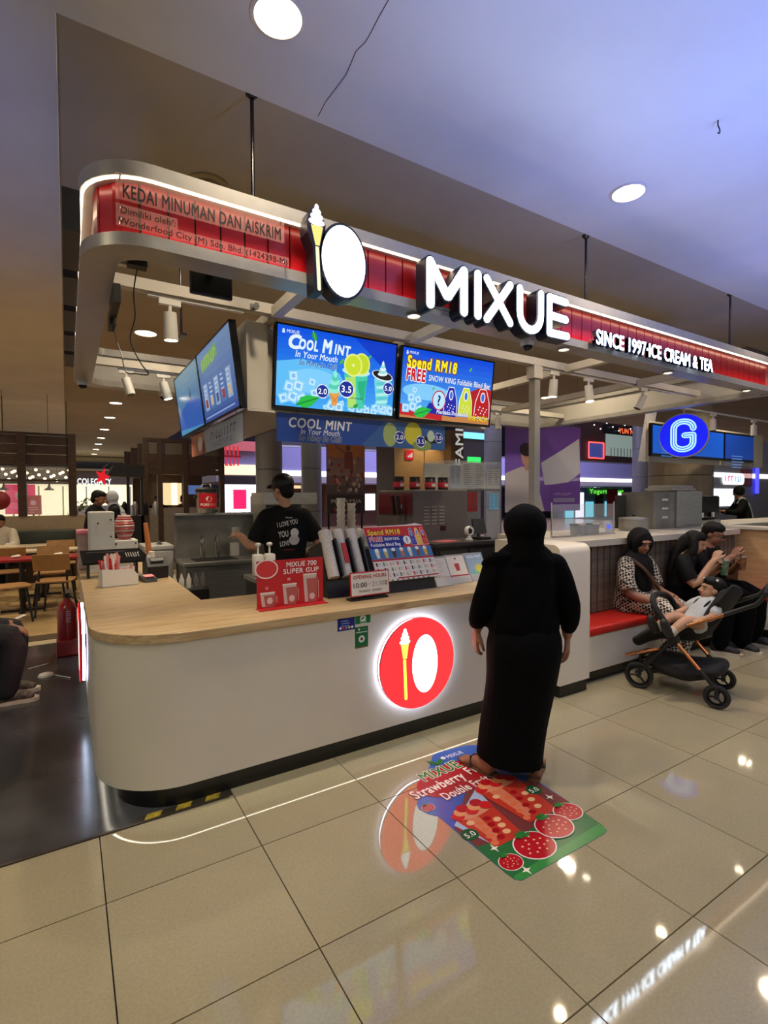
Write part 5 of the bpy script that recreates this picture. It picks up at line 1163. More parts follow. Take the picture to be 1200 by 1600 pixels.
for q in (-1, 1): limb(b, [(.09*q, 0, .47), (.12*q, .46, .52), (.12*q, .44, .12)], [.115, .095, .085])
limb(b, [(-.08, 0, .46), (.08, 0, .46)], [.11, .11]); fuse(b, 'trousers', mat('navy_black_trousers', (18, 19, 26), .8), A, .010, 3, .004, 24)
for q in (-1, 1):
    shoe(A, (.12*q, .40, 0), (0, 1, 0), mat('worn_trainer', (98, 88, 78), .7, vary=.3, scale=40, vcol=(40, 36, 34)), SHOEW, 1.05)
    MB().lathe([(.052, .105), (.058, .12), (.054, .14)], (.12*q, .42, 0), ring=True).build('sock', mat('lime_sock', (150, 170, 70), .8), A)
MB().box((-.16, .52, .615), (.05, .07, .004), .4, .3).build('tag', WCARD, A)
st = thing('low_stool', 'low dark stool under the person at the picture\'s left edge', 'stool', (-.88, 4.95, 0)); MB().bbox((0, 0, .33), (.34, .34, .05), .02).build('seat', BLACK, st)
for x in (-.13, .13):
    for y in (-.13, .13): MB().cyl((x*1.1, y*1.1, 0), (x, y, .31), .014, n=8).build('leg', BLACK, st)
# ================================================================ bench wall between the kiosks
pier = thing('bench_pier', 'white rounded end pier between the kiosk counter and the red bench', 'pier', (3.40, 2.95, 0))
pl = [(2.62, .10), (2.62, 1.13)]+[(2.69-.07*math.cos(a), 1.13+.07*math.sin(a)) for a in [PI/2*i/6 for i in range(1, 7)]]+[(3.33, 1.20), (3.33, .10)]
MB().prism(pl, (3.23, 0, 0), (0, 1, 0), (0, 0, 1), (1, 0, 0), .36).build('body', PANELW, pier, smooth=.5, world=True)
MB().lo((3.25, 2.64, 0), (3.58, 3.33, .10)).build('kickboard', KICK, pier, world=True)
bw = thing('bench_wall', 'low wall of grey-brown slats with a cream ledge behind the red bench', 'wall', (5.3, 3.1, 0))
MB().lo((3.60, 3.07, 0), (6.995, 3.20, 1.11)).lo((4.06, 3.2, 0), (6.995, 4.05, 1.11)).build('core', mat('dark_core', (44, 38, 32), .7), bw, world=True)
MB().prism([(3.60, 3.00), (6.995, 3.00), (6.995, 4.10), (4.02, 4.10), (4.02, 3.42), (3.60, 3.42)], (0, 0, 1.11), (1, 0, 0), (0, 1, 0), (0, 0, 1), .06).build('ledge', BEAMW, bw, world=True)
x = 3.61; sl0 = None
while x < 6.98:
    if sl0 is None: sl0 = MB().box((0, 0, 0), (.080, .022, .63)).build('slat', SLATW, bw); o = sl0
    else: o = sl0.copy(); COL.objects.link(o)
    o.location = Vector((x+.045, 3.055, .795))-bw.location; x += .0965
bs = thing('bench', 'long white bench box with red cushions under the slat wall', 'bench', (5.2, 2.85, 0))
MB().lo((3.60, 2.70, .10), (6.50, 3.06, .40)).build('box', PANELW, bs, world=True, bevel=.006); MB().lo((3.60, 2.74, 0), (6.50, 3.06, .10)).build('kickboard', KICK, bs, world=True)
for k in range(3): MB().bbox((3.60+.483+.967*k, 2.87, .438), (.955, .37, .074), .018).build('cushion', REDC, bs, smooth=.8, world=True)
o = MB().bbox((3.66, 2.975, .66), (.09, .13, .11), .02); o = o.build('small_cushion', REDC, bs, smooth=.8, world=True)
# wing of the bench that turns towards the camera
wg = thing('bench_wing', 'pale oak panel and bench wing turning towards the camera at the right edge', 'bench', (6.9, 2.0, 0))
for k in range(3): MB().lo((7.03, .9+.72*k, .12), (7.07, .9+.72*k+.716, 1.17)).build('oak_panel', WOODP, wg, world=True)
MB().lo((7.00, .9, 1.17), (7.40, 3.42, 1.20)).build('ledge', BEAMW, wg, world=True)
MB().lo((6.52, .9, .10), (7.02, 2.98, .40)).build('box', PANELW, wg, world=True); MB().lo((6.58, .9, 0), (7.02, 2.98, .10)).build('kickboard', KICK, wg, world=True)
for k in range(2): MB().bbox((6.77, 1.42+1.04*k, .438), (.49, 1.03, .074), .018).build('cushion', REDC, wg, smooth=.8, world=True)
# black bag standing on the wing
q = onX(1180, 920, 6.70)
t = thing('tote_bag', 'stiff black bag standing on the bench cushion at the right edge', 'bag', (6.36, 2.86, .4775), .1)
MB().prism([(-.16, 0), (.16, 0), (.19, .30), (-.19, .30)], (0, -.06, 0), (1, 0, 0), (0, 0, 1), (0, 1, 0), .12).build('body', BLACK, t, bevel=.008); 
for y in (-.05, .05): MB().tube(smoothpath([(-.07, y, .29), (-.06, y, .36), (0, y, .39), (.06, y, .36), (.07, y, .29)], 4), .007, 6).build('handle', BLACK, t, smooth=True)

t = thing('paper_bag', 'flat brown paper bag leaning on the floor by the bench end at the right edge', 'bag', (6.30, 2.58, 0), .25)
MB().prism([(-.17, 0), (.17, 0), (.18, .16), (-.15, .13)], (0, 0, 0), (1, 0, 0), (0, .35, .94), (0, -.94, .35), .03).build('bag', mat('brown_paper', (92, 72, 48), .7), t); MB().box((0, .03, .08), (.05, .004, .03)).build('label', WCARD, t)
# ================================================================ pram
PR = thing('pram', 'black pram with copper-coloured tubes parked before the checked woman', 'pram', (4.24, 2.23, 0), 0)
COPPER = mat('copper_tube', (196, 128, 84), .2, metal=1, vary=.04); PFAB = mat('pram_fabric', (20, 20, 22), .8, bump=.15, bscale=150)
whl = None; wheels = [((4.06, 1.88), .09), ((4.51, 2.04), .09), ((3.97, 2.43), .11), ((4.42, 2.585), .11)]
ax = Vector((.94, .34, 0)).normalized()
for (x, y), r in wheels:
    c = Vector((x, y, r))-PR.location; n = ax
    w_ = bpy.data.objects.new('wheel', None)
    a, b2 = Vector((0, 0, 1)), n.cross(Vector((0, 0, 1))).normalized()
    tyre = MB().tube([c+(a*math.cos(t)+b2*math.sin(t))*(r-.016) for t in [2*PI*i/24 for i in range(25)]], .016, 8).build('wheel', BLACK, PR, smooth=True)
    MB().tube([c+(a*math.cos(t)+b2*math.sin(t))*(r-.038) for t in [2*PI*i/24 for i in range(25)]], .006, 6).build('rim', MBLACK, tyre, smooth=True, base=None)
    MB().cyl(c-n*.022, c+n*.022, .018, n=12).build('hub', BLACK, tyre, base=None)
    for k in range(3):
        t = 2*PI*k/3+.4; d = a*math.cos(t)+b2*math.sin(t); MB().cyl(c, c+d*(r-.03), .008, n=6).build('spoke', MBLACK, tyre, base=None)
V = lambda x, y, z: Vector((x, y, z))-PR.location
for sx in (0, 1):
    o_ = Vector((.45, .16, 0))*sx
    J = Vector((4.02, 2.18, .46))+o_
    def tubes(name, m, pts, r): MB().tube([Vector(p)-PR.location for p in pts], r, 10).build(name, m, PR, smooth=True)
    fw, rw = Vector((4.06, 1.88, .14))+o_, Vector((3.97, 2.43, .13))+o_
    tubes('front_leg', COPPER, [J, J+(fw-J)*.66], .0135); tubes('front_fork', BLACK, [J+(fw-J)*.62, fw, fw+Vector((0, .0, -.05))], .017)
    tubes('rear_leg', BLACK, [J, rw, rw+Vector((0, 0, -.03))], .014)
    tubes('handle_tube', COPPER, [J+Vector((.02, -.10, .12)), J+Vector((.10, -.34, .25))], .013); tubes('handle_end', BLACK, [J+Vector((.09, -.32, .24)), J+Vector((.15, -.50, .34)), J+Vector((.16, -.56, .42))], .016)
    tubes('lower_tube', COPPER, [J+Vector((-.03, .10, -.10)), J+Vector((-.09, .34, -.20))], .013)
    b = MB(); b.ball(J-PR.location, (.04, .05, .05)); b.build('joint', BLACK, PR, smooth=True)
MB().tube([V(4.17, 1.62, .88), V(4.40, 1.70, .89), V(4.62, 1.78, .88)], .018, 10).build('handlebar', BLACK, PR, smooth=True)
MB().tube([V(3.96, 2.45, .13), V(4.42, 2.60, .13)], .010, 8).build('rear_axle', BLACK, PR, smooth=True)
# basket, seat shell and footrest; the seat faces the bench
b = MB(); limb(b, [V(4.22, 2.42, .22), V(4.26, 2.2, .18), V(4.30, 1.98, .24)], [(.20, .06), (.21, .085), (.18, .06)], 16); fuse(b, 'basket', PFAB, PR, .012, 3, .004, 30)
b = MB(); limb(b, [V(4.42, 1.98, .80), V(4.36, 2.08, .58), V(4.30, 2.16, .48), V(4.16, 2.36, .46), V(4.05, 2.50, .36)], [(.10, .045), (.16, .05), (.17, .06), (.15, .045), (.12, .03)], 18); fuse(b, 'seat', PFAB, PR, .010, 3)
b = MB(); limb(b, [V(4.46, 1.93, .84), V(4.40, 2.00, .70)], [(.15, .03), (.17, .035)], 16); limb(b, [V(4.30, 2.02, .62), V(4.24, 2.14, .52)], [.05, .06]); fuse(b, 'backrest', PFAB, PR, .010, 3)
MB().tube(smoothpath([V(4.02, 2.18, .50), V(3.98, 2.30, .68), V(4.05, 2.36, .76), V(4.22, 2.40, .76), V(4.40, 2.42, .70), V(4.47, 2.34, .52)], 5), .024, 10).build('bumper_bar', PFAB, PR, smooth=True)
MB().lathe([(.034, -.01), (.034, .01)], V(4.05, 2.21, .50), 16, 'x').build('release_button', MBLACK, PR)

# baby in the pram
B = thing('person', 'baby with hair clips and white sock cuffs lying back in the pram', 'person', (4.30, 2.12, .56), 1.25)
Rh = rot(-.5, .2); c = Vector((0, -.11, .26))
b = MB(); limb(b, [(0, .05, 0), (0, -.02, .09), (0, -.08, .16)], [(.085, .07), (.085, .065), (.075, .05)]); head(b, c, Rh, .84, (0, -.085, .17), 1)
for q in (-1, 1): limb(b, [(.05*q, .06, 0), (.075*q, .21, .04), (.07*q, .35, -.045)], [.052, .043, .032]); limb(b, [(.07*q, .34, -.045), (.07*q, .375, .0), (.07*q, .39, .02)], [.027, .025, .02])
limb(b, [(.08, -.07, .15), (.13, .02, .08), (.12, .11, .06)], [.033, .03, .024]); hand(b, (.12, .115, .058), (-.1, 1, -.1), (0, 0, -1), 1, .4, .55); limb(b, [(-.08, -.07, .15), (-.13, .02, .08), (-.12, .11, .06)], [.033, .03, .024]); hand(b, (-.12, .115, .058), (.1, 1, -.1), (0, 0, -1), -1, .4, .55)
fuse(b, 'body', SKINL, B, .006, 2); face(B, c, Rh, .84); hairball(B, c, Rh, .84)
b = MB(); limb(b, [(0, .06, 0), (0, -.02, .09), (0, -.085, .165)], [(.105, .085), (.10, .078), (.09, .06)], 16); limb(b, [(.07, -.07, .16), (.12, -.02, .11)], [.045, .045]); limb(b, [(-.07, -.07, .16), (-.12, -.02, .11)], [.045, .045]); fuse(b, 'romper', mat('pale_romper', (190, 194, 196), .8), B, .008, 3, .002, 50)
for q in (-1, 1):
    MB().cyl((.072*q, .315, -.018), (.071*q, .345, -.04), .036, n=14).build('sock_cuff', SHOEW, B, smooth=.6); b = MB(); limb(b, [(.07*q, .36, -.05), (.07*q, .395, .01), (.07*q, .41, .045)], [.036, .035, .03]); fuse(b, 'shoe', SHOEB, B, .008, 3)
    MB().ball((.06*q, -.10+.0, .345), .011).build('hair_clip', mat('white_clip', (240, 236, 230), .3), B, smooth=True)
MB().tube(smoothpath([(.05, -.10, .19), (.055, -.02, .17), (.04, .05, .09)], 4), .011, 6).build('harness', BLACK, B, smooth=True); MB().tube(smoothpath([(-.05, -.10, .19), (-.055, -.02, .17), (-.04, .05, .09)], 4), .011, 6).build('harness', BLACK, B, smooth=True)

# ================================================================ floor poster, rubbish, fire extinguisher stand
fp = thing('floor_poster', 'floor sticker advertising a strawberry drink under the customer in black', 'floor sticker', (1.85, 1.95, 0))
X0, Y0_ = 1.50, 1.45
out = rrect(.665, .50, .05, 4, .3325, .25); PW, PH = .68, 1.02
shape = [(.06, .0), (.60, 0), (.64, .01), (.655, .05), (.68, .30), (.70, .62), (.705, .90), (.69, .96), (.62, 1.0), (.42, 1.02), (.37, 1.01), (.32, .96), (.0, .66), (-.015, .62), (0, .56), (.03, .52), (.035, .06), (.04, .02)]
MB().prism(shape, (X0, Y0_, .0004), (1, 0, 0), (0, 1, 0), (0, 0, 1), .0008).build('sheet', flat((52, 96, 190), rough=.25), fp, world=True)
P = Print(1, 1, rough=.25)
P.poly([(.06, .0), (.60, 0), (.64, .01), (.655, .05), (.675, .26), (.45, .36), (.035, .40), (.035, .06), (.04, .02)], (46, 110, 62))
P.poly([(.035, .40), (.30, .62), (.68, .50), (.675, .26), (.3, .2), (.04, .25)], (120, 60, 60))
P.poly([(.05, .42), (.35, .60), (.30, .35), (.12, .20)], (176, 196, 232))
P.oval(.33, .745, .26, .14, (168, 30, 40), 30, .08)
P.text('MIXUE', .16, .80, .085, (34, 120, 60), .05, w=.28, rot=.05, rim=(240, 236, 226)); leaf(P, .33, .90, .08, 2.0, (40, 120, 50), (20, 90, 40)); leaf(P, .33, .90, .08, .7, (40, 120, 50), (20, 90, 40))
P.text('Strawberry', .02, .69, .075, (246, 240, 238), .05, w=.36, rot=.05, rim=(150, 26, 40)); P.text('Fruity', .42, .72, .075, (246, 240, 238), .05, w=.2, rot=.05, rim=(120, 20, 60)); P.text('Double Fruity', .15, .60, .065, (246, 240, 238), .05, w=.36, rot=.05, rim=(150, 26, 40))
P.text('MIXUE', .43, .93, .035, (220, 230, 246), .03, w=.12); P.oval(.40, .945, .016, .016, (220, 230, 246))
P.text('New!', .40, .53, .06, (206, 40, 60), .04, .2, w=.16, rot=.35, rim=(250, 240, 240))
def cupart(x, y, w_, h_):
    P.poly([(x-w_*.5, y+h_), (x+w_*.5, y+h_), (x+w_*.36, y), (x-w_*.36, y)], (196, 62, 46)); P.poly([(x-w_*.3, y+h_*.9), (x, y+h_*.95), (x-.02, y+.05), (x-w_*.28, y+.03)], (222, 130, 96)); P.oval(x, y+h_, w_*.52, .045, (226, 150, 120))
    for k in range(7): P.oval(x-w_*.38+w_*.125*k, y+h_+.02*(k % 3), .035, .03, ((206, 40, 44), (232, 160, 110), (180, 24, 36))[k % 3])
    for k in range(12): P.oval(x-w_*.3+w_*.6*((k*37) % 11)/11, y+h_*(.1+.75*((k*53) % 13)/13), .022, .017, ((226, 120, 80), (168, 26, 34), (240, 190, 140))[k % 3], 10)
cupart(.20, .20, .24, .26); cupart(.47, .24, .28, .33)
for x, y in ((.07, .33), (.60, .42)): P.oval(x, y, .045, .04, (34, 90, 50)); P.text('5.0', x, y-.017, .034, (236, 240, 230), .03, align='c')
def berry(x, y, s_):
    P.oval(x, y, s_*1.06, s_*.9, (246, 236, 232)); P.oval(x, y, s_, s_*.84, (178, 26, 40))
    for k in range(14): P.oval(x+s_*.75*math.cos(k*2.4)*math.sqrt((k+1)/15), y+s_*.62*math.sin(k*2.4)*math.sqrt((k+1)/15), s_*.06, s_*.05, (240, 190, 150), 8)
    for k in range(5): leaf(P, x, y+s_*.62, s_*.5, .3+.62*k, (50, 130, 60), (30, 100, 40))
P.poly([(.06, .0), (.60, 0), (.64, .01), (.65, .06), (.05, .035), (.04, .02)], (58, 140, 70))
berry(.10, .10, .055); berry(.60, .20, .075); berry(.27, .12, .10); berry(.45, .16, .095); berry(.03, .60, .035); berry(.62, .86, .03)
for x, y in ((.10, .20), (.62, .33), (.12, .03)): P.poly([(x, y+.03), (x+.006, y+.006), (x+.025, y), (x+.006, y-.006), (x, y-.03), (x-.006, y-.006), (x-.025, y), (x-.006, y+.006)], (244, 240, 226))
P.build('printing', fp, (X0, Y0_, .0014), (1, 0, 0), (0, 1, 0))
# rubbish on the dark floor
t = thing('dome_cover', 'white cup lid dropped on the dark floor', 'lid', onZ(72, 1056)); MB().lathe([(.055, .0), (.06, .004), (.055, .018), (.02, .03), (.003, .031)], n=20).build('dome', TW, t, smooth=True); MB().lathe([(.06, 0), (.064, .003), (.06, .006)], n=20, ring=True).build('rim', TW, t, smooth=True)
for px_, py_, a_, lab in ((98, 1058, -.9, 'thin white straw lying on the dark floor past the cup lid'), (60, 1042, .5, 'bent white straw on the dark floor near the trainers')):
    q = onZ(px_, py_); o = MB().tube([q+Vector((math.cos(a_)*k, math.sin(a_)*k, .006)) for k in (-.09, -.03, .03, .09)], .005, 6).build('drinking_straw', TW, smooth=True); tag(o, lab, 'straw', 'straws on the dark floor')
# red fire extinguisher stand
q = onZ(115, 1018)
t = thing('extinguisher_stand', 'red fire extinguisher in its red floor stand beside the counter', 'fire extinguisher', (.0, 6.10, 0))
XR = mat('extinguisher_red', (150, 16, 24), .3, vary=.1, coat=.4)
MB().bbox((0, 0, .08), (.23, .23, .16), .012).build('stand_base', XR, t); MB().bbox((0, .06, .22), (.20, .03, .40), .01).build('stand_back', XR, t)
MB().lathe([(.084, .15), (.088, .17), (.088, .46), (.066, .51), (.035, .55), (.025, .57)], (-.02, -.01, 0), 20).build('cylinder', XR, t, smooth=True); MB().cyl((-.02, -.01, .56), (-.02, -.01, .62), .018).box((.0, -.03, .635), (.04, .12, .012), 0, .2).build('valve', BLACK, t, smooth=.5)
MB().tube(smoothpath([(-.02, -.02, .60), (.06, -.06, .56), (.085, -.05, .40), (.08, -.05, .22)], 5), .009, 8).build('hose', BLACK, t, smooth=True)
P = Print(1, 1); [P.line((.0, -.02*k), (.028, -.02*k-(.006 if k % 2 else 0)), .008, (176, 176, 216)) for k in range(6)]; [P.oval(.0, -.18-.03*k, .007, .007, (150, 110, 106), 10) for k in range(3)]; P.build('label', t, (-.02, -.1005, .45), (1, 0, 0), (0, 0, 1), world=False)
# ================================================================ inside the kiosk
DSTEEL = mat('dull_steel', (150, 148, 142), .4, metal=.6, vary=.2, scale=3, bump=.04, bscale=6)
MACH = mat('machine_taupe', (92, 84, 82), .45, vary=.04); DGREY = mat('dark_grey_panel', (52, 50, 50), .4, vary=.1)
# sink unit
t = thing('sink_unit', 'stainless steel sink unit with two taps and a tall splashback behind the counter corner', 'sink', (1.50, 5.85, 0))
MB().lo((1.04, 5.58, .08), (1.90, 6.14, .86)).build('cabinet', DSTEEL, t, world=True); MB().lo((1.02, 5.55, .86), (1.92, 6.16, .90)).build('rim', STEEL, t, world=True, bevel=.006)
MB().lo((1.10, 5.567, .14), (1.84, 5.579, .80)).build('door', STEEL, t, world=True); MB().lo((1.62, 5.558, .70), (1.74, 5.568, .735)).build('handle_slot', BLACK, t, world=True)
MB().lo((1.02, 6.10, .90), (1.92, 6.13, 1.40)).build('splashback', DSTEEL, t, world=True); MB().lo((1.02, 6.0, 1.385), (1.92, 6.16, 1.405)).build('shelf', STEEL, t, world=True)
MB().lo((1.16, 5.66, .895), (1.62, 6.0, .903)).build('basin', BLACK, t, world=True)
for x in (1.28, 1.44):
    MB().tube(smoothpath([(x, 5.98, .90), (x, 5.98, 1.08), (x, 5.94, 1.15), (x, 5.87, 1.14), (x, 5.85, 1.08)], 6), .012, 8).build('tap', CHROME, t, smooth=True, world=True); MB().cyl((x+.035, 5.98, .90), (x+.035, 5.96, .98), .01, n=8).build('tap_lever', CHROME, t, world=True)
for x in (1.06, 1.86): MB().lo((x-.02, 5.62, 0), (x+.02, 5.66, .08)).build('leg', STEEL, t, world=True)
# tea urn
t = thing('tea_urn', 'steel tea urn with a black lid and a red label on the splashback shelf', 'urn', (1.37, 6.075, 1.405))
MB().lathe([(.11, .0), (.115, .01), (.115, .24), (.118, .245)], n=24).build('drum', STEEL, t, smooth=.6); MB().lathe([(.122, .24), (.122, .275), (.10, .295), (.003, .30)], n=24).build('lid', BLACK, t, smooth=.6); MB().tube(smoothpath([(-.05, 0, .29), (-.04, 0, .33), (.04, 0, .33), (.05, 0, .29)], 4), .008, 6).build('lid_handle', CHROME, t, smooth=True)
P = Print(1, 1)
[P.rect(-.10+.02*k, .06, .0201, .17, (178, 24, 36)) for k in range(10)]; P.oval(.0, .165, .032, .03, (236, 226, 220)); P.text('PURE', -.085, .085, .032, (240, 234, 228), .03, w=.085); P.scrawl(.012, .085, .075, .03, (214, 150, 146), 2, 4); o = P.build('label', t, (0, -.118, 0), (1, 0, 0), (0, 0, 1), world=False)
for v in o.data.vertices: v.co.y = -math.sqrt(max(0, .1165**2-min(v.co.x, .11)**2))-.0005-.25*(-.118-v.co.y)
for x in (-.125, .125): MB().box((x, 0, .19), (.025, .05, .03)).build('side_handle', BLACK, t)
MB().cyl((0.07, -.11, .03), (.07, -.16, .03), .014, n=10).build('tap', BLACK, t)
# chest freezer beside the sink, bottles
t = thing('white_freezer', 'low pale grey freezer between the worktop arm and the sink', 'freezer', (.86, 6.35, 0)); MB().bbox((.0, 0, .50), (.30, .5, 1.0), .012).build('body', mat('pale_grey_steel', (178, 180, 180), .4), t); MB().bbox((0, 0, 1.03), (.31, .51, .05), .01).build('lid', mat('pale_grey_steel', (178, 180, 180), .4), t); MB().lathe([(.03, .0), (.035, .012), (.01, .03), (.008, .045)], (.02, -.12, 1.055)).build('lid_knob', CHROME, t, smooth=True)
t = thing('bottle_rack', 'black rack of squeeze bottles with pale caps below the sink side', 'bottle rack', (.98, 5.18, 0))
MB().bbox((0, 0, .36), (.34, .30, .72), .01).build('rack', BLACK, t)
for k in range(5): MB().lathe([(.024, .72), (.024, .80), (.012, .83), (.006, .86)], (-.13+.065*k, -.05, 0), 12).build('bottle', TW if k < 3 else mat('grey_cap', (120, 118, 112), .4), t, smooth=True)
# steel dispenser cabinet behind the worker
t = thing('steel_cabinet', 'tall stainless dispenser cabinet left of the kiosk worker', 'cabinet', (2.2, 6.1, 0))
MB().lo((1.95, 5.75, .05), (2.62, 6.3, .95)).lo((1.95, 6.25, .95), (2.62, 6.3, 1.6)).build('body', DSTEEL, t, world=True); MB().lo((1.95, 5.78, 1.50), (2.62, 6.26, 1.64)).build('hood', STEEL, t, world=True); MB().lo((1.95, 5.78, .95), (1.97, 6.26, 1.5)).build('side_panel', DSTEEL, t, world=True); MB().lo((1.99, 5.9, 1.18), (2.60, 6.24, 1.20)).build('shelf', STEEL, t, world=True)
for k in range(3): MB().lo((2.0+.2*k, 5.92, .955), (2.16+.2*k, 6.1, 1.07)).build('food_pan', STEEL, t, world=True)
MB().box((1.66, 6.0, .98), (.09, .07, .15)).build('soap_box', TW, t, world=True)
# pump bottles
for px_, lab in ((403, 'left white pump bottle of the pair before the worker'), (421, 'right white pump bottle of the pair before the worker')):
    q = onY(px_, 858, 4.15); t = thing('pump_bottle', lab, 'bottle', (q.x, 4.15, .9305), group='white pump bottles')
    MB().bbox((0, 0, .09), (.085, .085, .18), .012).build('bottle', TW, t, smooth=.6); MB().cyl((0, 0, .18), (0, 0, .25), .008, n=8).build('pump', TW, t); MB().lathe([(.022, .25), (.026, .265), (.015, .275)], n=14).build('pump_head', TW, t, smooth=.6)
# inner work bench carrying the machines
t = thing('inner_workbench', 'dark inner workbench behind the menu board', 'workbench', (2.9, 4.4, 0))
MB().lo((1.28, 4.0, 0), (2.0, 4.28, .90)).build('low_cabinet', DGREY, t, world=True); MB().lo((1.26, 3.98, .90), (2.02, 4.30, .93)).build('low_top', STEEL, t, world=True)
MB().lo((2.30, 4.62, 0), (3.0, 5.2, 1.04)).lo((3.0, 4.16, 0), (4.0, 5.2, 1.04)).build('cabinet', DGREY, t, world=True); MB().lo((2.28, 4.60, 1.04), (2.995, 5.22, 1.07)).lo((2.995, 4.14, 1.04), (4.02, 5.22, 1.07)).build('top', STEEL, t, world=True)
t = thing('drink_machine', 'taupe drinks machine with rows of vent slots and a dark red front', 'machine', (3.35, 4.6, 1.07))
MB().bbox((3.36, 4.60, 1.365), (.72, .70, .58), .012).build('casing', MACH, t, world=True)
MB().lo((2.985, 4.28, 1.40), (2.999, 4.92, 1.62)).build('red_front', mat('maroon_panel', (96, 24, 36), .3), t, world=True)
for r_ in range(6):
    for c_ in range(3): MB().lo((3.12+.10*c_, 4.244, 1.47-.035*r_), (3.19+.10*c_, 4.251, 1.482-.035*r_)).build('vent_slot', mat('vent_pale', (150, 142, 138), .5), t, world=True)
MB().lo((3.34, 4.243, 1.225), (3.41, 4.251, 1.275)).build('switch', mat('dark_red_switch', (60, 14, 20), .3), t, world=True); MB().lo((2.97, 4.45, 1.46), (2.985, 4.49, 1.50)).build('indicator', TW, t, world=True)
for k in range(2): MB().cyl((2.94, 4.42+.10*k, 1.40), (2.90, 4.40+.10*k, 1.60), .02, n=10).build('tap_lever', BLACK, t, world=True)
for k in range(4):
    t = thing('ice_scoop_cup', ORD[k]+' upturned white cup in the row below the red machine front', 'cup', (2.62+.075*k, 4.70, 1.07), group='upturned cups by the red front'); MB().lathe([(.032, 0), (.036, .008), (.03, .17), (.028, .175), (.002, .18)], n=14).build('cup', TW, t, smooth=.6); MB().lathe([(.036, 0), (.039, .004), (.036, .008)], n=14, ring=True).build('rim', TW, t)
JL = mat('jar_label_red', (196, 40, 60), .4)
for k, px_ in enumerate((622, 648, 672, 692)):
    q = onY(px_, 762, 4.62); t = thing('topping_jar', ('first', 'second', 'third', 'fourth')[k]+' dark jar from the worker, red and white label, on the drinks machine', 'jar', (max(3.06, q.x), 4.62, 1.657), group='topping jars on the drinks machine')
    MB().lathe([(.055, 0), (.06, .01), (.06, .10), (.05, .12)], n=18).build('jar', mat('dark_jar', (58, 36, 32), .15), t, smooth=.6); MB().lathe([(.058, .118), (.058, .145), (.003, .148)], n=18).build('lid', BLACK, t, smooth=.6); MB().lathe([(.0605, .03), (.0615, .032), (.0615, .085), (.0605, .087)], n=18, ring=True).build('label', JL, t, smooth=.6); MB().box((0, -.062, .055), (.045, .004, .03)).build('label_panel', TW, t)
for k, (px_, n_) in enumerate(((582, 8), (597, 7))):
    t = thing('cup_stack', 'tall stack of white paper cups, '+('left' if k == 0 else 'right')+' one beside the red machine front', 'cup stack', (2.55+.13*k, 5.0, 1.07), group='stacks of paper cups')
    for j in range(n_): MB().lathe([(.035, .06*j), (.048, .06*j+.075), (.05, .06*j+.077), (.05, .06*j+.083), (.046, .06*j+.08)], n=16).build('cup', TW, t, smooth=.6)
# black low cupboard with a webcam, papers
t = thing('black_cupboard', 'black cupboard with papers on top behind the card holders', 'cupboard', (3.2, 3.85, 0))
MB().lo((2.85, 3.70, 0), (3.62, 4.08, 1.12)).build('body', BLACK, t, world=True); MB().lo((2.83, 3.68, 1.12), (3.64, 4.10, 1.15)).build('top', DGREY, t, world=True); MB().lo((2.9, 3.69, .5), (3.22, 3.70, 1.08)).build('door', DGREY, t, world=True); MB().lo((3.26, 3.69, .5), (3.58, 3.70, 1.08)).build('door', DGREY, t, world=True)
o = MB().box((3.10, 3.86, 1.153), (.24, .17, .006), .2).build('pink_folder', mat('pink_folder', (196, 96, 104), .5)); tag(o, 'pink paper folder lying on the black cupboard', 'folder')
t = thing('webcam', 'round white webcam on the black cupboard', 'camera', (3.36, 3.82, 1.15)); MB().lathe([(.035, 0), (.04, .01), (.02, .03), (.015, .05)]).build('base', TW, t, smooth=True); MB().lathe([(.045, -.02), (.05, 0), (.045, .025), (.02, .03)], (0, 0, .095), 20, 'y').build('head', TW, t, smooth=True); MB().cyl((-.012, -.018, .095), (-.02, -.026, .095), .028, n=16).build('lens', BLACK, t)
t = thing('till_terminal', 'dark till terminal at the right of the black cupboard', 'till', (3.56, 3.88, 1.15)); MB().box((0, 0, .012), (.14, .16, .024)).build('base', BLACK, t); MB().box((0, .02, .13), (.16, .02, .15), 0, -.25).build('screen', DGREY, t); MB().cyl((0, .03, .02), (0, .03, .12), .014, n=8).build('neck', BLACK, t)
# clear cup cabinet papered with notices
t = thing('acrylic_cabinet', 'clear acrylic cabinet papered with white notices, right of the drinks machine', 'cabinet', (4.15, 4.85, 1.07))
a = onY(722, 733, 4.7); MB().lo((3.78, 4.66, 1.67), (4.62, 4.672, 2.0)).build('front_pane', GLASS, t, world=True); MB().lo((3.78, 4.68, 1.67), (3.79, 5.15, 2.0)).build('side_pane', GLASS, t, world=True); MB().lo((3.78, 4.66, 2.0), (4.62, 5.15, 2.012)).build('top_pane', GLASS, t, world=True)
MB().lo((3.78, 5.13, 1.07), (4.62, 5.15, 2.0)).lo((3.78, 4.70, 1.66), (4.62, 5.15, 1.67)).build('back_and_floor', mat('pale_plastic', (160, 160, 158), .4), t, world=True); MB().lo((3.79, 4.68, 1.09), (4.3, 5.12, 1.65)).build('lower_case', mat('mid_grey_case', (128, 128, 126), .4), t, world=True)
def note(x0, x1, z0, z1, Y, seed, col=(206, 206, 200), tables=True):
    P = Print(1, 1); P.rect(x0, z0, x1-x0, z1-z0, col)
    n = int((z1-z0)/.028)
    for j in range(2 if x1-x0 > .15 else 1): P.lines(x0+.02+j*(x1-x0)*.5, z1-.03, (x1-x0)*(.36 if x1-x0 > .15 else .7), n-1, .026, .006, (110, 108, 106), seed+j)
    P.build('notice', t, (0, Y, 0), (1, 0, 0), (0, 0, 1))
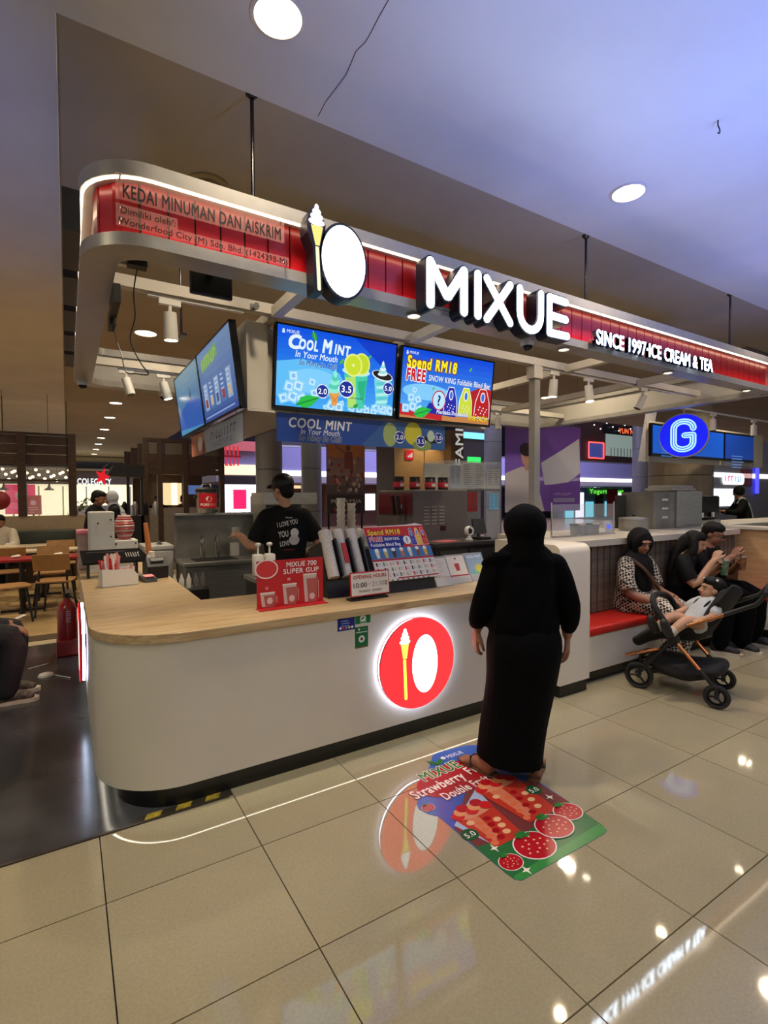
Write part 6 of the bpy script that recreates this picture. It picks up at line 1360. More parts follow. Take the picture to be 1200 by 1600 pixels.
note(3.80, 3.96, 1.68, 1.95, 4.6585, 1, (180, 186, 196)); note(3.99, 4.36, 1.68, 1.99, 4.6585, 4); note(4.38, 4.6, 1.68, 1.92, 4.6585, 8); note(3.82, 4.05, 1.45, 1.64, 4.675, 3, (186, 186, 176)); note(4.08, 4.24, 1.40, 1.64, 4.675, 6, (170, 50, 54)); note(4.36, 4.52, 1.42, 1.62, 4.60, 9, (120, 186, 226))
MB().lo((4.34, 4.61, 1.07), (4.56, 4.62, 1.65)).build('notice_stand', GLASS, t, world=True)
# ================================================================ next kiosk behind the bench wall
LZ = 1.171
t = thing('steel_brewer', 'boxy stainless machine with three drawer pulls on the ledge behind the seated couple', 'machine', (5.55, 3.6, LZ))
a, b_ = onY(1016, 790, 3.62), onY(1050, 790, 3.62)
MB().lo((a.x, 3.58, LZ), (b_.x, 4.0, 1.63)).build('front_case', DSTEEL, t, world=True); MB().lo((b_.x, 3.56, LZ), (b_.x+.62, 4.02, 1.64)).build('body', STEEL, t, world=True)
for k in range(3): MB().lo((a.x+.16, 3.565, 1.30+.11*k), (a.x+.30, 3.58, 1.325+.11*k)).build('pull', CHROME, t, world=True)
MB().box((b_.x+.2, 3.75, 1.665), (.7, .34, .03), .1).box((b_.x+.2, 3.75, 1.70), (.62, .30, .03), .1).build('tray', SILVER, t, world=True)
t = thing('stock_pot', 'steel stock pot with a lid on the ledge left of the boxy machine', 'pot', (onY(990, 815, 3.6).x, 3.6, LZ)); MB().lathe([(.16, 0), (.165, .01), (.165, .13), (.172, .135)], n=24).build('pot', STEEL, t, smooth=.6); MB().lathe([(.17, .135), (.16, .15), (.02, .165)], n=24).build('lid', STEEL, t, smooth=.6); MB().lathe([(.012, .165), (.02, .185), (.004, .19)], n=10).build('knob', BLACK, t, smooth=.6)
t = thing('black_board', 'dark splash board standing behind the stock pot', 'board', (onY(985, 790, 3.95).x, 3.95, LZ)); MB().box((0, 0, .21), (.62, .02, .42)).build('panel', DGREY, t); MB().box((0, .05, .01), (.6, .1, .02)).build('foot', DGREY, t)
q = onY(950, 826, 3.5); t = thing('pay_tablet', 'white tablet with a blue screen on the ledge', 'tablet', (q.x, 3.5, LZ), .2); MB().box((0, 0, .07), (.16, .02, .13), 0, -.3).build('case', TW, t); MB().box((0, -.012, .072), (.11, .004, .05), 0, -.3).build('screen', mat('blue_screen', (40, 80, 220), .3, emit=.8, ecol=(60, 100, 250)), t); MB().box((0, .03, .006), (.12, .09, .012)).build('foot', TW, t)
for k, px_ in enumerate((897, 908, 919, 930)):
    q = onY(px_, 826, 3.55); t = thing('condiment_tub', ('first', 'second', 'third', 'last')[k]+' small clear tub in the row on the ledge, counted from the pier', 'tub', (q.x, 3.55, LZ), group='clear tubs on the ledge'); MB().lathe([(.035, 0), (.045, .10), (.047, .102)], n=14).build('tub', mat('cloudy_tub', (150, 154, 150), .25, alpha=.85), t, smooth=.6); MB().lathe([(.048, .10), (.048, .115), (.003, .118)], n=14).build('lid', (DGREY, TW)[k % 2], t, smooth=.6)
t = thing('sneeze_guard', 'clear glass guard standing on the ledge beyond the pier', 'glass guard', (4.85, 3.38, LZ)); MB().lo((4.05, 3.39, LZ+.01), (5.05, 3.398, 1.50)).build('pane', GLASS, t, world=True); MB().lo((4.05, 3.37, LZ), (5.05, 3.41, LZ+.012)).build('foot_rail', CHROME, t, world=True)
for x in (4.05, 5.05): MB().cyl((x, 3.394, LZ), (x, 3.394, 1.52), .008, n=8).build('upright', CHROME, t, world=True)
# coffee corner further right with its barista
def at(px_, py_, Y): return onY(px_, py_, Y)
t = thing('espresso_machine', 'dark espresso machine on the far counter beside the barista', 'machine', (9.1, 4.6, 1.1)); MB().bbox((9.0, 4.7, 1.38), (1.3, .5, .40), .03).build('body', BLACK, t, world=True, smooth=.8); MB().lo((8.4, 4.42, 1.10), (9.6, 4.95, 1.17)).build('drip_tray', STEEL, t, world=True)
for k in range(3): MB().cyl((8.6+.35*k, 4.42, 1.30), (8.6+.35*k, 4.42, 1.22), .04).build('group_head', CHROME, t, world=True, smooth=.6)
for k in range(5): MB().lathe([(.035, 1.58), (.045, 1.66), (.047, 1.662)], (8.5+.22*k, 4.75, 0), 12).build('cup', DGREY if k % 2 else TW, t, smooth=.6, world=True)
t = thing('far_counter', 'pale counter of the coffee kiosk beyond the oak panel', 'counter', (9.5, 4.6, 0)); MB().lo((7.6, 4.2, 0), (13, 5.0, 1.06)).build('body', WOODP, t, world=True); MB().lo((7.55, 4.15, 1.06), (13, 5.05, 1.10)).build('top', WHITE, t, world=True)
BQ = onY(1164, 790, 5.45)
K2 = thing('person', 'barista in black with pale straps bending over the far coffee counter', 'person', (BQ.x, 5.45, 0), .7)
Rh = rot(0, -.35); c = Vector((0, .14, 1.66)); b = MB(); limb(b, [(0, 0, .95), (0, .02, 1.2), (0, .08, 1.46)], [(.15, .10), (.15, .10), (.17, .09)]); head(b, c, Rh, 1.0, (0, .08, 1.46))
for q in (-1, 1): limb(b, [(.09*q, 0, .9), (.1*q, .02, .48), (.1*q, -.02, .08)], [.09, .06, .04]); foot(b, (.1*q, -.03, 0), (0, 1, 0)); limb(b, [(.2*q, .08, 1.42), (.26*q, .2, 1.2), (.14*q, .46, 1.24)], [.05, .044, .03]); hand(b, (.14*q, .47, 1.24), (-.2*q, 1, -.1), (0, 0, -1), q, .4)
fuse(b, 'body', SKINL, K2, .010, 2); face(K2, c, Rh); b = MB(); limb(b, [(0, 0, .92), (0, .02, 1.2), (0, .08, 1.44)], [(.2, .14), (.19, .13), (.2, .1)], 16)
for q in (-1, 1): limb(b, [(.17*q, .08, 1.42), (.25*q, .2, 1.22), (.17*q, .38, 1.23)], [.09, .08, .06])
fuse(b, 'shirt', CBLK2, K2, .014, 3); b = MB()
for q in (-1, 1): limb(b, [(.09*q, 0, .95), (.1*q, .02, .48), (.1*q, -.02, .06)], [.12, .085, .075])
fuse(b, 'jeans', mat('blue_jeans', (44, 60, 92), .8), K2, .016, 3); b = MB(); b.ball(c+Vector((0, -.02, .02)), (.105, .115, .12)); fuse(b, 'headscarf', CBLK2, K2, .012, 3)
for q in (-1, 1): MB().tube(smoothpath([(.1*q, .18, 1.40), (.11*q, .08, 1.53), (.11*q, -.03, 1.40), (.05*q, -.125, 1.15), (.06*q, -.14, .95)], 4), .02, 6).build('strap', mat('pale_blue_strap', (170, 190, 200), .7), K2, smooth=True)
# hanging round sign with a double-line letter
GX, GY, GZ, GR = 7.40, 3.90, 2.425, .306
t = thing('hanging_round_sign', 'round blue lit sign with a pale double-line letter G hanging past the canopy end', 'sign', (GX, GY, GZ))
gx = Vector((.35, -.937, 0)).normalized(); gn = gx.cross(EZ)
C0 = Vector((GX, GY, GZ))
MB().prism(circ(GR, 48), C0-gn*.05, gx, EZ, gn, .10).build('drum', TW, t, smooth=.5, world=True); MB().prism(circ(GR-.012, 48), C0+gn*.0501, gx, EZ, gn, .003).build('face', mat('sign_blue_lit', (20, 30, 220), .3, emit=1.0, ecol=(14, 26, 232), vary=0), t, world=True)
def gpath(r, k=0): return [(.07*r, .055*r)]+[(.0+.07*r*math.cos(a), .06*r+.055*r*math.sin(a)) for a in [PI*i/8 for i in range(0, 9)]]+[(-.07*r+.07*r*(1-math.cos(a)), -.06*r-.055*r*math.sin(a)) for a in [PI*i/8 for i in range(0, 9)]]+[(.07*r, .0), (.01*r, 0)]
P = Print(1, 1, emit=1.2)
for r_, th, co in ((1.25, .060, (176, 232, 240)), (1.25, .030, (14, 26, 232)), (1.25, .016, (176, 232, 240))):
    g = gpath(r_)
    for p, q in zip(g, g[1:]): P.line((p[0]*1.36, p[1]*1.36), (q[0]*1.36, q[1]*1.36), th*1.36, co)
P.build('letter', t, C0+gn*.0535, gx, EZ)
MB().cyl((GX, GY, GZ+GR), (GX, GY, 2.80), .010, n=8).build('hanger', TW, t, world=True); MB().box((GX, GY, 2.795), (.08, .06, .012)).build('hanger_plate', TW, t, world=True)
# neighbouring kiosk: slanted header, blue screens, round column
NS = [mat('next_blue_screen', (20, 60, 160), .2, emit=.75, ecol=(16, 86, 190), vary=0), mat('next_blue_screen_dim', (20, 60, 160), .2, emit=.55, ecol=(20, 62, 150), vary=0)]
t = thing('next_kiosk_screens', 'row of three blue menu screens on the next kiosk behind the hanging round sign', 'television', (11, 5.4, 2.3))
p0, p1 = onY(1018, 712, 5.4), onY(1178, 722, 5.4); z1 = onY(1022, 661, 5.4).z
ww = (p1.x-p0.x)/3
for k in range(3):
    MB().lo((p0.x+ww*k, 5.40, p0.z), (p0.x+ww*(k+1)-.03, 5.46, z1)).build('casing', SCRB, t, world=True); MB().lo((p0.x+ww*k+.03, 5.39, p0.z+.05), (p0.x+ww*(k+1)-.06, 5.399, z1-.04)).build('screen', NS[k == 2], t, world=True)
P = Print(1, 1, emit=.7); P.lines(p0.x+.3, 2.5, .6, 4, .06, .02, (60, 130, 220), 2); P.lines(p0.x+ww*2+.3, 2.42, .7, 5, .06, .02, (110, 150, 220), 4); P.build('text', t, (0, 5.388, 0), EX, EZ)
t = thing('next_kiosk_header', 'cream header and slanted brace of the next kiosk beside the blue screens', 'header', (8.6, 5.4, 2.3)); MB().lo((p0.x+.05, 5.47, p0.z-.1), (p1.x+.6, 5.53, z1+.05)).build('board', BEAMW, t, world=True); MB().lo((onY(1062, 700, 6.0).x-.3, 5.53, 2.3), (onY(1062, 700, 6.0).x+.3, 6.05, 2.5)).build('column_mount', BEAMW, t, world=True); MB().prism([(p0.x+.12, z1+.25), (p0.x+.4, z1+.25), (p0.x+.1, p0.z-.1), (p0.x-.12, p0.z-.1)], (0, 5.54, 0), (1, 0, 0), (0, 0, 1), (0, 1, 0), .05).build('brace', mat('lilac_grey_board', (170, 168, 176), .6), t, world=True)
for k in range(4):
    x = 8.2+1.3*k
    spot('white spot lamp hanging by the next kiosk, number '+('one', 'two', 'three', 'four')[k]+' past the round sign', (x, 3.9, 2.80), (0, 0, -1), 0, False)
track('long cream lamp track in front of the next kiosk screens', (7.3, 3.9, 2.81), (14, 3.9, 2.81))
MB_ = None
def column(label, px_, Y, r, z1=9., m=None, joints=(1.2, 2.4, 3.6)):
    q = onY(px_, 780, Y); t = thing('column', label, 'column', (q.x, Y, 0)); t['kind'] = 'thing'
    zs = [0]+[z for z in joints if z < z1]+[z1]
    for a, b2 in zip(zs, zs[1:]):
        for h in range(2):
            ang = [PI*h+PI*i/10+.012 for i in range(11)]; MB().prism([(r*math.cos(x), r*math.sin(x)) for x in ang], (0, 0, a+.008), (1, 0, 0), (0, 1, 0), (0, 0, 1), b2-a-.016).build('cladding_panel', m or COLM, t, smooth=.5)
    MB().cyl((0, 0, 0), (0, 0, z1), r*.96, n=20).build('core', BLACK, t)
COLM = mat('grey_column_cladding', (136, 136, 138), .45, metal=.3, vary=.04)
column('broad tan column panelled with dark joints under the blue screens', 1062, 6.6, .68, 3.9, mat('tan_column_cladding', (158, 146, 128), .5), (1.2, 2.05, 2.9))
column('grey column directly behind the kiosk worker', 421, 11, .29, 3.9, None, (1.2, 2.2, 3.2)); column('slimmer grey column right of the kiosk worker', 487, 13.5, .29); column('lilac-lit column left of the purple banner', 770, 14, .32); column('lilac column beside the upper orange sign', 1000, 13, .32)

# purple banner hung between the kiosks
t = thing('purple_banner', 'tall translucent purple banner with a white-shirted figure behind the steel post', 'banner', (6.2, 6.6, 1.3))
a, b_ = onY(789, 790, 6.6), onY(907, 668, 6.6)
w_, h_ = b_.x-a.x, onY(789, 655, 6.6).z-1.3
MB().lo((a.x, 6.6, 1.3), (b_.x, 6.606, 1.3+h_)).build('sheet', mat('purple_film', (128, 84, 190), .4, alpha=.8, vary=.05), t, world=True); MB().cyl((a.x, 6.603, 1.3+h_), (b_.x, 6.603, 1.3+h_), .015).build('top_bar', CHROME, t, world=True)
for x in (a.x+.1, b_.x-.1): MB().cyl((x, 6.603, 1.3+h_), (x, 6.603, 3.93), .004, n=6).build('wire', CHROME, t, world=True)
P = Print(1, 1); P.poly([(w_*.45, h_*.55), (w_*.75, h_*.72), (w_*.98, h_*.86), (w_, h_*.45), (w_*.8, h_*.32), (w_*.5, h_*.3)], (206, 206, 222)); P.poly([(0, h_*.42), (w_*.2, h_*.5), (w_*.35, h_*.48), (w_*.5, 0), (0, 0)], (196, 190, 198)); P.oval(w_*.27, h_*.62, w_*.075, h_*.12, (196, 150, 136)); P.oval(w_*.26, h_*.69, w_*.085, h_*.075, (50, 36, 40)); P.rect(w_*.24, h_*.46, w_*.06, h_*.08, (190, 144, 130)); P.poly([(w_*.55, h_*.3), (w_, h_*.36), (w_, 0), (w_*.6, 0)], (112, 72, 170)); P.rect(w_*.62, h_*.1, w_*.3, h_*.05, (150, 140, 190)); P.scrawl(w_*.62, h_*.18, w_*.25, .05, (190, 180, 214), 3, 9)
P.build('printing', t, (a.x, 6.5995, 1.3), EX, EZ)

# ================================================================ atrium behind: parapet, shops above and below
YP = 22.
LILAC = mat('lilac_lit_parapet', (150, 146, 186), .7, vary=.03); SHOPD = mat('dark_shopfront', (50, 40, 36), .5, vary=.2, scale=1); GLOWW = mat('shop_light_white', (255, 255, 250), .5, emit=1.1, ecol=(240, 244, 255), vary=0); GLOWY = mat('shop_light_warm', (255, 240, 210), .5, emit=.9, ecol=(255, 226, 170), vary=0); TEAL = mat('shop_light_teal', (120, 220, 230), .5, emit=.8, ecol=(120, 220, 240), vary=0)
x0, x1 = onY(340, 740, YP).x, 60.
zs0 = onY(600, 746, YP).z; zs1 = onY(600, 739, YP).z; zp1 = onY(600, 706, YP).z
t = thing('atrium_parapet', 'long lilac parapet with a white light line across the atrium', 'parapet', (18, YP, 0))
MB().lo((x0, YP, zs1), (x1, YP+.3, zp1)).build('panel', LILAC, t, world=True); MB().lo((x0, YP-.05, zs0), (x1, YP+.3, zs1)).build('light_line', mat('parapet_light', (255, 255, 250), .5, emit=1.6, ecol=(255, 250, 236), vary=0), t, world=True); MB().lo((x0, YP-.02, zp1), (x1, YP+.05, zp1+.08)).build('handrail', STEEL, t, world=True)
MB().lo((x0, YP+.3, zs0-.3), (x1, YP+6, zs0)).build('soffit', LILAC, t, world=True)
def wall_unit(name, label, cat, px0, px1, py0, py1, Y, m, depth=.3):
    a, b_ = onY(px0, py1, Y), onY(px1, py0, Y); zb = 0 if py1 > 740 else zs0; t = thing(name, label, cat, ((a.x+b_.x)/2, Y, a.z))
    c0, c1 = onY((px0+px1)/2, py1, Y).z, onY((px0+px1)/2, py0, Y).z
    MB().lo((a.x, Y, zb), (b_.x, Y+depth, c1)).build('wall', m, t, world=True); return t, a.x, b_.x, c0, c1
def pane(t, x0, x1, z0, z1, Y, m, name='window'): return MB().lo((x0, Y-.06, z0), (x1, Y-.005, z1)).build(name, m, t, world=True)
o = MB().lo((-16, 39, -.01), (70, 39.3, 14)).build('wall_back', mat('far_dark_wall', (40, 38, 44), .8), base=None); tag(o, kind='structure')
o = MB().lo((44, -9, -.01), (44.3, 39, 14)).build('wall_right', mat('far_grey_wall', (120, 116, 120), .8), base=None); tag(o, kind='structure')
o = MB().lo((3.4, 10.21, 13.8), (44, 39, 14)).build('ceiling_atrium', mat('far_grey_wall', (120, 116, 120), .8), base=None); tag(o, kind='structure')
# ground floor shops under the parapet
t, a, b_, c0, c1 = wall_unit('far_shop', 'brown shopfront with lit windows under the parapet, behind the worker', 'shop', 505, 640, 748, 800, YP+3, mat('brown_shopfront', (92, 56, 38), .6), .4)
for k in range(5): pane(t, a+(b_-a)*(.04+.19*k), a+(b_-a)*(.19+.19*k), c0+.1, c0+(c1-c0)*.55, YP+3, (GLOWY, SHOPD, GLOWW, SHOPD, GLOWY)[k])
t, a, b_, c0, c1 = wall_unit('far_shop', 'dim shopfront below the parapet between the two grey columns', 'shop', 436, 475, 748, 830, YP+3, mat('brown_shopfront', (92, 56, 38), .6), .4); pane(t, a+.2, b_-.2, c0+.3, c0+1.1, YP+3, GLOWW); pane(t, a+.2, b_-.2, c1-.5, c1-.35, YP+3, GLOWY, 'sign_strip')
t, a, b_, c0, c1 = wall_unit('far_shop', 'bright blue-white shop with a green sign and a red banner, right of the purple banner', 'shop', 880, 1000, 752, 822, YP+3, mat('blue_white_shop', (110, 140, 160), .6), .4)
for k in range(8): pane(t, a+(b_-a)*(.02+.122*k), a+(b_-a)*(.115+.122*k), c0+.2, c0+(c1-c0)*(.55+.2*(k % 2)), YP+3, (TEAL, GLOWW, TEAL, SHOPD)[k % 4])
P = Print(1, 1, emit=1.1); P.text('Yogurt Planet', a+(b_-a)*.3, c1-.95, .36, (110, 240, 70), .04, w=(b_-a)*.45); P.scrawl(a+(b_-a)*.05, c1-.5, (b_-a)*.4, .28, (240, 250, 255), 5, 12); P.build('sign_lettering', t, (0, YP+2.9, 0), EX, EZ); pane(t, a+(b_-a)*.52, a+(b_-a)*.66, c0+.5, c1-.6, YP+2.9, mat('red_banner_far', (190, 30, 36), .6), 'red_banner')
# upper floor shops
t, a, b_, c0, c1 = wall_unit('upper_shop', 'dark upper-floor shop with pale windows above the lilac parapet', 'shop', 430, 620, 665, 708, YP+4, SHOPD, .4)
for k in range(6): pane(t, a+(b_-a)*(.03+.16*k), a+(b_-a)*(.14+.16*k), c0+.6, c1-.3, YP+4, (TEAL, SHOPD, GLOWW, TEAL, SHOPD, TEAL)[k])
t, a, b_, c0, c1 = wall_unit('upper_shop', 'upper-floor shop with an orange lit sign and a neon-framed window', 'shop', 905, 992, 655, 722, YP+3, mat('upper_brown_wall', (66, 42, 34), .6), .4)
pane(t, a+(b_-a)*.45, b_-.1, c0+.5, c1-1.15, YP+3, mat('upper_lit_room', (150, 170, 160), .6, emit=.3, ecol=(190, 210, 190)), 'window'); pane(t, a+(b_-a)*.4, b_, c1-1.12, c1-.45, YP+3, BLACK, 'sign_board')
P = Print(1, 1, emit=1.4); P.text('YUN N', a+(b_-a)*.68, c1-1.0, .42, (255, 110, 60), .04, w=(b_-a)*.28); P.build('sign_lettering', t, (0, YP+2.93, 0), EX, EZ)
NE = mat('neon_red', (255, 80, 70), .5, emit=3, ecol=(255, 70, 60), vary=0); xa, xb, za, zb_ = a+(b_-a)*.14, a+(b_-a)*.4, c0+.25, c0+1.45
pane(t, xa, xb, za, zb_, YP+3, mat('blue_dim_window', (60, 70, 130), .3, emit=.25, ecol=(90, 110, 200)), 'neon_window')
for p, q in (((xa, za), (xb, za)), ((xb, za), (xb, zb_)), ((xb, zb_), (xa, zb_)), ((xa, zb_), (xa, za))): MB().cyl((p[0], YP+2.9, p[1]), (q[0], YP+2.9, q[1]), .045, n=6).build('neon_tube', NE, t, world=True)
for k in range(8): MB().ball((a+(b_-a)*(.1+.11*k), YP+2.8, c1-.35-.25*(k % 3)), .06, 8, 5).build('pendant_lamp', GLOWW, t, world=True)
for k in range(9): MB().lo((a+(b_-a)*(.45+.06*k), YP+2.5, c0+.1), (a+(b_-a)*(.455+.06*k), YP+2.53, c0+1.1)).build('railing_bar', BLACK, t, world=True)
# glowing shop at the far right
t, a, b_, c0, c1 = wall_unit('far_shop', 'bright white shop with a pink sign behind the barista', 'shop', 1105, 1200, 720, 800, 16, mat('white_shop_wall', (150, 146, 144), .6), .3)
pane(t, a, b_, c1-1.1, c1-.8, 16, GLOWW, 'light_strip'); pane(t, a, a+(b_-a)*.4, c0+.4, c0+1.5, 16, GLOWW); pane(t, a+(b_-a)*.5, a+(b_-a)*.7, c1-1.6, c1-.5, 16, mat('brick_red', (150, 84, 70), .7), 'brick_panel'); P = Print(1, 1, emit=1.2); P.rect(a+(b_-a)*.2, c0+1.75, (b_-a)*.36, .75, (244, 240, 250), .3); P.scrawl(a+(b_-a)*.24, c0+1.95, (b_-a)*.14, .36, (226, 70, 140), 3, 3); P.scrawl(a+(b_-a)*.40, c0+1.95, (b_-a)*.13, .36, (90, 170, 226), 4, 3); P.build('sign_lettering', t, (0, 15.93, 0), EX, EZ); MB().lo((a+(b_-a)*.74, 15.8, c0+1.2), (a+(b_-a)*.78, 15.9, c1-.3)).build('blue_tube', mat('blue_neon', (60, 60, 255), .5, emit=2.5, ecol=(60, 60, 255), vary=0), t, world=True)
# oak clad box with a red sign, brown post with vertical white letters
t = thing('oak_clad_unit', 'oak clad shop box with a small red sign behind the machines', 'shop unit', (9.5, 12, 0))
xa, xb = onY(617, 740, 12).x, onY(706, 740, 12).x; zt = onY(660, 676, 12).z
for k in range(2): MB().lo((xa+(xb-xa)/2*k+.015, 12, 0), (xa+(xb-xa)/2*(k+1)-.015, 12.06, zt)).build('oak_panel', WOODP, t, world=True)
MB().lo((xa, 12.06, 0), (xb, 13, zt)).build('core', WOODD, t, world=True)
q = onY(639, 711, 12); MB().prism(rrect(.28, .28, .05), (q.x, 11.99, q.z), EX, EZ, (0, -1, 0), .03).build('red_sign', mat('red_sign', (190, 30, 40), .4, emit=.4, ecol=(200, 30, 40)), t, world=True)
P = Print(1, 1, emit=.8); [P.rect(-.07+.06*k, -.07, .04, .05+.04*k, (240, 230, 228)) for k in range(3)]; P.build('sign_mark', t, (q.x, 11.955, q.z), EX, EZ)
lamp('oak_unit_lamp', 'SPOT', ((xa+xb)/2, 11.2, 3.4), ((xa+xb)/2, 12, 2), 40, (255, 220, 160), .1, spot=1.8)
t = thing('lettered_post', 'brown post with tall white letters running up it', 'post', (10.6, 11.5, 0)); xa, xb = onY(704, 720, 11.5).x, onY(724, 720, 11.5).x; zt = onY(714, 672, 11.5).z
MB().lo((xa, 11.5, 0), (xb, 11.8, zt)).build('post', mat('brown_post', (96, 72, 50), .6), t, world=True); P = Print(1, 1, emit=.6); P.text('FAMILY', 0, 0, .3, (226, 226, 222), .03, rot=PI/2, w=1.7); P.build('lettering', t, (xb-.02, 11.49, onY(714, 728, 11.5).z), EX, EZ); MB().lo((xa-.02, 11.48, 0), (xb+.02, 11.82, .12)).build('plinth', BLACK, t, world=True)
t, a, b_, c0, c1 = wall_unit('dark_shop', 'dark glassy shop with a teal top light and a green sign', 'shop', 724, 758, 665, 800, 16, SHOPD, .4); pane(t, a, b_, c1-.55, c1-.3, 16, TEAL, 'light_strip'); pane(t, a+.2, b_-.3, c1-1.7, c1-1.3, 16, mat('green_lit_sign', (60, 220, 90), .5, emit=.9, ecol=(40, 210, 80)), 'green_sign'); pane(t, a+.1, b_-.1, c0+1.0, c0+1.5, 16, GLOWW)
# stadium poster on a stand
t = thing('poster_stand', 'tall faded poster of a cheering crowd standing behind the kiosk', 'poster', (6.0, 9, 0)); xa, xb = onY(511, 740, 9).x, onY(570, 740, 9).x; za, zb_ = onY(540, 802, 9).z, onY(540, 686, 9).z
MB().lo((xa, 9, za), (xb, 9.03, zb_)).build('board', flat((70, 64, 66)), t, world=True); w_, h_ = xb-xa, zb_-za
for x in (xa+.05, xb-.05): MB().cyl((x, 9.05, 0), (x, 9.05, za+.2), .02).build('leg', MBLACK, t, world=True)
P = Print(1, 1); bands(P, w_, h_, [(60, 58, 62), (64, 60, 64), (90, 80, 84), (120, 96, 96), (150, 120, 116), (150, 120, 120), (196, 128, 92), (206, 132, 84)])
rr = random.Random(3)
for k in range(46): P.oval(rr.uniform(.02, w_-.02), rr.uniform(h_*.3, h_*.75), rr.uniform(.02, .045), rr.uniform(.03, .06), ((150, 130, 126), (90, 70, 72), (160, 70, 66), (190, 170, 160))[k % 4], 10)
P.oval(w_*.55, h_*.88, .05, .06, (120, 84, 74)); P.poly([(w_*.45, h_*.6), (w_*.7, h_*.6), (w_*.65, h_*.83), (w_*.45, h_*.83)], (140, 80, 80)); P.line((w_*.48, h_*.8), (w_*.1, h_*.96), .04, (150, 110, 96)); P.text('MALAYSIA', w_*.1, h_*.14, .075, (210, 204, 200), .03, w=w_*.8); P.text('NO.1', w_*.18, h_*.03, .08, (190, 70, 60), .03, w=w_*.5); P.build('printing', t, (xa, 8.9985, za), EX, EZ)
# far left of the atrium: red script sign, bright store
t = thing('far_store', 'bright white store with a dark awning and red hanging letters, left of the grey column', 'shop', (6.6, 20, 0)); xa, xb = onY(346, 760, 20).x, onY(410, 760, 20).x
z = lambda py_: onY(375, py_, 20).z
MB().lo((xa, 20, 0), (xb, 20.4, z(700))).build('wall', LILAC, t, world=True); pane(t, xa, xb, z(800), z(757), 20, GLOWW, 'shop_window'); pane(t, xa, xb, z(757), z(744), 20, SHOPD, 'awning'); pane(t, xa, xb, z(742), z(726), 20, GLOWY, 'light_strip'); pane(t, xb-1.2, xb-.7, z(795), z(765), 19.9, mat('magenta_lit', (230, 30, 100), .5, emit=.8, ecol=(236, 30, 96)), 'magenta_panel'); pane(t, xa, xb, z(705), z(690), 19.8, mat('pink_soffit', (200, 110, 110), .6, emit=.3, ecol=(220, 110, 110)), 'pink_soffit')
P = Print(1, 1, emit=1.1); P.scrawl(-.1, .1, .75, .75, (226, 24, 44), 8, 5); P.rect(-.1, .42, .75, .07, (120, 10, 24)); P.text('RY STORE', -.4, -2.0, .42, (250, 250, 250), .03, w=1.9); P.build('sign_lettering', t, (onY(349, 730, 19).x, 19, onY(349, 732, 19).z), EX, EZ)
# ================================================================ café beside the kiosk and the shop at the end of the mall
YC = 12.2
cz = lambda py_: onY(60, py_, YC).z
t = thing('cafe_screen_wall', 'dark timber framed café screen with glazed openings behind the tables', 'screen wall', (-1.8, YC, 0))
xl, xr = -4.2, onY(115, 740, YC).x
MB().lo((xl, YC, cz(676)), (xr, YC+.15, cz(680))).build('top_rail', WOODD, t, world=True)
for k, (y0, y1) in enumerate(((680, 694), (694, 709), (709, 726))): MB().lo((xl, YC+.03, cz(y1)), (xr, YC+.10, cz(y0)-.01)).build('plank', WOODD, t, world=True)
MB().lo((xl, YC, cz(752)), (xr, YC+.12, cz(749))).build('mid_rail', WOODD, t, world=True)
for px_ in (-60, 34, 113): q = onY(px_, 740, YC).x; MB().lo((q-.07, YC-.02, cz(806)), (q+.07, YC+.16, cz(676))).build('post', WOODD, t, world=True)
MB().lo((xl, YC, 0), (xr+.4, YC+.2, cz(806))).build('half_wall', mat('beige_half_wall', (150, 132, 106), .6), t, world=True)
for k, px_ in enumerate((-30, 74)):
    q = onY(px_, 740, YC).x; MB().lo((q-1.2 if k == 0 else q-.5, YC+.06, cz(805)), (q+.6 if k == 0 else q+.5, YC+.065, cz(728))).build('pane', GLASS, t, world=True)
# hanging bulbs seen through the screen
t = thing('bulb_grid', 'dark hanging grid carrying the bulbs behind the timber screen', 'lamp grid', (-1.5, YC+2.2, cz(728)))
MB().lo((-3.5, YC+2.16, cz(728)+.11), (xr, YC+2.24, cz(728)+.15)).build('bar', BLACK, t, world=True)
for x_ in (-3.3, -1.2, xr-.1): MB().cyl((x_, YC+2.2, cz(728)+.13), (x_, YC+2.2, CZ), .008, n=6).build('hanger', BLACK, t, world=True)
for k in range(22):
    px_, py_ = (4+((k*47) % 108), 733+((k*31) % 19)); q = onY(px_, py_, YC+2.2)
    t = thing('hanging_bulb', 'small warm bulb in the cluster hanging behind the timber screen', 'light', q, group='bulbs behind the café screen'); MB().ball((0, 0, 0), .032, 8, 6).build('globe', mat('bulb_warm', (255, 230, 180), .4, emit=5, ecol=(255, 224, 170), vary=0), t, smooth=True); MB().cyl((0, 0, .03), (0, 0, max(.06, cz(728)+.12-q.z)), .004, n=4).build('cord', BLACK, t)
for px_, lab in ((77, 'dark pendant lamp shade behind the timber screen, right pane'), (6, 'dark pendant lamp shade behind the timber screen, left pane')):
    q = onY(px_, 766, YC+1.4); t = thing('pendant_lamp', lab, 'lamp', q, group='pendant lamps in the café'); MB().lathe([(.10, 0), (.09, .02), (.03, .07), (.015, .14)], n=18).build('shade', MBLACK, t, smooth=.6); MB().cyl((0, 0, .13), (0, 0, CZ-q.z), .005, n=6).build('cord', BLACK, t)
t = thing('red_lantern', 'round dark red lantern at the picture\'s left edge', 'lantern', onY(-2, 782, YC-1)); MB().ball((0, 0, 0), .17).build('globe', mat('dark_red_paper', (130, 20, 28), .6), t, smooth=True); MB().cyl((0, 0, .16), (0, 0, 2.3), .005, n=6).build('cord', BLACK, t)
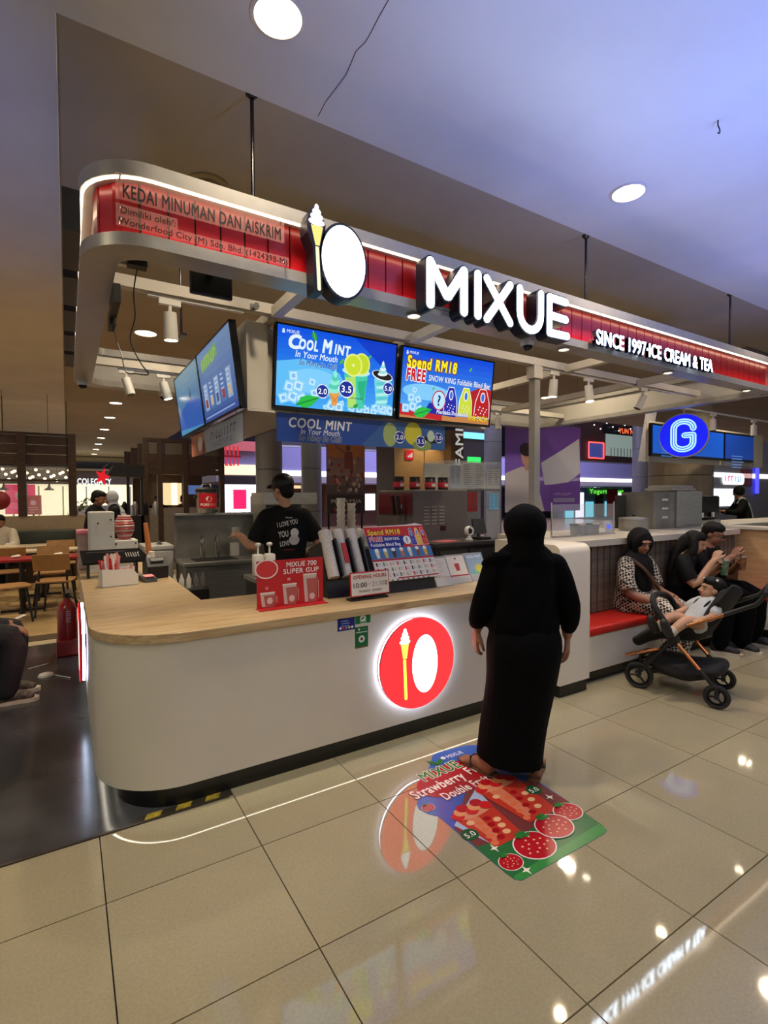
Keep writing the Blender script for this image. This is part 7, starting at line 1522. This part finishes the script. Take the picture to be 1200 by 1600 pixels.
for px_, py_, w_, h_, lab, col in ((32, 780, .55, .65, 'magenta lit poster behind the timber screen', (236, 40, 110)), (52, 789, .30, .42, 'dark red notice board with a pale roundel behind the screen', (150, 22, 38))):
    q = onY(px_, py_, YC+1.6-(.25 if w_ < .4 else 0)); t = thing('notice_board', lab, 'notice board', (q.x, q.y, 0)); MB().box((0, 0, q.z), (w_, .03, h_)).build('panel', mat('notice_%d' % col[1], col, .5, emit=.55, ecol=col), t); MB().cyl((0, .03, 0), (0, .03, q.z), .02).build('stand', MBLACK, t); P = Print(1, 1, emit=.6); P.oval(0, q.z+h_*.12, w_*.18, w_*.18, (214, 150, 150)); P.lines(-w_*.3, q.z-h_*.15, w_*.6, 3, .05, .015, (214, 160, 160), 2); P.build('printing', t, (0, -.0155, 0), EX, EZ, world=False)
# lit shop at the end of the mall
YL = 33.; lz = lambda py_: onY(150, py_, YL).z
t = thing('end_shop', 'wide bright shop with white lettering at the end of the mall', 'shop', (-1, YL, 0))
xl, xr = -9., onY(232, 770, YL).x
MB().lo((xl, YL, 0), (xr, YL+.3, lz(757))).build('lit_wall', SHOPGLOW, t, world=True); MB().lo((xl, YL-.1, lz(757)), (xr, YL+.3, lz(736))).build('sign_band', mat('grey_sign_band', (120, 112, 100), .6), t, world=True); MB().lo((xl, YL-.3, lz(736)), (xr, YL+.3, lz(733))).build('cornice', BEAMW, t, world=True)
for k in range(12): MB().lo((xl+1.1*k, YL-.12, 0), (xl+1.1*k+.08, YL-.02, lz(760))).build('mullion', TW, t, world=True)
P = Print(1, 1, emit=1.3); q = onY(121, 757, YL-.2); P.text('COLEGACY', 0, 0, .36, (250, 252, 255), .04, w=onY(174, 757, YL-.2).x-q.x); P.build('lettering', t, (q.x, YL-.12, q.z), EX, EZ)
for k in range(10): q = onY(118+10*k, 790-3*(k % 3), YL-1); MB().box((q.x, YL-1, .6), (.3, .3, 1.2)).build('display', (WHITE, BEAMW, mat('display_grey', (150, 150, 140), .6))[k % 3], t, world=True)
lamp('end_shop_light', 'AREA', (1, YL-1.2, 3.2), (1, YL-2.6, 1), 60, (255, 244, 214), 4, 1, shape='RECTANGLE')
# timber café box in the middle distance
YB = 12.0; bz = lambda py_: onY(290, py_, YB).z
t = thing('timber_kiosk', 'dark timber café kiosk with a panelled crown, beyond the sink', 'kiosk', (3.0, YB, 0))
xa, xb = onY(225, 740, YB).x, onY(349, 740, YB).x
for k in range(4):
    x_ = xa+(xb-xa)/4*k; MB().lo((x_+.02, YB+.02, bz(711)), (x_+(xb-xa)/4-.02, YB+.08, bz(692))).build('upper_panel', mat('grey_brown_panel', (86, 76, 66), .6), t, world=True)
MB().lo((xa, YB, bz(692)), (xb, YB+.12, bz(687))).build('cornice', WOODD, t, world=True)
for y0, y1 in ((711, 722), (722, 733), (733, 742)): MB().lo((xa, YB+.01, bz(y1)), (xb, YB+.09, bz(y0)-.008)).build('plank', WOODD, t, world=True)
for px_ in (228, 250, 290, 347): q = onY(px_, 740, YB).x; MB().lo((q-.05, YB-.02, 0), (q+.05, YB+.14, bz(688))).build('post', WOODD, t, world=True)
MB().lo((xa, YB, 0), (xb, YB+.12, bz(793))).build('half_wall', mat('grey_half_wall', (116, 108, 98), .6), t, world=True)
for px_, w_, m in ((262, .22, GLOWY), (276, .12, GLOWY)): q = onY(px_, 770, YB+1.5).x; MB().lo((q-w_, YB+1.5, bz(790)), (q+w_, YB+1.55, bz(752))).build('lit_opening', m, t, world=True)
q = onY(305, 765, YB+.8).x; MB().lo((q-.16, YB+.8, bz(772)), (q+.16, YB+.83, bz(757))).build('monitor', mat('dim_blue_monitor', (90, 110, 170), .3, emit=.5, ecol=(100, 130, 200)), t, world=True)
MB().lo((xa, YB+2.2, 0), (xb, YB+2.3, bz(700))).build('back_wall', WOODD, t, world=True)
for k, px_ in enumerate((196, 206, 216)): q = onY(px_, 700, YB+.9-.3*k); MB().lo((q.x, YB+1.2-.4*k, bz(742)), (q.x+.28, YB+1.28-.4*k, bz(702-4*k))).build('side_louvre', WOODD, t, world=True)
t = thing('awning_cart', 'black coffee cart under a dark awning left of the timber kiosk', 'cart', (1.9, 10.6, 0)); za = onY(200, 745, 10.6).z
xa, xb = onY(167, 740, 10.6).x, onY(226, 740, 10.6).x
MB().prism([(xa, za), (xb, za), (xb, za+.22), (xa+.12, za+.22)], (0, 10.6, 0), EX, EZ, (0, 1, 0), .8).build('awning', BLACK, t, world=True)
for x_ in (xb-.3, xb-.06): MB().lo((x_, 10.7, 0), (x_+.05, 10.76, za)).build('post', BLACK, t, world=True)
MB().lo((xa+.15, 10.7, 0), (xb, 11.3, 1.25)).build('body', BLACK, t, world=True)
for k in range(4): MB().lathe([(.05, 1.25), (.05, 1.45), (.02, 1.52)], (xa+.3+.18*k, 10.85, 0), 12).build('canister', (MBLACK, STEEL)[k % 2], t, smooth=.6, world=True)
t = thing('red_star', 'red star ornament hanging from the dark awning', 'ornament', onY(160, 745, 10.5)); MB().prism([(.13*(1 if i % 2 == 0 else .42)*math.sin(PI*i/5+.3), .17*(1 if i % 2 == 0 else .42)*math.cos(PI*i/5+.3)) for i in range(10)], (0, 0, 0), EX, EZ, (0, -1, 0), .04).build('star', mat('red_star_lit', (226, 20, 36), .4, emit=.6, ecol=(230, 20, 40)), t); MB().cyl((0, .0, .15), (.12, .12, .26), .004, n=5).build('string', BLACK, t)
# planter and people near the cart
t = thing('planter_shrub', 'bushy green plant before the bright end shop', 'plant', (onY(134, 785, 16).x, 16, 0)); MB().lathe([(.18, 0), (.24, .5), (.22, .5)], n=16).build('pot', DGREY, t, smooth=.6)
rr = random.Random(9); b = MB()
for k in range(90):
    a_, e_, r_ = rr.uniform(0, 6.28), rr.uniform(-.3, 1.5), rr.uniform(.2, .42); c_ = Vector((r_*math.cos(a_)*math.cos(e_), r_*math.sin(a_)*math.cos(e_), 1.15+r_*math.sin(e_)*1.1)); d_ = Vector((rr.uniform(-1, 1), rr.uniform(-1, 1), rr.uniform(-.4, 1))).normalized(); s_ = d_.cross(Vector((0, 0, 1))).normalized()*.04
    b.add([c_, c_+d_*.07+s_, c_+d_*.17, c_+d_*.07-s_], [(0, 1, 2, 3)])
o = b.build('foliage', mat('leaf_green', (70, 96, 44), .6), t); o['kind'] = 'stuff'; MB().tube([(0, 0, .45), (.02, 0, .8), (0, 0, 1.2)], .03).build('stem', WOODD, t)
def simple_person(label, loc, rz, shirt, pose='stand', scarf=None):
    t = thing('person', label, 'person', loc, rz); c = Vector((0, .08, 1.58 if pose == 'stand' else 1.16)); dz = 0 if pose == 'stand' else -.42; Rh = rot(0, -.3)
    b = MB(); limb(b, [(0, 0, .95+dz), (0, .0, 1.15+dz), (0, .03, 1.40+dz)], [(.15, .1), (.15, .1), (.17, .09)]); head(b, c, Rh, 1, (0, .03, 1.38+dz))
    for q in (-1, 1):
        if pose == 'stand': limb(b, [(.09*q, 0, .9), (.1*q, .02, .48), (.1*q, -.02, .08)], [.09, .06, .04]); foot(b, (.1*q, -.03, 0), (0, 1, 0))
        else: limb(b, [(.09*q, 0, .52), (.11*q, .42, .5), (.11*q, .40, .1)], [.09, .07, .045]); foot(b, (.11*q, .38, 0), (0, 1, 0))
        limb(b, [(.19*q, .03, 1.37+dz), (.25*q, .12, 1.12+dz), (.13*q, .34, 1.14+dz)], [.05, .044, .03]); hand(b, (.13*q, .345, 1.14+dz), (-.2*q, 1, -.1), (0, 0, -1), q, .4)
    fuse(b, 'body', SKIN, t, .011, 2); face(t, c, Rh)
    b = MB(); limb(b, [(0, 0, .93+dz), (0, 0, 1.15+dz), (0, .03, 1.40+dz)], [(.2, .14), (.18, .13), (.19, .1)], 16)
    for q in (-1, 1): limb(b, [(.17*q, .03, 1.37+dz), (.24*q, .12, 1.15+dz), (.17*q, .27, 1.14+dz)], [.09, .08, .06])
    fuse(b, 'shirt', shirt, t, .014, 3); b = MB()
    for q in (-1, 1): limb(b, ([(.09*q, 0, .93), (.1*q, .02, .48), (.1*q, -.02, .06)] if pose == 'stand' else [(.09*q, 0, .52), (.11*q, .42, .5), (.11*q, .40, .08)]), [.12, .09, .075])
    fuse(b, 'trousers', CBLK2, t, .016, 3)
    if scarf: b = MB(); b.ball(c+Vector((0, -.03, .02)), (.105, .105, .12)); limb(b, [c+Vector((0, -.03, -.08)), (0, 0, 1.32+dz)], [.08, .15]); fuse(b, 'headscarf', scarf, t, .014, 3)
    else: hairball(t, c, Rh)
    return t
q = onZ(144, 850, 0); simple_person('man in black bending over near the coffee cart', (onY(146, 800, 9.2).x, 9.2, 0), -1.9, CBLK2)
simple_person('woman in a pale grey headscarf by the coffee cart', (onY(181, 800, 9.9).x, 9.9, 0), 1.6, CBLK2, scarf=mat('pale_grey_scarf', (176, 184, 196), .8))
simple_person('seated diner in a white shirt at the café\'s left edge', (onY(2, 830, 11.8).x, 11.8, 0), PI-.2, mat('white_shirt', (196, 186, 170), .8), 'sit')
for k, (px_, lab) in enumerate(((247, 'dark-clad diner seated left in the timber kiosk'), (286, 'dark-clad diner seated right in the timber kiosk'))): simple_person(lab, (onY(px_, 790, YB+.75).x, YB+.75, .38), PI+.2*k, CBLK2 if k != 1 else mat('maroon_shirt', (80, 30, 30), .8), 'sit')
# sofa along the half wall
t = thing('wall_sofa', 'dark green upholstered sofa along the café half wall', 'sofa', (-1.8, 11.8, 0)); 
for k in range(3): MB().bbox((-2.9+1.22*k, 12.02, .72), (1.2, .14, .50), .03).build('back_pad', mat('dark_green_leather', (44, 50, 42), .5), t, smooth=.8, world=True); MB().bbox((-2.9+1.22*k, 11.75, .42), (1.2, .45, .12), .03).build('seat_pad', mat('dark_green_leather', (44, 50, 42), .5), t, smooth=.8, world=True)
MB().lo((-3.5, 11.55, 0), (.14, 12.1, .36)).build('plinth', WOODD, t, world=True)
# tables and chairs
CW_ = mat('bent_plywood', (166, 124, 76), .45, vary=.1, scale=8)
def table(label, x, y, m, w_=1.1, d_=.6, rz=0):
    t = thing('cafe_table', label, 'table', (x, y, .004), rz, 'café tables'); MB().bbox((0, 0, .735), (w_, d_, .035), .008).build('top', m, t); MB().cyl((0, 0, .02), (0, 0, .72), .035).build('column', BLACK, t, smooth=.6); MB().box((0, 0, .015), (.5, .07, .03)).box((0, 0, .015), (.07, .45, .03)).build('base', BLACK, t)
def make_chair(label, loc, rz):
    t = thing('cafe_chair', label, 'chair', loc, rz, 'plywood café chairs')
    MB().prism([(-.2, -.2), (-.14, -.22), (.14, -.22), (.2, -.2), (.22, 0), (.2, .2), (.1, .23), (-.1, .23), (-.2, .2), (-.22, 0)], (0, 0, .45), (1, 0, 0), (0, 1, 0), (0, 0, 1), .022).build('seat', CW_, t, bevel=.005)
    b = MB(); rs = [[Vector((.24*math.sin(a_), -.20-.06*math.cos(a_)+dd, z_)) for a_ in [-1.1+2.2*i/10 for i in range(11)]] for z_, dd in ((.62, 0), (.84, -.05))]
    b.add(rs[0]+rs[1], [(q, q+1, 12+q, 11+q) for q in range(10)])
    o = b.build('backrest', CW_, t); md = o.modifiers.new('thick', 'SOLIDIFY'); md.thickness = .014
    for x in (-1, 1):
        MB().tube([(.15*x, .16, .45), (.20*x, .21, 0)], .014, 8).build('leg', BLACK, t, smooth=True); MB().tube([(.16*x, -.17, .64), (.165*x, -.19, .45), (.20*x, -.25, 0)], .014, 8).build('leg', BLACK, t, smooth=True)
    MB().tube([(-.16, -.16, .44), (.16, -.16, .44)], .010, 6).build('rail', BLACK, t)
    return t
table('red-topped café table nearest the counter', -.55, 8.75, mat('red_table_top', (160, 30, 40), .3, vary=.1), 1.6, .55); table('pale-topped café table behind the red one', -.35, 10.0, mat('pale_table_top', (206, 190, 160), .35), 1.3, .5); table('pale-topped café table by the dark green sofa', -.9, 11.05, mat('pale_table_top', (206, 190, 160), .35), 1.3, .5)
ch = make_chair('plywood chair pulled out nearest the dark passage', (-.66, 8.05, .004), -1.25)
for x, y, r_, lab in ((-.14, 8.32, -.2, 'plywood chair tucked under the near side of the red table'), (-.22, 9.22, PI-.1, 'plywood chair on the far side of the red table, right'), (-1.15, 9.2, PI, 'plywood chair on the far side of the red table, left'), (-.78, 9.70, .1, 'plywood chair at the near side of the second table'), (-.1, 10.45, PI, 'plywood chair behind the second table'), (-1.3, 10.66, 0, 'plywood chair at the table by the sofa')):
    o = copy_tree(ch); o['label'] = lab; o.location = (x, y, .004); o.rotation_euler = (0, 0, r_)
for x, y, lab in ((-.62, 8.72, 'crumpled tissue on the red table, left one'), (-.12, 8.78, 'crumpled tissue on the red table, right one')):
    b = MB(); b.ball((0, 0, .02), (.055, .04, .02)); b.ball((.03, .02, .025), (.03, .03, .02)); o = b.build('tissue', WCARD, base=None, smooth=True); o.location = (x, y, .757); tag(o, lab, 'tissue', 'tissues on the red table')

# ================================================================ details hang on the part they belong to
SUB = {'lens': ('lamp_head', 'trim_ring', 'rim'), 'pupil': ('eye',), 'handle_slot': ('door',), 'tap_lever': ('tap',), 'label_panel': ('label',), 'bezel': ('casing',), 'screen': ('casing',), 'wall_bracket': ('casing',),
       'sandal_strap': ('sandal_sole',), 'heel_strap': ('sandal_sole',), 'cap_peak': ('cap',), 'dial_face': ('dial',), 'lid_handle': ('lid',), 'knob': ('lid',), 'lid_knob': ('lid',), 'hair_clip': ('hair',), 'slogan_print': ('tshirt',),
       'lettering': ('plate',), 'emblem': ('disc',), 'lit_face': ('disc',), 'printing': ('board', 'sheet', 'backing', 'panel'), 'red_label': ('lid_stack',), 'bracelet': ('body',), 'glasses': ('body',), 'front_fork': ('front_leg',), 'handle_end': ('handle_tube',), 'standoff': ('plate',), 'sole': ('shoe',), 'vent_slot': ('casing',), 'switch': ('casing',), 'indicator': ('red_front',), 'pull': ('front_case',), 'group_head': ('body',)}
def kind_of(o): return o.name.split('.')[0]
def mid(o):
    v = [Vector(c) for c in o.bound_box]; return sum(v, Vector())/8
for root in [o for o in list(COL.objects) if o.parent is None and o.children]:
    kids = [c for c in root.children if c.location.length < 1e-6]
    for c in kids:
        if c.children or kind_of(c) not in SUB: continue
        hosts = [k for k in kids if k is not c and kind_of(k) in SUB[kind_of(c)] and k.parent is root]
        if hosts: c.parent = min(hosts, key=lambda k: (mid(k)-mid(c)).length)
